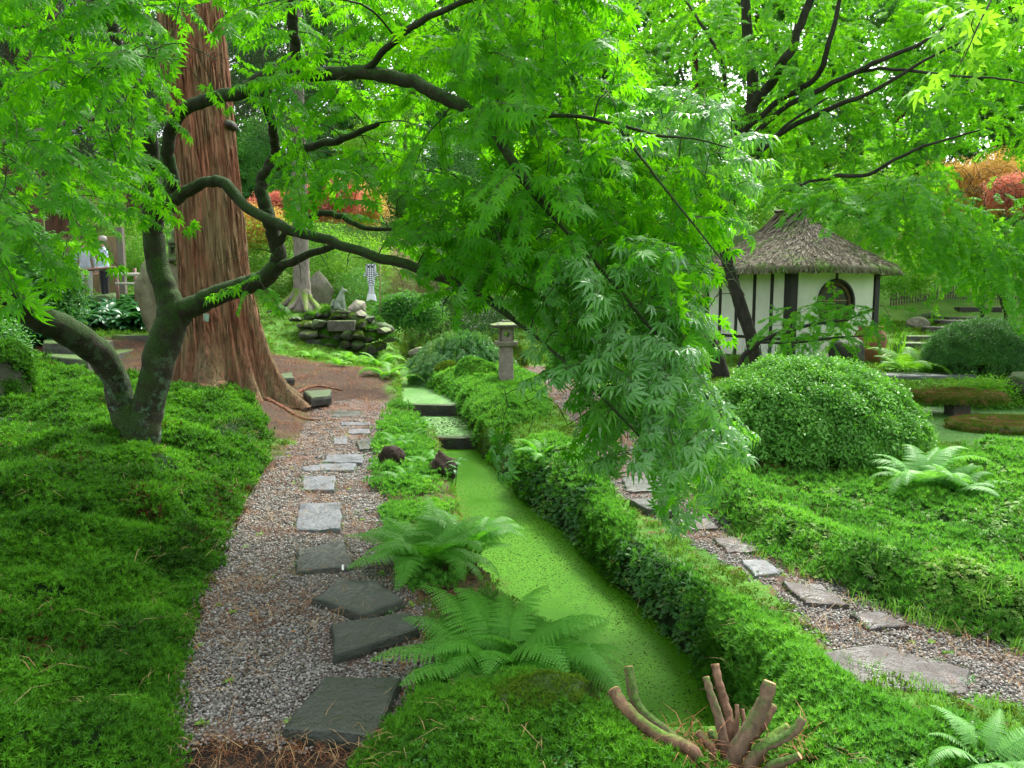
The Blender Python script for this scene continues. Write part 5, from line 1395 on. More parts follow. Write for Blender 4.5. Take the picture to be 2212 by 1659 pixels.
# ---------------------------------------------------------------- rockery with the fox statue
RY = 18.9; rq = on_ground(745, 745, RY); ROCK = root('rockery', rq, 'dry stone rockery wall with mossy rocks and one square block under the fox statue', 'rockery')
r_ = np.random.default_rng(21)
for i, (px, py, w, h) in enumerate([(672, 684, 30, 12), (692, 680, 20, 12), (706, 678, 22, 18), (725, 683, 26, 14), (745, 681, 24, 15), (762, 685, 22, 14), (782, 680, 26, 17), (800, 690, 22, 14), (815, 697, 22, 15),
    (665, 703, 40, 18), (688, 700, 36, 20), (785, 702, 28, 18), (802, 712, 28, 16), (668, 722, 40, 20), (700, 725, 44, 22), (728, 727, 34, 20), (752, 722, 30, 22), (776, 724, 30, 20), (800, 730, 30, 20), (680, 740, 44, 18), (715, 745, 44, 16), (745, 745, 36, 18), (772, 746, 32, 20), (800, 755, 34, 24), (790, 772, 40, 22), (828, 715, 34, 14), (838, 733, 30, 16), (820, 750, 30, 18), (640, 690, 26, 12)]):
    c_ = P(px, py, RY + r_.uniform(-.15, .15) + (.35 if py < 700 else 0)); k = RY / FPX
    so = rock('stone', c_, (w * k * .56, .26, h * k * .60), [STONE_MOSSY, STONE_CAP, STONE_MOSSY, STONE_DARK][i % 4] if i != 6 else STONE_LANTERN, parent=ROCK, seed=100 + i, rz=0)
    if i % 3 != 1 and i != 6: moss_on(so, .01, 90, MOSS_LIME_SRC if i % 2 else MOSS_SRC[0], 1.6, .15)
c_ = P(739, 704, RY - .1); s = MB(); s.box(c_, (.66, .3, .26)); s.build('square_block', STONE_CAP, ROCK, False, .02)
# earth behind the wall that carries the statue
rock('earth_fill', P(745, 712, RY + .55), (1.25, .6, .42), STONE_MOSSY, parent=ROCK, seed=150)

def skin_figure(name, chains, mat, parent=None, lv=2, loc=(0, 0, 0), rz=0.0, scale=1.0):
    """chains: lists of (x, y, z, radius); a chain whose first point equals an existing one is welded to it. Returns the grown mesh."""
    V = []; Rr = []; E = []; key = {}
    for ch in chains:
        prev = None
        for x, y, z, r in ch:
            k = (round(x, 4), round(y, 4), round(z, 4))
            if k not in key: key[k] = len(V); V.append((x, y, z)); Rr.append(r)
            i = key[k]
            if prev is not None and prev != i: E.append((prev, i))
            prev = i
    me = bpy.data.meshes.new(name); me.from_pydata(V, E, []); me.update()
    o = bpy.data.objects.new(name + '_grow', me); COL.objects.link(o)
    m = o.modifiers.new('skin', 'SKIN'); m.use_smooth_shade = True
    for i, r in enumerate(Rr): me.skin_vertices[0].data[i].radius = (r, r) if not isinstance(r, tuple) else r; 
    me.skin_vertices[0].data[0].use_root = True
    su = o.modifiers.new('sub', 'SUBSURF'); su.levels = lv; su.render_levels = lv
    dg = bpy.context.evaluated_depsgraph_get(); dg.update()
    out = bpy.data.meshes.new_from_object(o.evaluated_get(dg)); out.name = name
    bpy.data.objects.remove(o, do_unlink=True)
    out.materials.clear()
    for mm in (mat if isinstance(mat, list) else [mat]): out.materials.append(mm)
    out.polygons.foreach_set('use_smooth', [True] * len(out.polygons))
    return out
FOXSTONE = stone_mat('fox_stone', (.17, .22, .16), (.33, .40, .30), (.08, .16, .03), .1, 12)
fq = P(735, 672, RY + .35)
FX = root('fox_statue', fq, 'grey green stone fox sitting on the rockery and looking right', 'statue')
fm = skin_figure('body', [
    [(-.06, 0, .10, .115), (-.045, 0, .20, .115), (.0, 0, .31, .10), (.035, 0, .40, .075), (.055, 0, .47, .062), (.075, 0, .515, .066), (.12, 0, .512, .05), (.165, 0, .495, .03), (.205, 0, .485, .016)],
    [(.0, 0, .31, .10), (.075, .055, .26, .045), (.10, .055, .12, .034), (.10, .055, .03, .032), (.14, .055, .015, .026)],
    [(.0, 0, .31, .10), (.075, -.055, .26, .045), (.10, -.055, .12, .034), (.10, -.055, .03, .032), (.14, -.055, .015, .026)],
    [(-.06, 0, .10, .115), (-.02, .09, .10, .075), (.05, .10, .05, .045), (.09, .10, .02, .03)],
    [(-.06, 0, .10, .115), (-.02, -.09, .10, .075), (.05, -.10, .05, .045), (.09, -.10, .02, .03)],
    [(-.06, 0, .10, .115), (-.15, 0, .05, .05), (-.20, .02, .12, .05), (-.19, .02, .22, .045), (-.15, .02, .3, .02)]], FOXSTONE)
o = obj('body', fm, FX, world_coords=False)
for sd in (-1, 1):
    s = MB(); s.add([(.055, sd * .015, .56), (.095, sd * .02, .56), (.075, sd * .055, .545), (.062, sd * .04, .625)], [(0, 1, 3), (1, 2, 3), (2, 0, 3), (0, 2, 1)]); o = s.build('ear', FOXSTONE, None, False); o.parent = FX
    s = MB(); s.lathe([(.0, -.008), (.008, 0), (.0, .008)], (.13, sd * .042, .53), 8); o = s.build('eye', STONE_DARK, None); o.parent = FX
s = MB(); s.box((0, 0, -.02), (.46, .32, .05)); o = s.build('plinth', STONE_CAP, None, False, .01); o.parent = FX

c = on_ground(693, 655, 24.0); rock('standing_stone', c + [0, 0, .45], (.42, .25, .62), STONE_LANTERN, 'pale lichened upright stone behind the fox statue', 'standing stone', None, 31)
c = P(772, 668, 20.4); rock('garden_rock', c, (.3, .3, .28), STONE_LANTERN, 'pale round rock just right of the fox statue', 'rock', None, 32)
for i, (px, py, Y, r, lab) in enumerate([(915, 745, 20.5, (.45, .3, .22), 'rounded grey rock right of the rockery by the far stream'), (885, 795, 17.9, (.3, .25, .2), 'brown rock at the head of the upper water'),
        (925, 790, 18.2, (.35, .25, .2), 'purple brown rock at the head of the upper water under the lacy maple'), (232, 612, 21.0, (.55, .4, .32), 'smooth pale rock in front of the reed fence'),
        (100, 640, 17.8, (.25, .25, .3), 'squarish pale rock among the left ground cover'), (2010, 612, 27, (.4, .3, .22), 'pale rock on the far grass slope right of the hut'),
        (1985, 655, 24.5, (.35, .3, .25), 'brown rock beside the garden steps'), (2215, 890, 13.3, (.5, .5, .3), 'dark rock on the far shore of the pond behind the bench slab')]):
    c = on_ground(px, py, Y); rock('garden_rock', c + [0, 0, r[2] * .5], r, [STONE_LANTERN, STONE_MOSSY][i % 2] if i != 7 else STONE_MOSSY, lab, 'rock', None, 40 + i)

# ---------------------------------------------------------------- koi windsock on a bamboo pole
kz = P(801, 570, 22); kb = on_ground(801, 665, 22.0)
m, nt, out = new_mat('windsock_scales')
co = coord(nt, 'Object'); sp = nt.nodes.new('ShaderNodeSeparateXYZ'); nt.links.new(co, sp.inputs[0])
ch = nt.nodes.new('ShaderNodeTexChecker'); mp = nt.nodes.new('ShaderNodeMapping'); mp.inputs['Scale'].default_value = (24, 24, 24); mp.inputs['Rotation'].default_value = (0, R(45), 0)
nt.links.new(co, mp.inputs[0]); nt.links.new(mp.outputs[0], ch.inputs[0]); ch.inputs['Scale'].default_value = 1
body = math_(nt, 'GREATER_THAN', sp.outputs[2], -.62)
wv = math_(nt, 'GREATER_THAN', math_(nt, 'SINE', math_(nt, 'MULTIPLY', sp.outputs[0], 160)), .45)
kf = math_(nt, 'ADD', math_(nt, 'MULTIPLY', body, ch.outputs['Fac']), math_(nt, 'MULTIPLY', math_(nt, 'SUBTRACT', 1, body), math_(nt, 'MULTIPLY', wv, math_(nt, 'GREATER_THAN', sp.outputs[2], -.85))))
bsdf(nt, out, mix(nt, kf, (.75, .76, .85), (.10, .10, .15)), .7)
KOI = m
WS = root('windsock', kz, 'black and white carp shaped windsock hanging head up from a thin pole', 'windsock')
V = []; F = []; n = 20; prof = [(0, .13), (-.08, .15), (-.25, .15), (-.45, .115), (-.62, .085), (-.75, .075), (-.9, .12), (-1.05, .15)]
for z, r in prof:
    for k in range(n): a = 2 * math.pi * k / n; V.append((r * math.cos(a), r * .45 * math.sin(a), z + (-.06 * abs(math.cos(a)) + .05 if z < -1 else 0)))
for i in range(len(prof) - 1):
    for k in range(n): F.append((i * n + k, i * n + (k + 1) % n, (i + 1) * n + (k + 1) % n, (i + 1) * n + k))
o = obj('fabric', make_mesh('fabric', V, F, KOI, True), WS, world_coords=False)
for sd in (-1, 1):
    s = MB(); s.add([(sd * .145, 0, -.2), (sd * .23, .01, -.33), (sd * .2, .01, -.38), (sd * .135, 0, -.3)], [(0, 1, 2, 3)]); o = s.build('fin', KOI, None); o.parent = WS
    s = MB(); s.lathe([(0, -.004), (.03, 0), (0, .004)], (0, 0, 0), 12); o = s.build('eye', plain('windsock_eye', (.02, .02, .02)), None); o.parent = WS; o.location = (sd * .05, -.066, -.08); o.rotation_euler = (R(90), 0, 0)
s = MB(); s.tube([kb + [.25, .1, -.1], kz + [.25, .1, .5]], [.02, .015], 8); s.tube([kz + [.26, .1, .42], kz + [0, 0, .3], kz + [0, 0, .28]], [.008, .006, .004], 6); s.tube([kz + [0, 0, .3], kz + [-.1, 0, 0]], .002, 3); s.tube([kz + [0, 0, .3], kz + [.1, 0, 0]], .002, 3)
tag(s.build('windsock_pole', plain('bamboo_pole', (.25, .2, .1))), 'thin bamboo pole that holds the carp windsock', 'pole')

# ---------------------------------------------------------------- thatched hut
A_ = P(1703, 772, 18.5)[:2]; B_ = P(1883, 772, 19.45)[:2]
u_ = (B_ - A_) / np.linalg.norm(B_ - A_); v_ = np.array([-u_[1], u_[0]]); LU = float(np.linalg.norm(B_ - A_)); LV = 3.3
HZ = min(gz(*A_), gz(*B_)) - .05; HT = 2.46
HUT = root('hut', (A_[0], A_[1], HZ), 'white plastered garden hut with dark posts, round window and shaggy thatched roof', 'hut')
HUT.rotation_euler = (0, 0, math.atan2(u_[1], u_[0]))
HM = Matrix.LocRotScale(HUT.location, HUT.rotation_euler, (1, 1, 1))
PLASTER = plain('plaster_white', (.70, .71, .62), .85, .10, 3, None, .3, .01)
BEAM = plain('beam_dark', (.018, .016, .014), .7, .4, 12, (1, 1, .2))
def hb(name, mat, boxes, bev=0, parent=None, smooth_=False):
    s = MB()
    for c_, d_ in boxes: s.box(c_, d_)
    o = s.build(name, mat, None, smooth_, bev); o.parent = parent or HUT
    return o
zs = .1; zm = .62; zt_ = HT - HZ - .02
hb('plinth', STONE_CAP, [((LU / 2, .0, .03), (LU + .12, .16, .2)), ((0, LV / 2, .03), (.16, LV + .12, .2)), ((LU, LV / 2, .03), (.16, LV, .2)), ((LU / 2, LV, .03), (LU, .16, .2))], .02)
# front wall around the round window
wc, wr, wz = 1.30, .53, 1.50
W_, H_ = LU - .26, zt_ - zm - .05
hv, hf = holed(W_, H_, wr, 64, wz - (zm + .04 + H_ / 2) )
hv[1::2, 2] = hv[1::2, 2]
# snap outer ring vertices nearest the corners onto them
out_i = np.arange(1, len(hv), 2)
for sx in (-1, 1):
    for sz in (-1, 1):
        tgt = np.array([sx * W_ / 2, 0, sz * H_ / 2]); j = out_i[np.argmin(np.linalg.norm(hv[out_i] - tgt, axis=1))]; hv[j] = tgt
hv2, hf2 = slab_from(hv, hf, .08)
s = MB(); s.add(hv2 + [LU / 2 + .03, 0, zm + .04 + H_ / 2], hf2); o = s.build('wall_panel', PLASTER, None, False); o.parent = HUT
wcx = LU / 2 + .03
hb('wall_panel', PLASTER, [((LU / 2 + .03, 0, (zs + zm - .04) / 2 + .02), (W_, .08, zm - .04 - zs - .02))])
# side wall panels between posts
posts = [0, .62, 1.28, 2.0, 2.7, LV]
for i in range(5):
    a, b = posts[i] + (.12 if i == 0 else .05), posts[i + 1] - .05
    hb('wall_panel', PLASTER, [((0, (a + b) / 2, (zs + zm - .04) / 2 + .02), (.08, b - a, zm - .04 - zs - .02))])
    hb('wall_panel', PLASTER, [((0, (a + b) / 2, (zm + .04 + zt_) / 2), (.08, b - a, zt_ - zm - .04))])
hb('wall_panel', PLASTER, [((LU, LV / 2, zt_ / 2 + .05), (.08, LV - .2, zt_ - .1))]); hb('wall_panel', PLASTER, [((LU / 2, LV, zt_ / 2 + .05), (LU - .2, .08, zt_ - .1))])
hb('corner_post', BEAM, [((0, 0, zt_ / 2 + .05), (.22, .24, zt_))], .01); hb('corner_post', BEAM, [((LU, 0, zt_ / 2 + .05), (.16, .16, zt_))], .01)
hb('corner_post', BEAM, [((0, LV, zt_ / 2 + .05), (.16, .16, zt_))], .01); hb('corner_post', BEAM, [((LU, LV, zt_ / 2 + .05), (.16, .16, zt_))], .01)
for y in posts[1:-1]: hb('post', BEAM, [((-.012, y, zt_ / 2 + .05), (.11, .095, zt_ - .05))], .006)
hb('rail', BEAM, [((wcx, -.006, zm), (W_ + .04, .10, .07))]); hb('rail', BEAM, [((-.004, LV / 2 + .06, zm), (.098, LV - .28, .07))])
hb('top_plate', BEAM, [((LU / 2, -.01, zt_ + .02), (LU + .3, .13, .12)), ((0, LV / 2, zt_ + .022), (.135, LV + .3, .118))])
hb('post', BEAM, [((wcx, -.03, (wz + wr + zt_) / 2 + .03), (.07, .05, zt_ - wz - wr))])
# round window: dark ring, reed lined reveal, lattice and panes
WN = MB(); WN.lathe([(wr - .005, -.05), (wr + .055, -.045), (wr + .06, .03), (wr - .005, .035)], (0, 0, 0), 56)
ringV = np.vstack(WN.V)
s = MB(); nseg = 56; s.add(np.stack([ringV[:, 0], -ringV[:, 2], ringV[:, 1]], 1) + [wcx, -.045, wz], [f for f in WN.F if len(f) == 4] + [(3 * nseg + k, 3 * nseg + (k + 1) % nseg, (k + 1) % nseg, k) for k in range(nseg)])
wn = s.build('window', BEAM, None, True); wn.parent = HUT
REED = plain('reed_brown', (.24, .17, .09), .8, .5, 30, (1, 1, .2))
s = MB()
for k in range(70):
    a = 2 * math.pi * k / 70; s.box((wcx + (wr - .055) * math.cos(a), .0, wz + (wr - .055) * math.sin(a)), (.09, .03, .014), rot=(0, -a, 0))
o = s.build('reed_rim', REED, None, False); o.parent = wn
s = MB(); s.lathe([(wr - .11, 0), (wr - .11, .012)], (0, 0, 0), 48); gv = np.vstack(s.V); s2 = MB(); s2.add(np.stack([gv[:, 0], gv[:, 2], gv[:, 1]], 1) + [wcx, .03, wz], s.F)
m, nt, out = new_mat('dark_window_glass'); bsdf(nt, out, (.015, .02, .015), .12); o = s2.build('pane', m, None, False); o.parent = wn
for dx in (-.02, .02): pass
s = MB(); s.box((wcx, .012, wz), (.035, .03, 2 * (wr - .11))); o = s.build('glazing_bar', REED, None, False); o.parent = wn
s = MB(); s.box((wcx, .008, wz + .06), (2 * (wr - .12), .02, .03)); s.box((wcx, .008, wz - .2), (1.8 * (wr - .14), .02, .03)); o = s.build('glazing_bar', REED, None, False); o.parent = wn
# thatch
cx_, cy_ = LU / 2, LV / 2; ex, ey = LU / 2 + 1.0, LV / 2 + .72; RH = 1.55; ze = zt_ - .03; ridge = .55
def eave(th):
    c_, s_ = math.cos(th), math.sin(th); p = 3.2
    k = (abs(c_ / ex) ** p + abs(s_ / ey) ** p) ** (-1 / p); return np.array([k * c_, k * s_])
fz = spline(np.array([(0, 0.0), (.02, .07), (.12, .15), (.35, .32), (.6, .53), (.8, .72), (.93, .88), (1, 1.0)]), 3)
V = []; F = []; n = 72; rows = []
def roof_pt(th, f, z):
    e = eave(th); e2 = np.array([e[0], e[1] * 1.0]); rd = np.array([0, ridge * np.clip(e[1] / ey * 1.6, -1, 1)])
    p = e2 * (1 - f) + rd * f; w = .05 * (vnoise(th * 9, f * 6, 1.5, 3) - .5)
    return (cx_ + p[0], cy_ + p[1], ze + z * RH + float(w))
inner = []
V += [(cx_ + eave(2 * math.pi * k / n)[0] * .72, cy_ + eave(2 * math.pi * k / n)[1] * .72, ze + .12) for k in range(n)]
V += [(cx_ + eave(2 * math.pi * k / n)[0] * .985, cy_ + eave(2 * math.pi * k / n)[1] * .985, ze - .06 + .02 * math.sin(k * 2.3)) for k in range(n)]
for f, z in fz:
    for k in range(n): V.append(roof_pt(2 * math.pi * k / n, min(f, 1), z))
nr = len(fz) + 2
for i in range(nr - 1):
    for k in range(n): F.append((i * n + k, i * n + (k + 1) % n, (i + 1) * n + (k + 1) % n, (i + 1) * n + k))
m, nt, out = new_mat('thatch')
geo = nt.nodes.new('ShaderNodeNewGeometry'); co = coord(nt)
c1 = ramp(nt, [(0, (.045, .036, .026)), (.35, (.115, .095, .07)), (.7, (.22, .19, .145)), (1, (.33, .30, .24))], geo.outputs['Random Per Island'])
k = math_(nt, 'ADD', noise(nt, 1.4, co, 5, .7), math_(nt, 'MULTIPLY', geo.outputs['Random Per Island'], .12))
c1 = mix(nt, ramp(nt, [(.60, (0,) * 3), (.68, (.85,) * 3)], k), c1, (.09, .17, .02)); bsdf(nt, out, c1, .9, None, spec=.2); THATCH = m
TH = make_mesh('roof', V, F, THATCH, True); roof = obj('roof', TH, HUT, world_coords=False)
SV = []; SF = []; r_ = np.random.default_rng(4)
fzf, fzz = fz[:, 0], fz[:, 1]
for i in range(9000):
    th = r_.uniform(0, 6.283); f = r_.uniform(-.01, .97) ** 1.0; l = r_.uniform(.03, .10); f2 = max(f - l, -.03)
    pz = lambda ff: np.interp(ff, fzf, fzz)
    a = np.array(roof_pt(th, max(f, 0), pz(f))); b = np.array(roof_pt(th + r_.normal(0, .02), f2, pz(f2) if f2 > 0 else -.02))
    a[2] += .02; b[2] += .035 + r_.uniform(0, .03) if f2 > 0 else -.04
    w = r_.uniform(.006, .014); sd = nrm(np.cross(b - a, [0, 0, 1.0])) * w; q = len(SV)
    SV += [a - sd * .6, a + sd * .6, b + sd, b - sd, (a + b) / 2 + [0, 0, w * 1.5]]; SF += [(q, q + 1, q + 4), (q + 1, q + 2, q + 4), (q + 2, q + 3, q + 4), (q + 3, q, q + 4)]
o = obj('straw', make_mesh('straw', np.array(SV), np.array(SF), THATCH, False), roof, world_coords=False); o['kind'] = 'stuff'
s = MB()
for i in range(46):
    y0 = cy_ + r_.uniform(-ridge, ridge); x0 = cx_ + r_.normal(0, .03); zt2 = ze + RH - .05
    dx = r_.choice([-1, 1]) * r_.uniform(.3, .75); s.tube([(x0 - dx * .35, y0, zt2 + .17), (x0, y0 + r_.normal(0, .05), zt2 + .12 + r_.uniform(-.03, .03)), (x0 + dx, y0 + r_.normal(0, .1), zt2 - .30 * abs(dx) / .5)], [.02, .024, .012], 4)
s.tube([(cx_, cy_ - ridge - .12, ze + RH + .2), (cx_, cy_, ze + RH + .08), (cx_, cy_ + ridge, ze + RH + .12)], [.07, .10, .06], 8)
o = s.build('ridge_bundle', THATCH, None, False); o.parent = roof; o['kind'] = 'stuff'

# ---------------------------------------------------------------- terracotta jar
jq = on_ground(1877, 782, 17.6); s = MB(); s.lathe([(.17, 0), (.24, .1), (.33, .32), (.36, .5), (.33, .66), (.26, .76), (.25, .80), (.29, .84), (.27, .85), (.22, .80)], (0, 0, 0), 32)
o = s.build('jar', plain('terracotta', (.30, .12, .06), .75, .25, 5), None); o.location = jq; tag(o, 'large terracotta jar standing at the right corner of the hut', 'jar')

# ---------------------------------------------------------------- mossy stone bench slabs in the pond
for (px, py, Y, rx, ry, th, lab, sd) in [(2070, 850, 12.3, .74, .5, .14, 'round mossy stone slab resting on a square block at the pond edge', 3), (2185, 920, 10.9, .9, .55, .2, 'lower thick mossy slab just above the green pond', 5)]:
    c = P(px, py, Y) + (np.array([0, 0, .07]) if sd == 5 else 0); BS = root('stone_bench', (c[0], c[1], c[2] - .5), lab, 'stone slab'); s = MB()
    s.lathe([(.8, -th), (.97, -th * .8), (1.0, -.03), (.96, 0), (.6, .02), (.3, .05 if sd == 3 else .03), (.12, .08 if sd == 3 else .03)], c, 48, sx=rx, sy=ry)
    o = s.build('slab', stone_mat('bench_stone', (.10, .07, .045), (.2, .15, .1), (.07, .12, .01), .6, 3), BS); moss_on(o, .01, 2600, MOSS_LIME_SRC, 1.7, -.3); moss_on(o, .01, 700, NEEDLE_SRC[0], 1.6, .3, 'needle_cover')
    s = MB(); s.box(c - [0, 0, th + .16], (.3, .26, .3), 0.1); s.build('block', STONE_CAP, BS, False, .02)
    s = MB(); s.lathe([(.8, -.55), (.72, -.45), (.5, -.42)], c + [0, 0, .12 - th], 28, sx=rx, sy=ry); s.build('foot', STONE_DARK, BS)

# ---------------------------------------------------------------- people behind the left shrubs
SKINM = plain('skin', (.45, .26, .18), .6, .05); HAIR_M = plain('hair_brown', (.06, .035, .02), .7); HAIR_G = plain('hair_grey', (.35, .33, .3), .7)
def person(px, Y, rz, top, legs, hairm, label, hand=None):
    b = on_ground(px, 640, Y); b[2] = P(px, 640, Y)[2] - .12
    t = root('person', b, label, 'person', None, rz)
    rt = [(0.17, -.02, 1.36, .055), (.24, -.03, 1.10, .045), (.24, -.12, .92, .035), (.23, -.26, .90, .03), (.22, -.33, .89, .024)] if hand else [(0.17, -.02, 1.36, .055), (.24, -.02, 1.10, .045), (.24, -.06, .86, .034), (.235, -.08, .78, .028)]
    lt = [(-0.17, -.02, 1.36, .055), (-.23, 0, 1.10, .045), (-.23, -.05, .86, .034), (-.225, -.07, .78, .028)]
    me = skin_figure('body', [
        [(0, 0, .93, .15), (0, 0, 1.08, .14), (0, -.01, 1.25, .15), (0, -.01, 1.38, .13), (0, 0, 1.46, .06), (0, -.01, 1.53, .055), (0, -.02, 1.60, .085), (0, -.02, 1.68, .09), (0, -.01, 1.73, .05)],
        [(0, 0, .93, .15), (.09, 0, .85, .09), (.10, -.01, .48, .062), (.10, 0, .10, .042), (.10, -.1, .035, .038), (.10, -.16, .03, .03)],
        [(0, 0, .93, .15), (-.09, 0, .85, .09), (-.10, -.01, .48, .062), (-.10, 0, .10, .042), (-.10, -.1, .035, .038), (-.10, -.16, .03, .03)],
        [(0, -.01, 1.38, .13)] + rt, [(0, -.01, 1.38, .13)] + lt], [SKINM, top, legs])
    n = len(me.polygons); cen = np.empty(n * 3); me.polygons.foreach_get('center', cen); cen = cen.reshape(-1, 3)
    mi = np.zeros(n, int); mi[cen[:, 2] < 1.47] = 1; mi[cen[:, 2] < .93] = 2
    tipz = .80; arm = np.abs(cen[:, 0]) > .19
    mi[arm & (cen[:, 2] > .78) & (cen[:, 2] < 1.45)] = 1
    if hand: mi[arm & (cen[:, 0] > 0) & (cen[:, 1] < -.27)] = 0
    mi[arm & (cen[:, 2] < .82) & (cen[:, 2] > .7)] = 0
    me.polygons.foreach_set('material_index', mi.astype(np.int32)); me.update()
    obj('body', me, t, world_coords=False)
    s = MB(); s.lathe([(.0, 0), (.07, .01), (.10, .06), (.105, .11), (.08, .165), (.0, .19)], (0, .015, 1.6), 16); o = s.build('hair', hairm, None); o.parent = t
    s = MB(); s.tube([(0, -.10, 1.665), (0, -.125, 1.63), (0, -.11, 1.625)], [.008, .014, .01], 6); o = s.build('nose', SKINM, None); o.parent = t
    for sd in (-1, 1):
        s = MB(); s.lathe([(0, -.01), (.011, 0), (0, .01)], (sd * .035, -.104, 1.672), 8); o = s.build('eye', HAIR_M, None); o.parent = t
        s = MB(); s.lathe([(0, -.028), (.014, 0), (0, .028)], (sd * .098, 0, 1.655), 8); o = s.build('ear', SKINM, None); o.parent = t
        hx, hy, hz = (rt[-1] if sd > 0 else lt[-1])[:3]
        for f in range(5):
            s = MB(); d = np.array([0, -.07, -.03]) if (hand and sd > 0) else np.array([0, -.02, -.075]); off = np.array([(f - 1.5) * .017, 0, 0]) if f < 4 else np.array([-.04 * sd, 0, .0])
            p0 = np.array([hx, hy, hz]) + off; s.tube([p0, p0 + d * .6, p0 + d + [0, .01, -.01]], [.009, .008, .006], 5); o = s.build('finger', SKINM, None); o.parent = t
    return t
person(188, 21.6, R(30), plain('shirt_pale', (.45, .47, .55), .85, .3, 8), plain('trousers_grey', (.42, .42, .40), .85, .15, 8), HAIR_M, 'person in pale loose top and light grey trousers behind the left shrubs')
person(228, 21.4, R(-35), plain('jacket_blue_white', (.50, .60, .72), .8, .3, 10), plain('trousers_black', (.02, .02, .025), .85), HAIR_G, 'person in light blue jacket and dark trousers resting a hand on the rail', True)

# rail, reed fence and posts
RAILM = plain('rail_wood', (.16, .08, .055), .6); RAILP = plain('rail_pale', (.45, .42, .36), .6)
FR = on_ground(160, 620, 20.6); FN = root('rail_fence', FR, 'low wooden rail fence in front of the two people', 'fence')
s = MB(); s.tube([P(120, 586, 20.6), P(190, 583, 20.6), P(250, 578, 20.6)], .04, 10); s.build('rail', RAILM, FN)
s = MB(); s.tube([P(246, 592, 20.4), P(304, 593, 20.2)], .045, 10); s.build('rail', RAILP, FN)
s = MB(); s.tube([P(250, 612, 20.4), P(304, 613, 20.2)], .03, 10); s.build('rail', RAILP, FN)
for px in (128, 250, 290):
    a = P(px, 584, 20.55); s = MB(); s.tube([a + [0, .03, .06], np.array([a[0], a[1] + .03, gz(a[0], a[1]) - .1])], .045, 8); s.build('fence_post', RAILM, FN)
RF = on_ground(180, 620, 22.6); RS = root('reed_screen', RF, 'upright reed screen with a square end post behind the two people', 'fence')
a0, a1 = P(60, 560, 22.9), P(256, 560, 22.4); REEDM = plain('reed_pale', (.30, .22, .12), .8, .5, 40, (1, 1, .1))
zb0, zt0 = P(150, 632, 22.6)[2], P(150, 512, 22.6)[2]
for k in range(150):
    f = (k + .5) / 150; s = MB() if k % 10 == 0 else s
    c = a0 + (a1 - a0) * f; s.box((c[0], c[1] + .01 * math.sin(k * 1.7), (zb0 + zt0) / 2 + .02 * math.sin(k * 2.1)), (.019, .014, zt0 - zb0))
    if k % 10 == 9: s.build('reed_panel', REEDM, RS, False)
c = P(263, 560, 22.3); s = MB(); s.box((c[0], c[1], (zb0 + zt0) / 2 + .1), (.17, .15, zt0 - zb0 + .3)); s.build('end_post', plain('post_grey', (.16, .14, .11), .8, .3, 20, (1, 1, .2)), RS, False, .01)

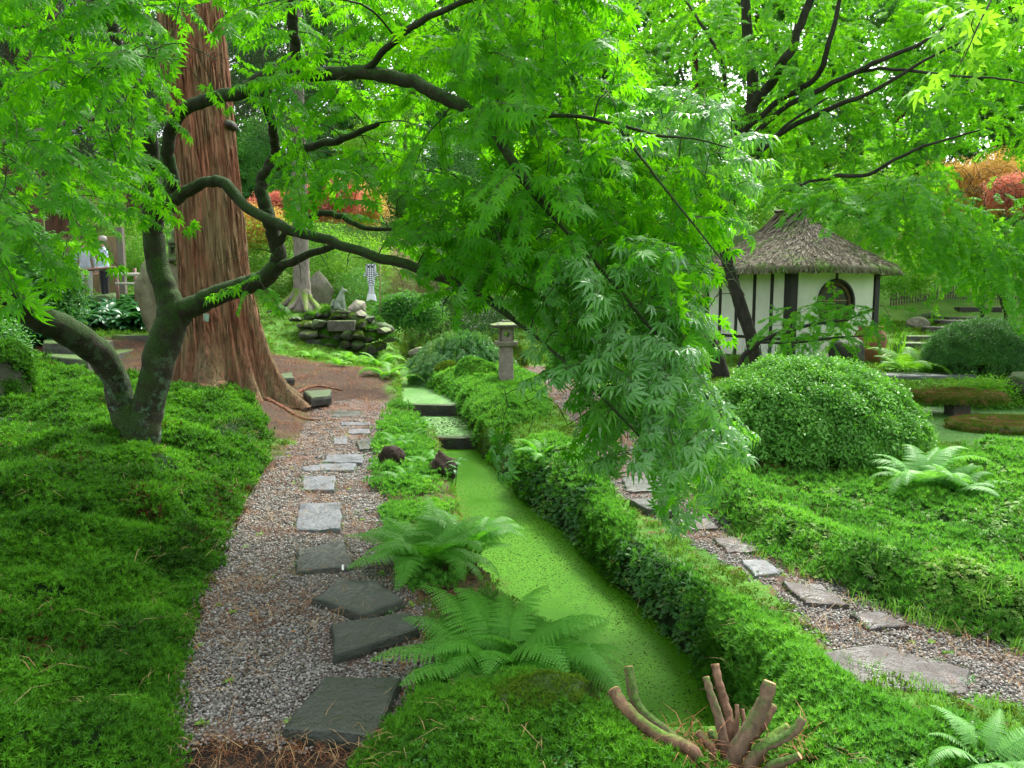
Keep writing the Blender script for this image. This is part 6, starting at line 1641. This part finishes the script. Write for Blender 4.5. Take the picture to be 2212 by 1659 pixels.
# ---------------------------------------------------------------- cut back shrub stump in the foreground
def D6(u, v): return 1283 + u * .24, 1415.7 + v * .24
BARKS = [bark_mat('bark_cut_brown', (.07, .038, .022), (.27, .16, .095), (.05, .10, .01), .05, 22, (1, 1, .5), .012), bark_mat('bark_cut_mossy', (.07, .045, .03), (.24, .155, .10), (.035, .07, .01), .32, 22, (1, 1, .5), .012)]
m, nt, out = new_mat('cut_wood'); co = coord(nt)
bsdf(nt, out, ramp(nt, [(.3, (.42, .20, .09)), (.7, (.62, .38, .20))], noise(nt, 30, co, 4)), .8); CUT = m
base = P(*D6(1180, 800), 2.55); zs_ = gz(base[0], base[1])
SH = root('cut_shrub', (base[0], base[1], zs_), 'cut back shrub stump with bare sawn stems at the bottom right of the stream', 'stump')
for i, (pts, r0, r1, k, Yt, Yb) in enumerate([([(175, 310), (240, 420), (400, 590), (600, 730), (860, 850)], .024, .028, 0, 2.62, 2.5), ([(310, 110), (335, 250), (370, 400), (450, 530), (600, 650), (740, 780)], .020, .022, 1, 2.75, 2.58),
    ([(1090, 85), (1120, 230), (1170, 400), (1215, 560), (1220, 700)], .017, .02, 0, 2.72, 2.6), ([(1010, 200), (1050, 350), (1110, 520), (1160, 740)], .015, .022, 1, 2.68, 2.58),
    ([(1585, 245), (1530, 420), (1440, 600), (1300, 830)], .026, .033, 1, 2.55, 2.5), ([(1612, 450), (1560, 560), (1470, 700), (1400, 760)], .017, .018, 0, 2.66, 2.6),
    ([(1880, 570), (1800, 680), (1650, 770), (1480, 860)], .016, .024, 1, 2.5, 2.46), ([(1735, 645), (1640, 710), (1540, 790)], .017, .02, 0, 2.6, 2.55),
    ([(1285, 440), (1290, 560), (1280, 720)], .008, .012, 0, 2.62, 2.58), ([(1335, 480), (1350, 600), (1340, 700)], .009, .012, 0, 2.63, 2.58),
    ([(945, 700), (990, 760), (1060, 830)], .016, .018, 0, 2.6, 2.55), ([(1050, 690), (1075, 740), (1110, 800)], .015, .016, 1, 2.64, 2.6), ([(365, 745), (450, 780), (560, 830)], .018, .018, 0, 2.6, 2.55), ([(1850, 905), (1740, 950), (1600, 1000)], .014, .022, 1, 2.4, 2.42)]):
    q_ = [P(*D6(a, b), Yt + (Yb - Yt) * j / (len(pts) - 1)) for j, (a, b) in enumerate(pts)]
    q_.append(q_[-1] + (q_[-1] - q_[-2]) * .6 + np.array([0, 0, -.05]))
    c = spline(q_, 5); rr = np.interp(np.arange(len(c)), [0, len(c) - 1], [r0 * .88, r1 * .88]) * (1 + .08 * np.sin(np.arange(len(c)) * 1.9 + i))
    s = MB(); s.tube(c, rr, 16, True, 0, .10, i); st = s.build('stem', BARKS[k], SH)
    if i not in (8, 9, 12):
        T = nrm(c[0] - c[1]); s = MB(); s.tube([c[0] + T * .0005, c[0] + T * .003], [rr[0] * .97, rr[0] * .93], 16, True, 0, .04, i); o = s.build('cut_face', CUT, None, False); o.parent = st
rock('root_crown', (base[0] + .03, base[1], zs_ - .03), (.2, .09, .06), BARKS[1], parent=SH, seed=77, rough=.6)
# needles caught in the crown
p = np.array([base + [RNG.normal(0, .14), RNG.normal(0, .05), 0] for _ in range(60)]); p[:, 2] = ground_h(p[:, 0], p[:, 1]) + .02
scatter('caught_needles', NEEDLE_SRC[0], p, orient(np.tile([0, 0, 1.0], (60, 1)) + RNG.normal(0, .2, (60, 3))), RNG.uniform(1.2, 2.2, 60), SH)
# conifer sprigs rising behind the stump
def sprig(px, py, Y, L, n, lab):
    b = P(px, py, Y); t = root('conifer_sprig', b, lab, 'seedling', 'young conifer sprigs behind the cut stump'); r_ = np.random.default_rng(px)
    for i in range(n):
        a = r_.uniform(0, 6.28); e = r_.uniform(.6, 1.2); d = np.array([math.cos(a) * math.cos(e), math.sin(a) * math.cos(e), math.sin(e)]); s = MB(); l = L * r_.uniform(.6, 1.1)
        s.tube([b, b + d * l], [.0012, .0006], 3); sd = nrm(np.cross(d, [0, 0, 1.0]))
        for k in range(18):
            q = b + d * l * (k + 2) / 20; w = .016 * (1 - k / 22)
            for g in (-1, 1): s.add([q, q + sd * g * w + d * .006, q + d * .004], [(0, 1, 2)])
        s.build('twig', FERN, t, False)
sprig(1400, 1600, 2.9, .1, 5, 'young conifer sprigs over the water left of the upright cut stems'); sprig(1480, 1610, 2.95, .13, 6, 'young conifer sprigs over the water between the cut stems')
# ================================================================ planting farther back
C_ = {}
def clouds(mat, leaf=.09, n=70, rad=.42, wide=.45, k=2):
    key = (mat.name, leaf)
    if key not in C_: C_[key] = [cloud('clump_' + mat.name, mat, n, rad, leaf, 60 + i, .6, wide=wide) for i in range(k)]
    return C_[key]
def blob_points(c, r, n, seed, hollow=.55):
    r_ = np.random.default_rng(abs(seed)); seed = abs(seed); d = nrm(r_.normal(size=(n, 3))); rad = hollow + (1 - hollow) * r_.uniform(0, 1, n) ** .6
    k = 1 + .55 * (fbm(d[:, 0] * 2 + seed, d[:, 1] * 2 + d[:, 2] * 2, 1.4, 3, seed) - .5) * 2
    return np.array(c) + d * np.array(r) * (rad * k)[:, None], d
def bg_tree(name, px, py, rx, ry, Y, mat, label, cat='tree', group=None, n=None, leaf=.10, trunk=True, bark=BARK_DARK, seed=0, tr=None, base_px=None, depth=.8, sc=1.0):
    """crown seen around px, py with half sizes rx, ry (pixels) at depth Y"""
    c = P(px, py, Y); k = Y / FPX; r = np.array([rx * k, min(rx, ry) * k * depth, ry * k])
    bx = P(base_px, py, Y)[0] if base_px is not None else c[0]
    zb = gz(bx, Y); t = root(name, (bx, Y, zb), label, cat, group)
    if n is None: n = int(26 * (r[0] * r[1] + r[0] * r[2] + r[1] * r[2]) ** 1.0 / (sc ** 2)) + 30
    n = min(n, 1500)
    p, d = blob_points(c, r, n, seed + int(px)); g = ground_h(p[:, 0], p[:, 1]); keep = p[:, 2] > g + .05; p, d = p[keep], d[keep]
    srcs = clouds(mat, leaf); r_ = np.random.default_rng(seed)
    for j, src in enumerate(srcs):
        m = np.arange(len(p)) % len(srcs) == j
        scatter('crown', src, p[m], orient(nrm(d[m] * .5 + [0, 0, 1])), sc * r_.uniform(.7, 1.3, m.sum()), t)
    if trunk:
        tr = tr or max(.05, r[0] * .06); s = MB(); top = c + [0, 0, r[2] * .3]; b0 = np.array([bx, Y, zb - .2])
        tp = spline([b0, b0 + (top - b0) * .4 + [r_.normal(0, .1), 0, 0], top], 6); s.tube(tp, np.linspace(tr, tr * .4, len(tp)), 9, True, 0, .05, seed)
        for i in range(5):
            a = tp[len(tp) // 2 + i % 4]; e = c + nrm(r_.normal(size=3)) * r * .7; s.tube(spline([a, (a + e) / 2 + [0, 0, .1], e], 4), np.linspace(tr * .4, tr * .08, 9), 5)
        s.build('trunk', bark, t)
    return t
def shrub(*a, **k):
    k.setdefault('trunk', False); k.setdefault('cat', 'shrub'); return bg_tree('shrub', *a, **k)

# tall trees that close the view
far = [('tall broad tree', LEAF_MID), ('tall light green tree', LEAF_BRIGHT), ('tall dark conifer', LEAF_DARK)]
spots = [(-150, 60, 320, 460, 50, 2), (130, 120, 240, 420, 46, 2), (420, 160, 230, 400, 52, 0), (640, 200, 170, 340, 48, 0), (860, 180, 230, 400, 50, 1), (1090, 200, 230, 380, 46, 0), (1300, 150, 210, 400, 52, 1), (1500, 160, 230, 400, 48, 0),
         (1720, 120, 240, 420, 50, 1), (1950, 140, 260, 420, 46, 0), (2180, 100, 240, 440, 50, 0), (2400, 160, 260, 430, 46, 1)]
where = ['far left beyond the redwoods', 'behind the left redwoods', 'directly behind the giant redwood', 'behind the grey conifer trunk', 'behind the middle of the big maple', 'behind the hanging maple branches', 'left of the tall bare forked stems',
         'behind the tall dark limbed maple', 'behind the hut roof', 'right behind the hut', 'behind the orange shrubs at the right', 'at the far right edge']
for i, (px, py, rx, ry, Y, k) in enumerate(spots):
    nm, mt = far[k]; bg_tree('broadleaf_tree' if k < 2 else 'conifer_tree', px, py, rx, ry, Y, mt, nm + ' ' + where[i], 'tree', 'tall trees closing the view', leaf=.2, sc=1.9, seed=300 + i, n=520, tr=.35, bark=BARK_BROWN)

# left: far redwoods with brown trunks
for i, (px, Y, r, lab) in enumerate([(62, 21, .42, 'brown far redwood trunk nearest the left edge'), (128, 24, .34, 'brown far redwood trunk left of the two people'), (12, 27, .4, 'dark far trunk cut by the left edge'), (300, 30, .3, 'thin dark trunk between the forked maple stems')]):
    c = P(px, 600, Y); zb = gz(c[0], c[1]); t = root('conifer_tree', (c[0], c[1], zb), lab, 'tree', 'redwoods behind the left terrace'); s = MB()
    pts = [(c[0] + .02 * h, c[1], zb + h) for h in (-.3, .3, 1, 3, 6, 10)]; s.tube(spline(pts, 4), np.interp(np.arange(21), [0, 4, 8, 20], [r * 1.6, r * 1.25, r, r * .75]), 20, True, 0, .06, i); s.build('trunk', BARK_BROWN, t)
    cp = P(px + [-20, 60, 0, 0][i], [150, 230, 60, 200][i], Y); k = Y / FPX
    p, d = blob_points(cp, np.array([210, 110, 200]) * k, 420, 60 + i, .3); r_ = np.random.default_rng(i)
    for j, src in enumerate(clouds(LEAF_CONIFER, .07, 120, .4, .2)):
        m = np.arange(len(p)) % 2 == j; scatter('crown', src, p[m], orient(nrm(d[m] * .5 + [0, 0, 1])), 1.3 * r_.uniform(.7, 1.3, m.sum()), t)
# grey conifer with mossy root
c = P(655, 668, 21.3); zb = gz(c[0], c[1]); t = root('conifer_tree', (c[0], c[1], zb), 'slim grey conifer trunk with mossy spreading roots left of the fox', 'tree'); s = MB()
s.tube(spline([(c[0] - .02 + .004 * h, c[1], zb + h) for h in (-.3, .15, .6, 2, 5, 9)], 5), np.interp(np.arange(26), [0, 4, 7, 11, 25], [.62, .46, .27, .22, .16]), 24, True, 0, .08, 3); s.build('trunk', BARK_GREY, t)
RT = bark_mat('bark_root_moss', (.10, .085, .07), (.30, .26, .22), (.07, .12, .012), .35, 12)
for a, l in ((-2.6, .9), (-1.9, .8), (-1.2, .75), (-.5, .6), (-3.4, .8)):
    s = MB(); d = np.array([math.cos(a), math.sin(a), 0]); pts = [np.array([c[0], c[1], zb]) + d * l * f + [0, 0, z] for f, z in ((.1, .5), (.35, .26), (.7, .06), (1.1, -.1))]; s.tube(spline(pts, 4), np.linspace(.16, .04, 13), 10, True, 0, .1, 2); s.build('root', RT, t)
p, d = blob_points(P(640, 150, 21.3), (2.2, 2.0, 2.0), 260, 71, .3)
for j, src in enumerate(clouds(LEAF_CONIFER, .07, 120, .4, .2)): m = np.arange(len(p)) % 2 == j; scatter('crown', src, p[m], orient(nrm(d[m] * .5 + [0, 0, 1])), RNG.uniform(.7, 1.3, m.sum()), t)

# thin bare stems between the two maple crowns
bs = on_ground(1345, 700, 27); t = root('bare_tree', bs, 'thin dark forked stems against the white sky gap', 'tree'); s = MB()
for l in ([(1345, 700), (1340, 400), (1348, 200), (1358, 80), (1380, 0), (1395, -60)], [(1350, 300), (1370, 110), (1400, 60), (1420, 10)], [(1348, 220), (1320, 100), (1300, 20)]): s.tube(spline([P(a, b, 27) for a, b in l], 5), np.linspace(.13, .04, (len(l) - 1) * 5 + 1), 8)
s.build('trunk', BARK_DARK, t)

S_ = shrub
S_(690, 432, 70, 34, 26.5, LEAF_RED, 'red leaved maple shrub left of the slim conifer trunk', leaf=.08, seed=1, n=420)
S_(770, 440, 62, 36, 28, LEAF_ORANGE, 'orange pink shrub right of the slim conifer trunk', leaf=.08, seed=2, n=320)
S_(600, 445, 50, 26, 29, LEAF_RED, 'small red shrub between redwood and conifer trunk', leaf=.08, seed=3, n=200)
S_(560, 500, 60, 42, 25, LEAF_ORANGE, 'golden low shrub right of the giant redwood', leaf=.07, seed=4, n=260)
S_(640, 540, 130, 60, 24.5, LEAF_BRIGHT, 'light green shrub behind the grey conifer', leaf=.08, seed=5)
S_(285, 540, 60, 80, 25, LEAF_BRIGHT, 'yellow green shrub behind the small weathered lantern', leaf=.08, seed=6)
S_(380, 480, 60, 60, 27, LEAF_MID, 'bluish green shrub above the small weathered lantern', leaf=.08, seed=7)
S_(420, 530, 50, 40, 24.5, LEAF_PINK, 'pale coppery shrub left of the giant redwood', leaf=.07, seed=8)
S_(200, 420, 110, 60, 30, LEAF_PINK, 'greyish pink shrub above the two people', leaf=.08, seed=9)
S_(760, 560, 100, 60, 26, LEAF_BRIGHT, 'bright maple shrub above the fox statue', leaf=.08, seed=10)
S_(905, 590, 85, 60, 27, LEAF_PINK, 'pale pink shrub right of the carp windsock', leaf=.08, seed=11)
S_(880, 672, 70, 30, 22.5, LEAF_MID, 'low green shrub under the windsock', leaf=.09, seed=12, n=150)
S_(780, 625, 50, 34, 24, LEAF_MID, 'small green shrub left of the windsock', leaf=.06, seed=13)
S_(1010, 560, 120, 80, 28, LEAF_MID, 'green shrub behind the tip of the long maple limb', leaf=.09, seed=14)
S_(1010, 680, 120, 60, 24, LEAF_DARK, 'dark green shrub behind the stone lantern on its left', leaf=.08, seed=15)
S_(1180, 640, 130, 70, 27, LEAF_BRIGHT, 'light green shrub behind the hanging maple leaves', leaf=.09, seed=16)
S_(1350, 640, 130, 90, 29, LEAF_PINK, 'pale pink shrub left of the hut and its maple', leaf=.09, seed=17)
S_(1480, 700, 100, 70, 23, LEAF_DARK, 'dark shrub at the left corner of the hut', leaf=.08, seed=18)
S_(1450, 470, 150, 130, 33, LEAF_BRIGHT, 'tall light green shrub left of the hut roof', leaf=.1, seed=19)
S_(1230, 430, 150, 150, 35, LEAF_MID, 'tall green shrub behind the middle of the hanging crown', leaf=.1, seed=20)
S_(980, 400, 150, 130, 34, LEAF_MID, 'tall green shrub behind the big maple limb', leaf=.1, seed=21)
S_(830, 350, 100, 110, 36, LEAF_BRIGHT, 'tall yellow green shrub beyond the pink ones', leaf=.1, seed=22)
S_(600, 340, 90, 90, 36, LEAF_MID, 'tall green shrub right behind the giant redwood', leaf=.1, seed=23)
S_(1680, 420, 140, 80, 30, LEAF_BRIGHT, 'bright green shrub directly behind the thatch ridge', leaf=.09, seed=24)
S_(1880, 450, 140, 110, 29, LEAF_BRIGHT, 'bright green shrub right behind the thatch', leaf=.09, seed=25)
S_(2060, 420, 90, 60, 31, LEAF_ORANGE, 'orange yellow shrub high behind the right maple leaves', leaf=.08, seed=26, n=360)
S_(2160, 390, 110, 48, 31, LEAF_ORANGE, 'large orange shrub at the right under the branches', leaf=.08, seed=27, n=420)
S_(2200, 420, 70, 34, 29, LEAF_RED, 'red pink shrub at the far right in the orange ones', leaf=.08, seed=28, n=260)
S_(2010, 540, 110, 60, 28, LEAF_PINK, 'pale coppery shrub right of the hut eave', leaf=.08, seed=29)
S_(1960, 590, 70, 44, 25.5, LEAF_BRIGHT, 'drooping yellow green shrub beside the hut corner', leaf=.11, seed=30)
S_(2150, 560, 120, 50, 30, LEAF_MID, 'green shrub above the far fence', leaf=.08, seed=31)
S_(2330, 600, 120, 90, 26, LEAF_MID, 'green shrub beyond the right edge of the grass slope', leaf=.09, seed=32)
S_(1400, 790, 120, 40, 18, LEAF_DARK, 'low dark shrub behind the hanging leaves left of the azalea', leaf=.06, seed=33)
S_(1280, 740, 80, 40, 21, MOSS_LIME, 'low lime green shrub right of the stone lantern', leaf=.04, seed=34, n=300)
S_(20, 590, 110, 90, 17, LEAF_MID, 'bamboo like shrub with narrow leaves at the left edge', leaf=.14, seed=35, n=240)
S_(90, 640, 80, 50, 16.5, LEAF_MID, 'narrow leaved shrub beside the hosta ground cover', leaf=.12, seed=36, n=160)
S_(-60, 740, 90, 60, 13, LEAF_MID, 'green shrub beyond the left boulder', leaf=.07, seed=37, n=160)
S_(2190, 800, 70, 70, 15.5, LEAF_BRIGHT, 'bright leafy shrub at the right edge behind the pond', leaf=.07, seed=38, n=200)
S_(2120, 855, 60, 18, 13.2, LEAF_BRIGHT, 'low bright ground shrub above the mossy bench slab', leaf=.05, seed=39, n=140)

# lacy maple mounds behind the lantern
LACE = [spray('lace_spray', leaf_mat('lace_leaf', [(.05, .17, .04), (.09, .27, .06), (.22, .32, .06)], .35, (1.4, 1.4, .6), .4, .9, .6), .30, 5, .085, 90 + i, 7, False, .7, False) for i in range(2)]
def lace(px, py, Y, r, h, lab, n, seed):
    c = on_ground(px, py, Y); t = root('lacy_maple', c, lab, 'shrub'); r_ = np.random.default_rng(seed); d = nrm(r_.normal(size=(n * 2, 3))); d = d[d[:, 2] > -.1][:n]
    p = c + d * np.array([r, r * .8, h]) * (1 - .25 * r_.uniform(0, 1, (len(d), 1)) ** 2) * (1 + .25 * (fbm(d[:, 0] * 2, d[:, 1] * 2 + d[:, 2], 1.5, 2, seed) - .5))[:, None]
    out_ = nrm(np.stack([d[:, 0], d[:, 1], -.45 - .3 * r_.uniform(0, 1, len(d))], 1)); Z = nrm(d + [0, 0, .4]); Yv = nrm(np.cross(Z, out_)); Z = np.cross(out_, Yv)
    for j, src in enumerate(LACE):
        m = np.arange(len(p)) % 2 == j; scatter('crown', src, p[m], basis_euler(out_, Yv, Z)[m], r_.uniform(.7, 1.1, m.sum()), t)
    stem_tangle('stems', c, (r * .8, r * .6), h * .8, 26, t, BARK_DARK, seed, .014)
lace(990, 815, 16.6, .95, .98, 'lacy mound of drooping maple behind the stone lantern', 620, 1)
lace(1045, 770, 19.0, .8, .7, 'second lacy maple mound with orange tips behind the first', 360, 2)
def mound(px, py, Y, rx, rz, lab, src, n, sc, cat='moss mound'):
    c = on_ground(px, py, Y); o = rock('moss_mound', c + [0, 0, -.02], (rx, rx * .75, rz), STONE_MOSSY, lab, cat, None, int(px)); moss_on(o, .02, n, src, sc, -.2)
mound(1035, 850, 14.8, .48, .34, 'bright green moss mound left of the stone lantern', MOSS_B_SRC[0], 900, 2.2)
mound(975, 838, 15.6, .34, .24, 'small lime moss mound beside the upper water', MOSS_LIME_SRC, 600, 2.2)
mound(1090, 745, 19.5, .55, .85, 'lime green clipped mound behind the lantern roof', MOSS_LIME_SRC, 1200, 3.0)
mound(1215, 800, 17.0, .45, .35, 'round dark green mound right of the stone lantern', MOSS_SRC[0], 900, 2.4)
mound(1110, 880, 13.0, .45, .16, 'brown green moss mound at the foot of the stone lantern', MOSS_SRC[1], 900, 2.0)

# broad leaved ground cover on the left terrace
def broad_leaf_clump(name, mat, n, L, w, seed, up=.9):
    r_ = np.random.default_rng(seed); V = []; F = []
    for i in range(n):
        a = r_.uniform(0, 6.28); e = r_.uniform(.3, up); l = L * r_.uniform(.6, 1.1); d = np.array([math.cos(a), math.sin(a), 0]); sd = np.array([-math.sin(a), math.cos(a), 0]); m = len(V)
        z = lambda f: math.sin(e) * f * l - .55 * l * f * f
        for f, ww in ((0, .1), (.3, .8), (.6, 1), (.85, .55), (1, .02)):
            q = d * f * l + [0, 0, z(f)]; V += [q - sd * ww * w / 2 + [0, 0, .12 * w * ww], q, q + sd * ww * w / 2 + [0, 0, .12 * w * ww]]
        for k in range(4):
            b = m + k * 3; F += [(b, b + 1, b + 4), (b, b + 4, b + 3), (b + 1, b + 2, b + 5), (b + 1, b + 5, b + 4)]
    return source(name, make_mesh(name, np.array(V), np.array(F), mat, True))
HS = broad_leaf_clump('broad_leaves', HOSTA, 9, .30, .085, 3)
def patch_on(poly3, n, seed, src, sc, name, lab, lift=.05, hmax=.25):
    r_ = np.random.default_rng(seed); poly = np.array([P(a, b, Y)[:2] for a, b, Y in poly3]); lo, hi = poly.min(0), poly.max(0); q = r_.uniform(lo, hi, (n * 6, 2)); q = q[sdpoly(poly, q[:, 0], q[:, 1]) < 0][:n]
    z = ground_h(q[:, 0], q[:, 1]) + lift + r_.uniform(0, hmax, len(q)); scatter(name, src, np.column_stack([q, z]), orient(np.tile([0, 0, 1.0], (len(q), 1)) + r_.normal(0, .25, (len(q), 3))), sc * r_.uniform(.7, 1.3, len(q)), label=lab, kind='stuff')
patch_on([(110, 700, 18.6), (330, 715, 18.2), (335, 640, 21.6), (100, 640, 21.6)], 700, 5, HS, 1.2, 'ground_cover', 'dark glossy broad leaved ground cover on the left terrace')
patch_on([(-100, 720, 15.5), (110, 720, 16), (110, 650, 19), (-100, 650, 19)], 260, 6, HS, 1.2, 'ground_cover', 'glossy leaved ground cover left of the boulder')
q = P(2075, 800, 16.3); p_ = np.array([[q[0] + RNG.normal(0, .22), q[1] + RNG.normal(0, .2), 0] for _ in range(9)]); p_[:, 2] = ground_h(p_[:, 0], p_[:, 1]) + .05
t = root('broad_leaved_plant', (q[0], q[1], gz(q[0], q[1])), 'dark long leaved plant below the smaller clipped bush', 'plant'); scatter('leaves', HS, p_, orient(np.tile([0, 0, 1.0], (9, 1))), RNG.uniform(1, 1.5, 9), t)
# iris blades by the hut and sword leaves by the jar
def blades(px, py, Y, n, h, lab, w=.018, mat=LEAF_MID, spread=.3):
    c = on_ground(px, py, Y); t = root('iris', c, lab, 'plant'); r_ = np.random.default_rng(px)
    me = [blade_mesh(w, h, i, mat) for i in range(3)]
    for i in range(n):
        o = obj('leaf', me[i % 3], t, world_coords=False); o.location = (r_.normal(0, spread), r_.normal(0, spread * .4), 0); o.rotation_euler = (r_.normal(0, .12), r_.normal(0, .15), r_.uniform(0, 6.28)); o.scale = (1, 1, r_.uniform(.6, 1.15))
def blade_mesh(w, h, seed, mat):
    V = []; F = []; b = .12 + .12 * seed
    for k in range(7):
        f = k / 6; x = b * h * f ** 3; ww = w * (1 - f ** 3) + .001; V += [(x, -ww, h * f * (1 - .15 * f * seed)), (x, ww, h * f * (1 - .15 * f * seed))]
        if k: m = len(V); F.append((m - 4, m - 3, m - 1, m - 2))
    return make_mesh('leaf', V, F, mat, True)
blades(1640, 790, 16.8, 26, .75, 'clump of dark iris blades against the white hut wall', mat=LEAF_DARK, spread=.35)
blades(1935, 758, 18.6, 12, .9, 'pale upright sword leaves right of the terracotta jar', .03, LEAF_BRIGHT, .1)
blades(1960, 775, 17.2, 8, .5, 'dark arching sword leaves on the grass right of the jar', .012, LEAF_DARK, .15)

# garden steps and low wall on the right slope
for i, (px, py, Y, w, lab) in enumerate([(1992, 738, 20.4, .75, 'lowest of the garden steps climbing right of the hut'), (2010, 722, 21.6, .7, 'second garden step from the bottom'), (2040, 708, 23.2, .6, 'third garden step from the bottom, turning right'),
        (2062, 694, 24.8, .6, 'fourth garden step from the bottom'), (2088, 680, 26.6, .7, 'fifth garden step from the bottom'), (2112, 668, 28.4, .8, 'topmost garden step below the far fence')]):
    q = P(px, py, Y); z = gz(q[0], q[1]); s = MB(); V, F = slab_geo([(q[0] - w, q[1] - .25), (q[0] + w * .9, q[1] - .3), (q[0] + w, q[1] + .3), (q[0] - w * .9, q[1] + .3)], z - .4, z + .13, 80 + i, .03, 3); s.add(V, F)
    tag(s.build('garden_step', STONE_STEP if i < 2 else STONE_SLAB_BROWN, None, False), lab, 'step', 'garden steps right of the hut')
for i, (px, py, Y, w) in enumerate([(1950, 752, 19.2, 1.0), (1985, 790, 16.6, .8), (1998, 815, 15.0, .9)]):
    q = P(px, py, Y); z = gz(q[0], q[1]); s = MB(); V, F = slab_geo([(q[0] - w, q[1] - .35), (q[0] + w, q[1] - .3), (q[0] + w * .8, q[1] + .35), (q[0] - w * .9, q[1] + .3)], z - .2, z + .06, 90 + i, .03, 3); s.add(V, F)
    tag(s.build('flat_stone', STONE_SLAB_PALE if i else STONE_LANTERN, None, False), ['pale flat paving stone at the foot of the garden steps', 'grey flat stone between azalea and smaller clipped bush', 'grey mossy flat stone above the pond bench slab'][i], 'paving stone', 'flat stones behind the azalea')
# far split fence
WOOD = plain('weathered_fence', (.10, .08, .06), .85, .4, 20, (1, 1, .3)); a0, a1 = P(1925, 640, 29.5), P(2260, 655, 30.5); za, zc = gz(a0[0], a0[1]), gz(a1[0], a1[1])
FF = root('picket_fence', (a0[0], a0[1], za), 'dark weathered low fence along the top of the right slope', 'fence')
pm = None
for k in range(60):
    f = k / 59; x = a0[0] + (a1[0] - a0[0]) * f; y = a0[1] + (a1[1] - a0[1]) * f; z = gz(x, y)
    if pm is None: s = MB(); s.box((0, 0, .35), (.05, .03, .9), taper=.9); pm = s.mesh('picket', WOOD, False)
    o = obj('picket', pm, FF, loc=(x, y, z)); o.rotation_euler = (0, RNG.normal(0, .04), RNG.normal(0, .2))
for h in (.25, .6):
    s = MB(); s.tube([(a0[0] + (a1[0] - a0[0]) * f, a0[1] + (a1[1] - a0[1]) * f + .03, gz(a0[0] + (a1[0] - a0[0]) * f, a0[1] + (a1[1] - a0[1]) * f) + h) for f in np.linspace(0, 1, 8)], .03, 6); s.build('rail', WOOD, FF)
# slim young trees on the slope
for i, (px, py, Y, lab) in enumerate([(2120, 692, 24, 'straight slim young tree stem right of the garden steps'), (2168, 697, 24, 'slim forked young tree stem nearest the right edge')]):
    b = on_ground(px, py, Y); T = Tree('young_tree', b, lab, 'tree', BARK_DARK, 'slim young trees on the grass slope'); zb = b[2]; k = .3 if i else 0
    T.limb([(b[0], b[1], zb - .1, .07), (b[0] + .02 + k * .1, b[1], zb + .4, .06), (b[0] - k * .6, b[1], zb + .9, .05), (b[0] - .05 - k * .8, b[1], zb + 1.5, .04), (b[0] + .1, b[1], zb + 2.4, .02)], 'trunk', 8, .05, .01, 1, world=True)
    c = P(px + 10, 545, Y); T.twigs(c + RNG.normal(0, 1, (45, 3)) * [1.2, .8, .55], seed=i, every=.3, rmin=.005); T.finish(); T.leaves(SPRAYS_FAR, None, 1.0, .25, 'crown', i)
# spray of bright large maple leaves hanging in from above at the right
b = P(2190, -120, 6.2); BR = Tree('overhanging_branch', b, 'yellow green maple branch hanging in at the top right', 'branch', BARK_DARK)
BR.limb([(2200, -200, 6.4, .02), (2170, -60, 6.2, .012), (2120, 40, 6.0, .008), (2080, 130, 5.9, .004), (2050, 170, 5.9, .002)], 'limb', 6, .05, .004, 2)
BR.twigs(in_pixpoly([(2020, 20), (2150, -40), (2220, 60), (2150, 150), (2020, 150)], 9, 91, 5.8, 6.2), seed=91, every=.3); BR.finish()
BRS = [spray('bright_maple_spray', LEAF_BRIGHT, .3, 2, .14, 95 + i, 5, False, .3) for i in range(2)]; BR.leaves(BRS, None, 1.0, .5, 'foliage', 3)
# seedling at the water edge stump
q = P(982, 1045, 7.3); t = root('seedling', (q[0], q[1], -.12), 'leafy seedling beside the rotten stump at the water edge', 'plant'); s = MB(); s.tube([(q[0], q[1], -.15), (q[0] + .02, q[1], .02), (q[0] + .03, q[1], .14)], .004, 5); s.build('stem', TWIG, t)
HL = broad_leaf_clump('seedling_leaves', LEAF_MID, 7, .11, .035, 8, 1.2)
for k, z in enumerate((.02, .08, .14)): o = obj('leaf_whorl', HL.data, t, loc=(q[0] + .02, q[1], z)); o.rotation_euler = (0, 0, k * 1.1)
# fallen leaves on the gravel
dl = cloud('dry_leaf', DRYLEAF, 1, .001, .035, 3, .2, wide=.6); cover('fallen_leaves', [dl], pathw + ZQ[:, 1] * .4 + (wML + wF) * .25, 14, 1.0, .3, up=.9, maxd=12, label='fallen brown leaves on the gravel', lift=.012)
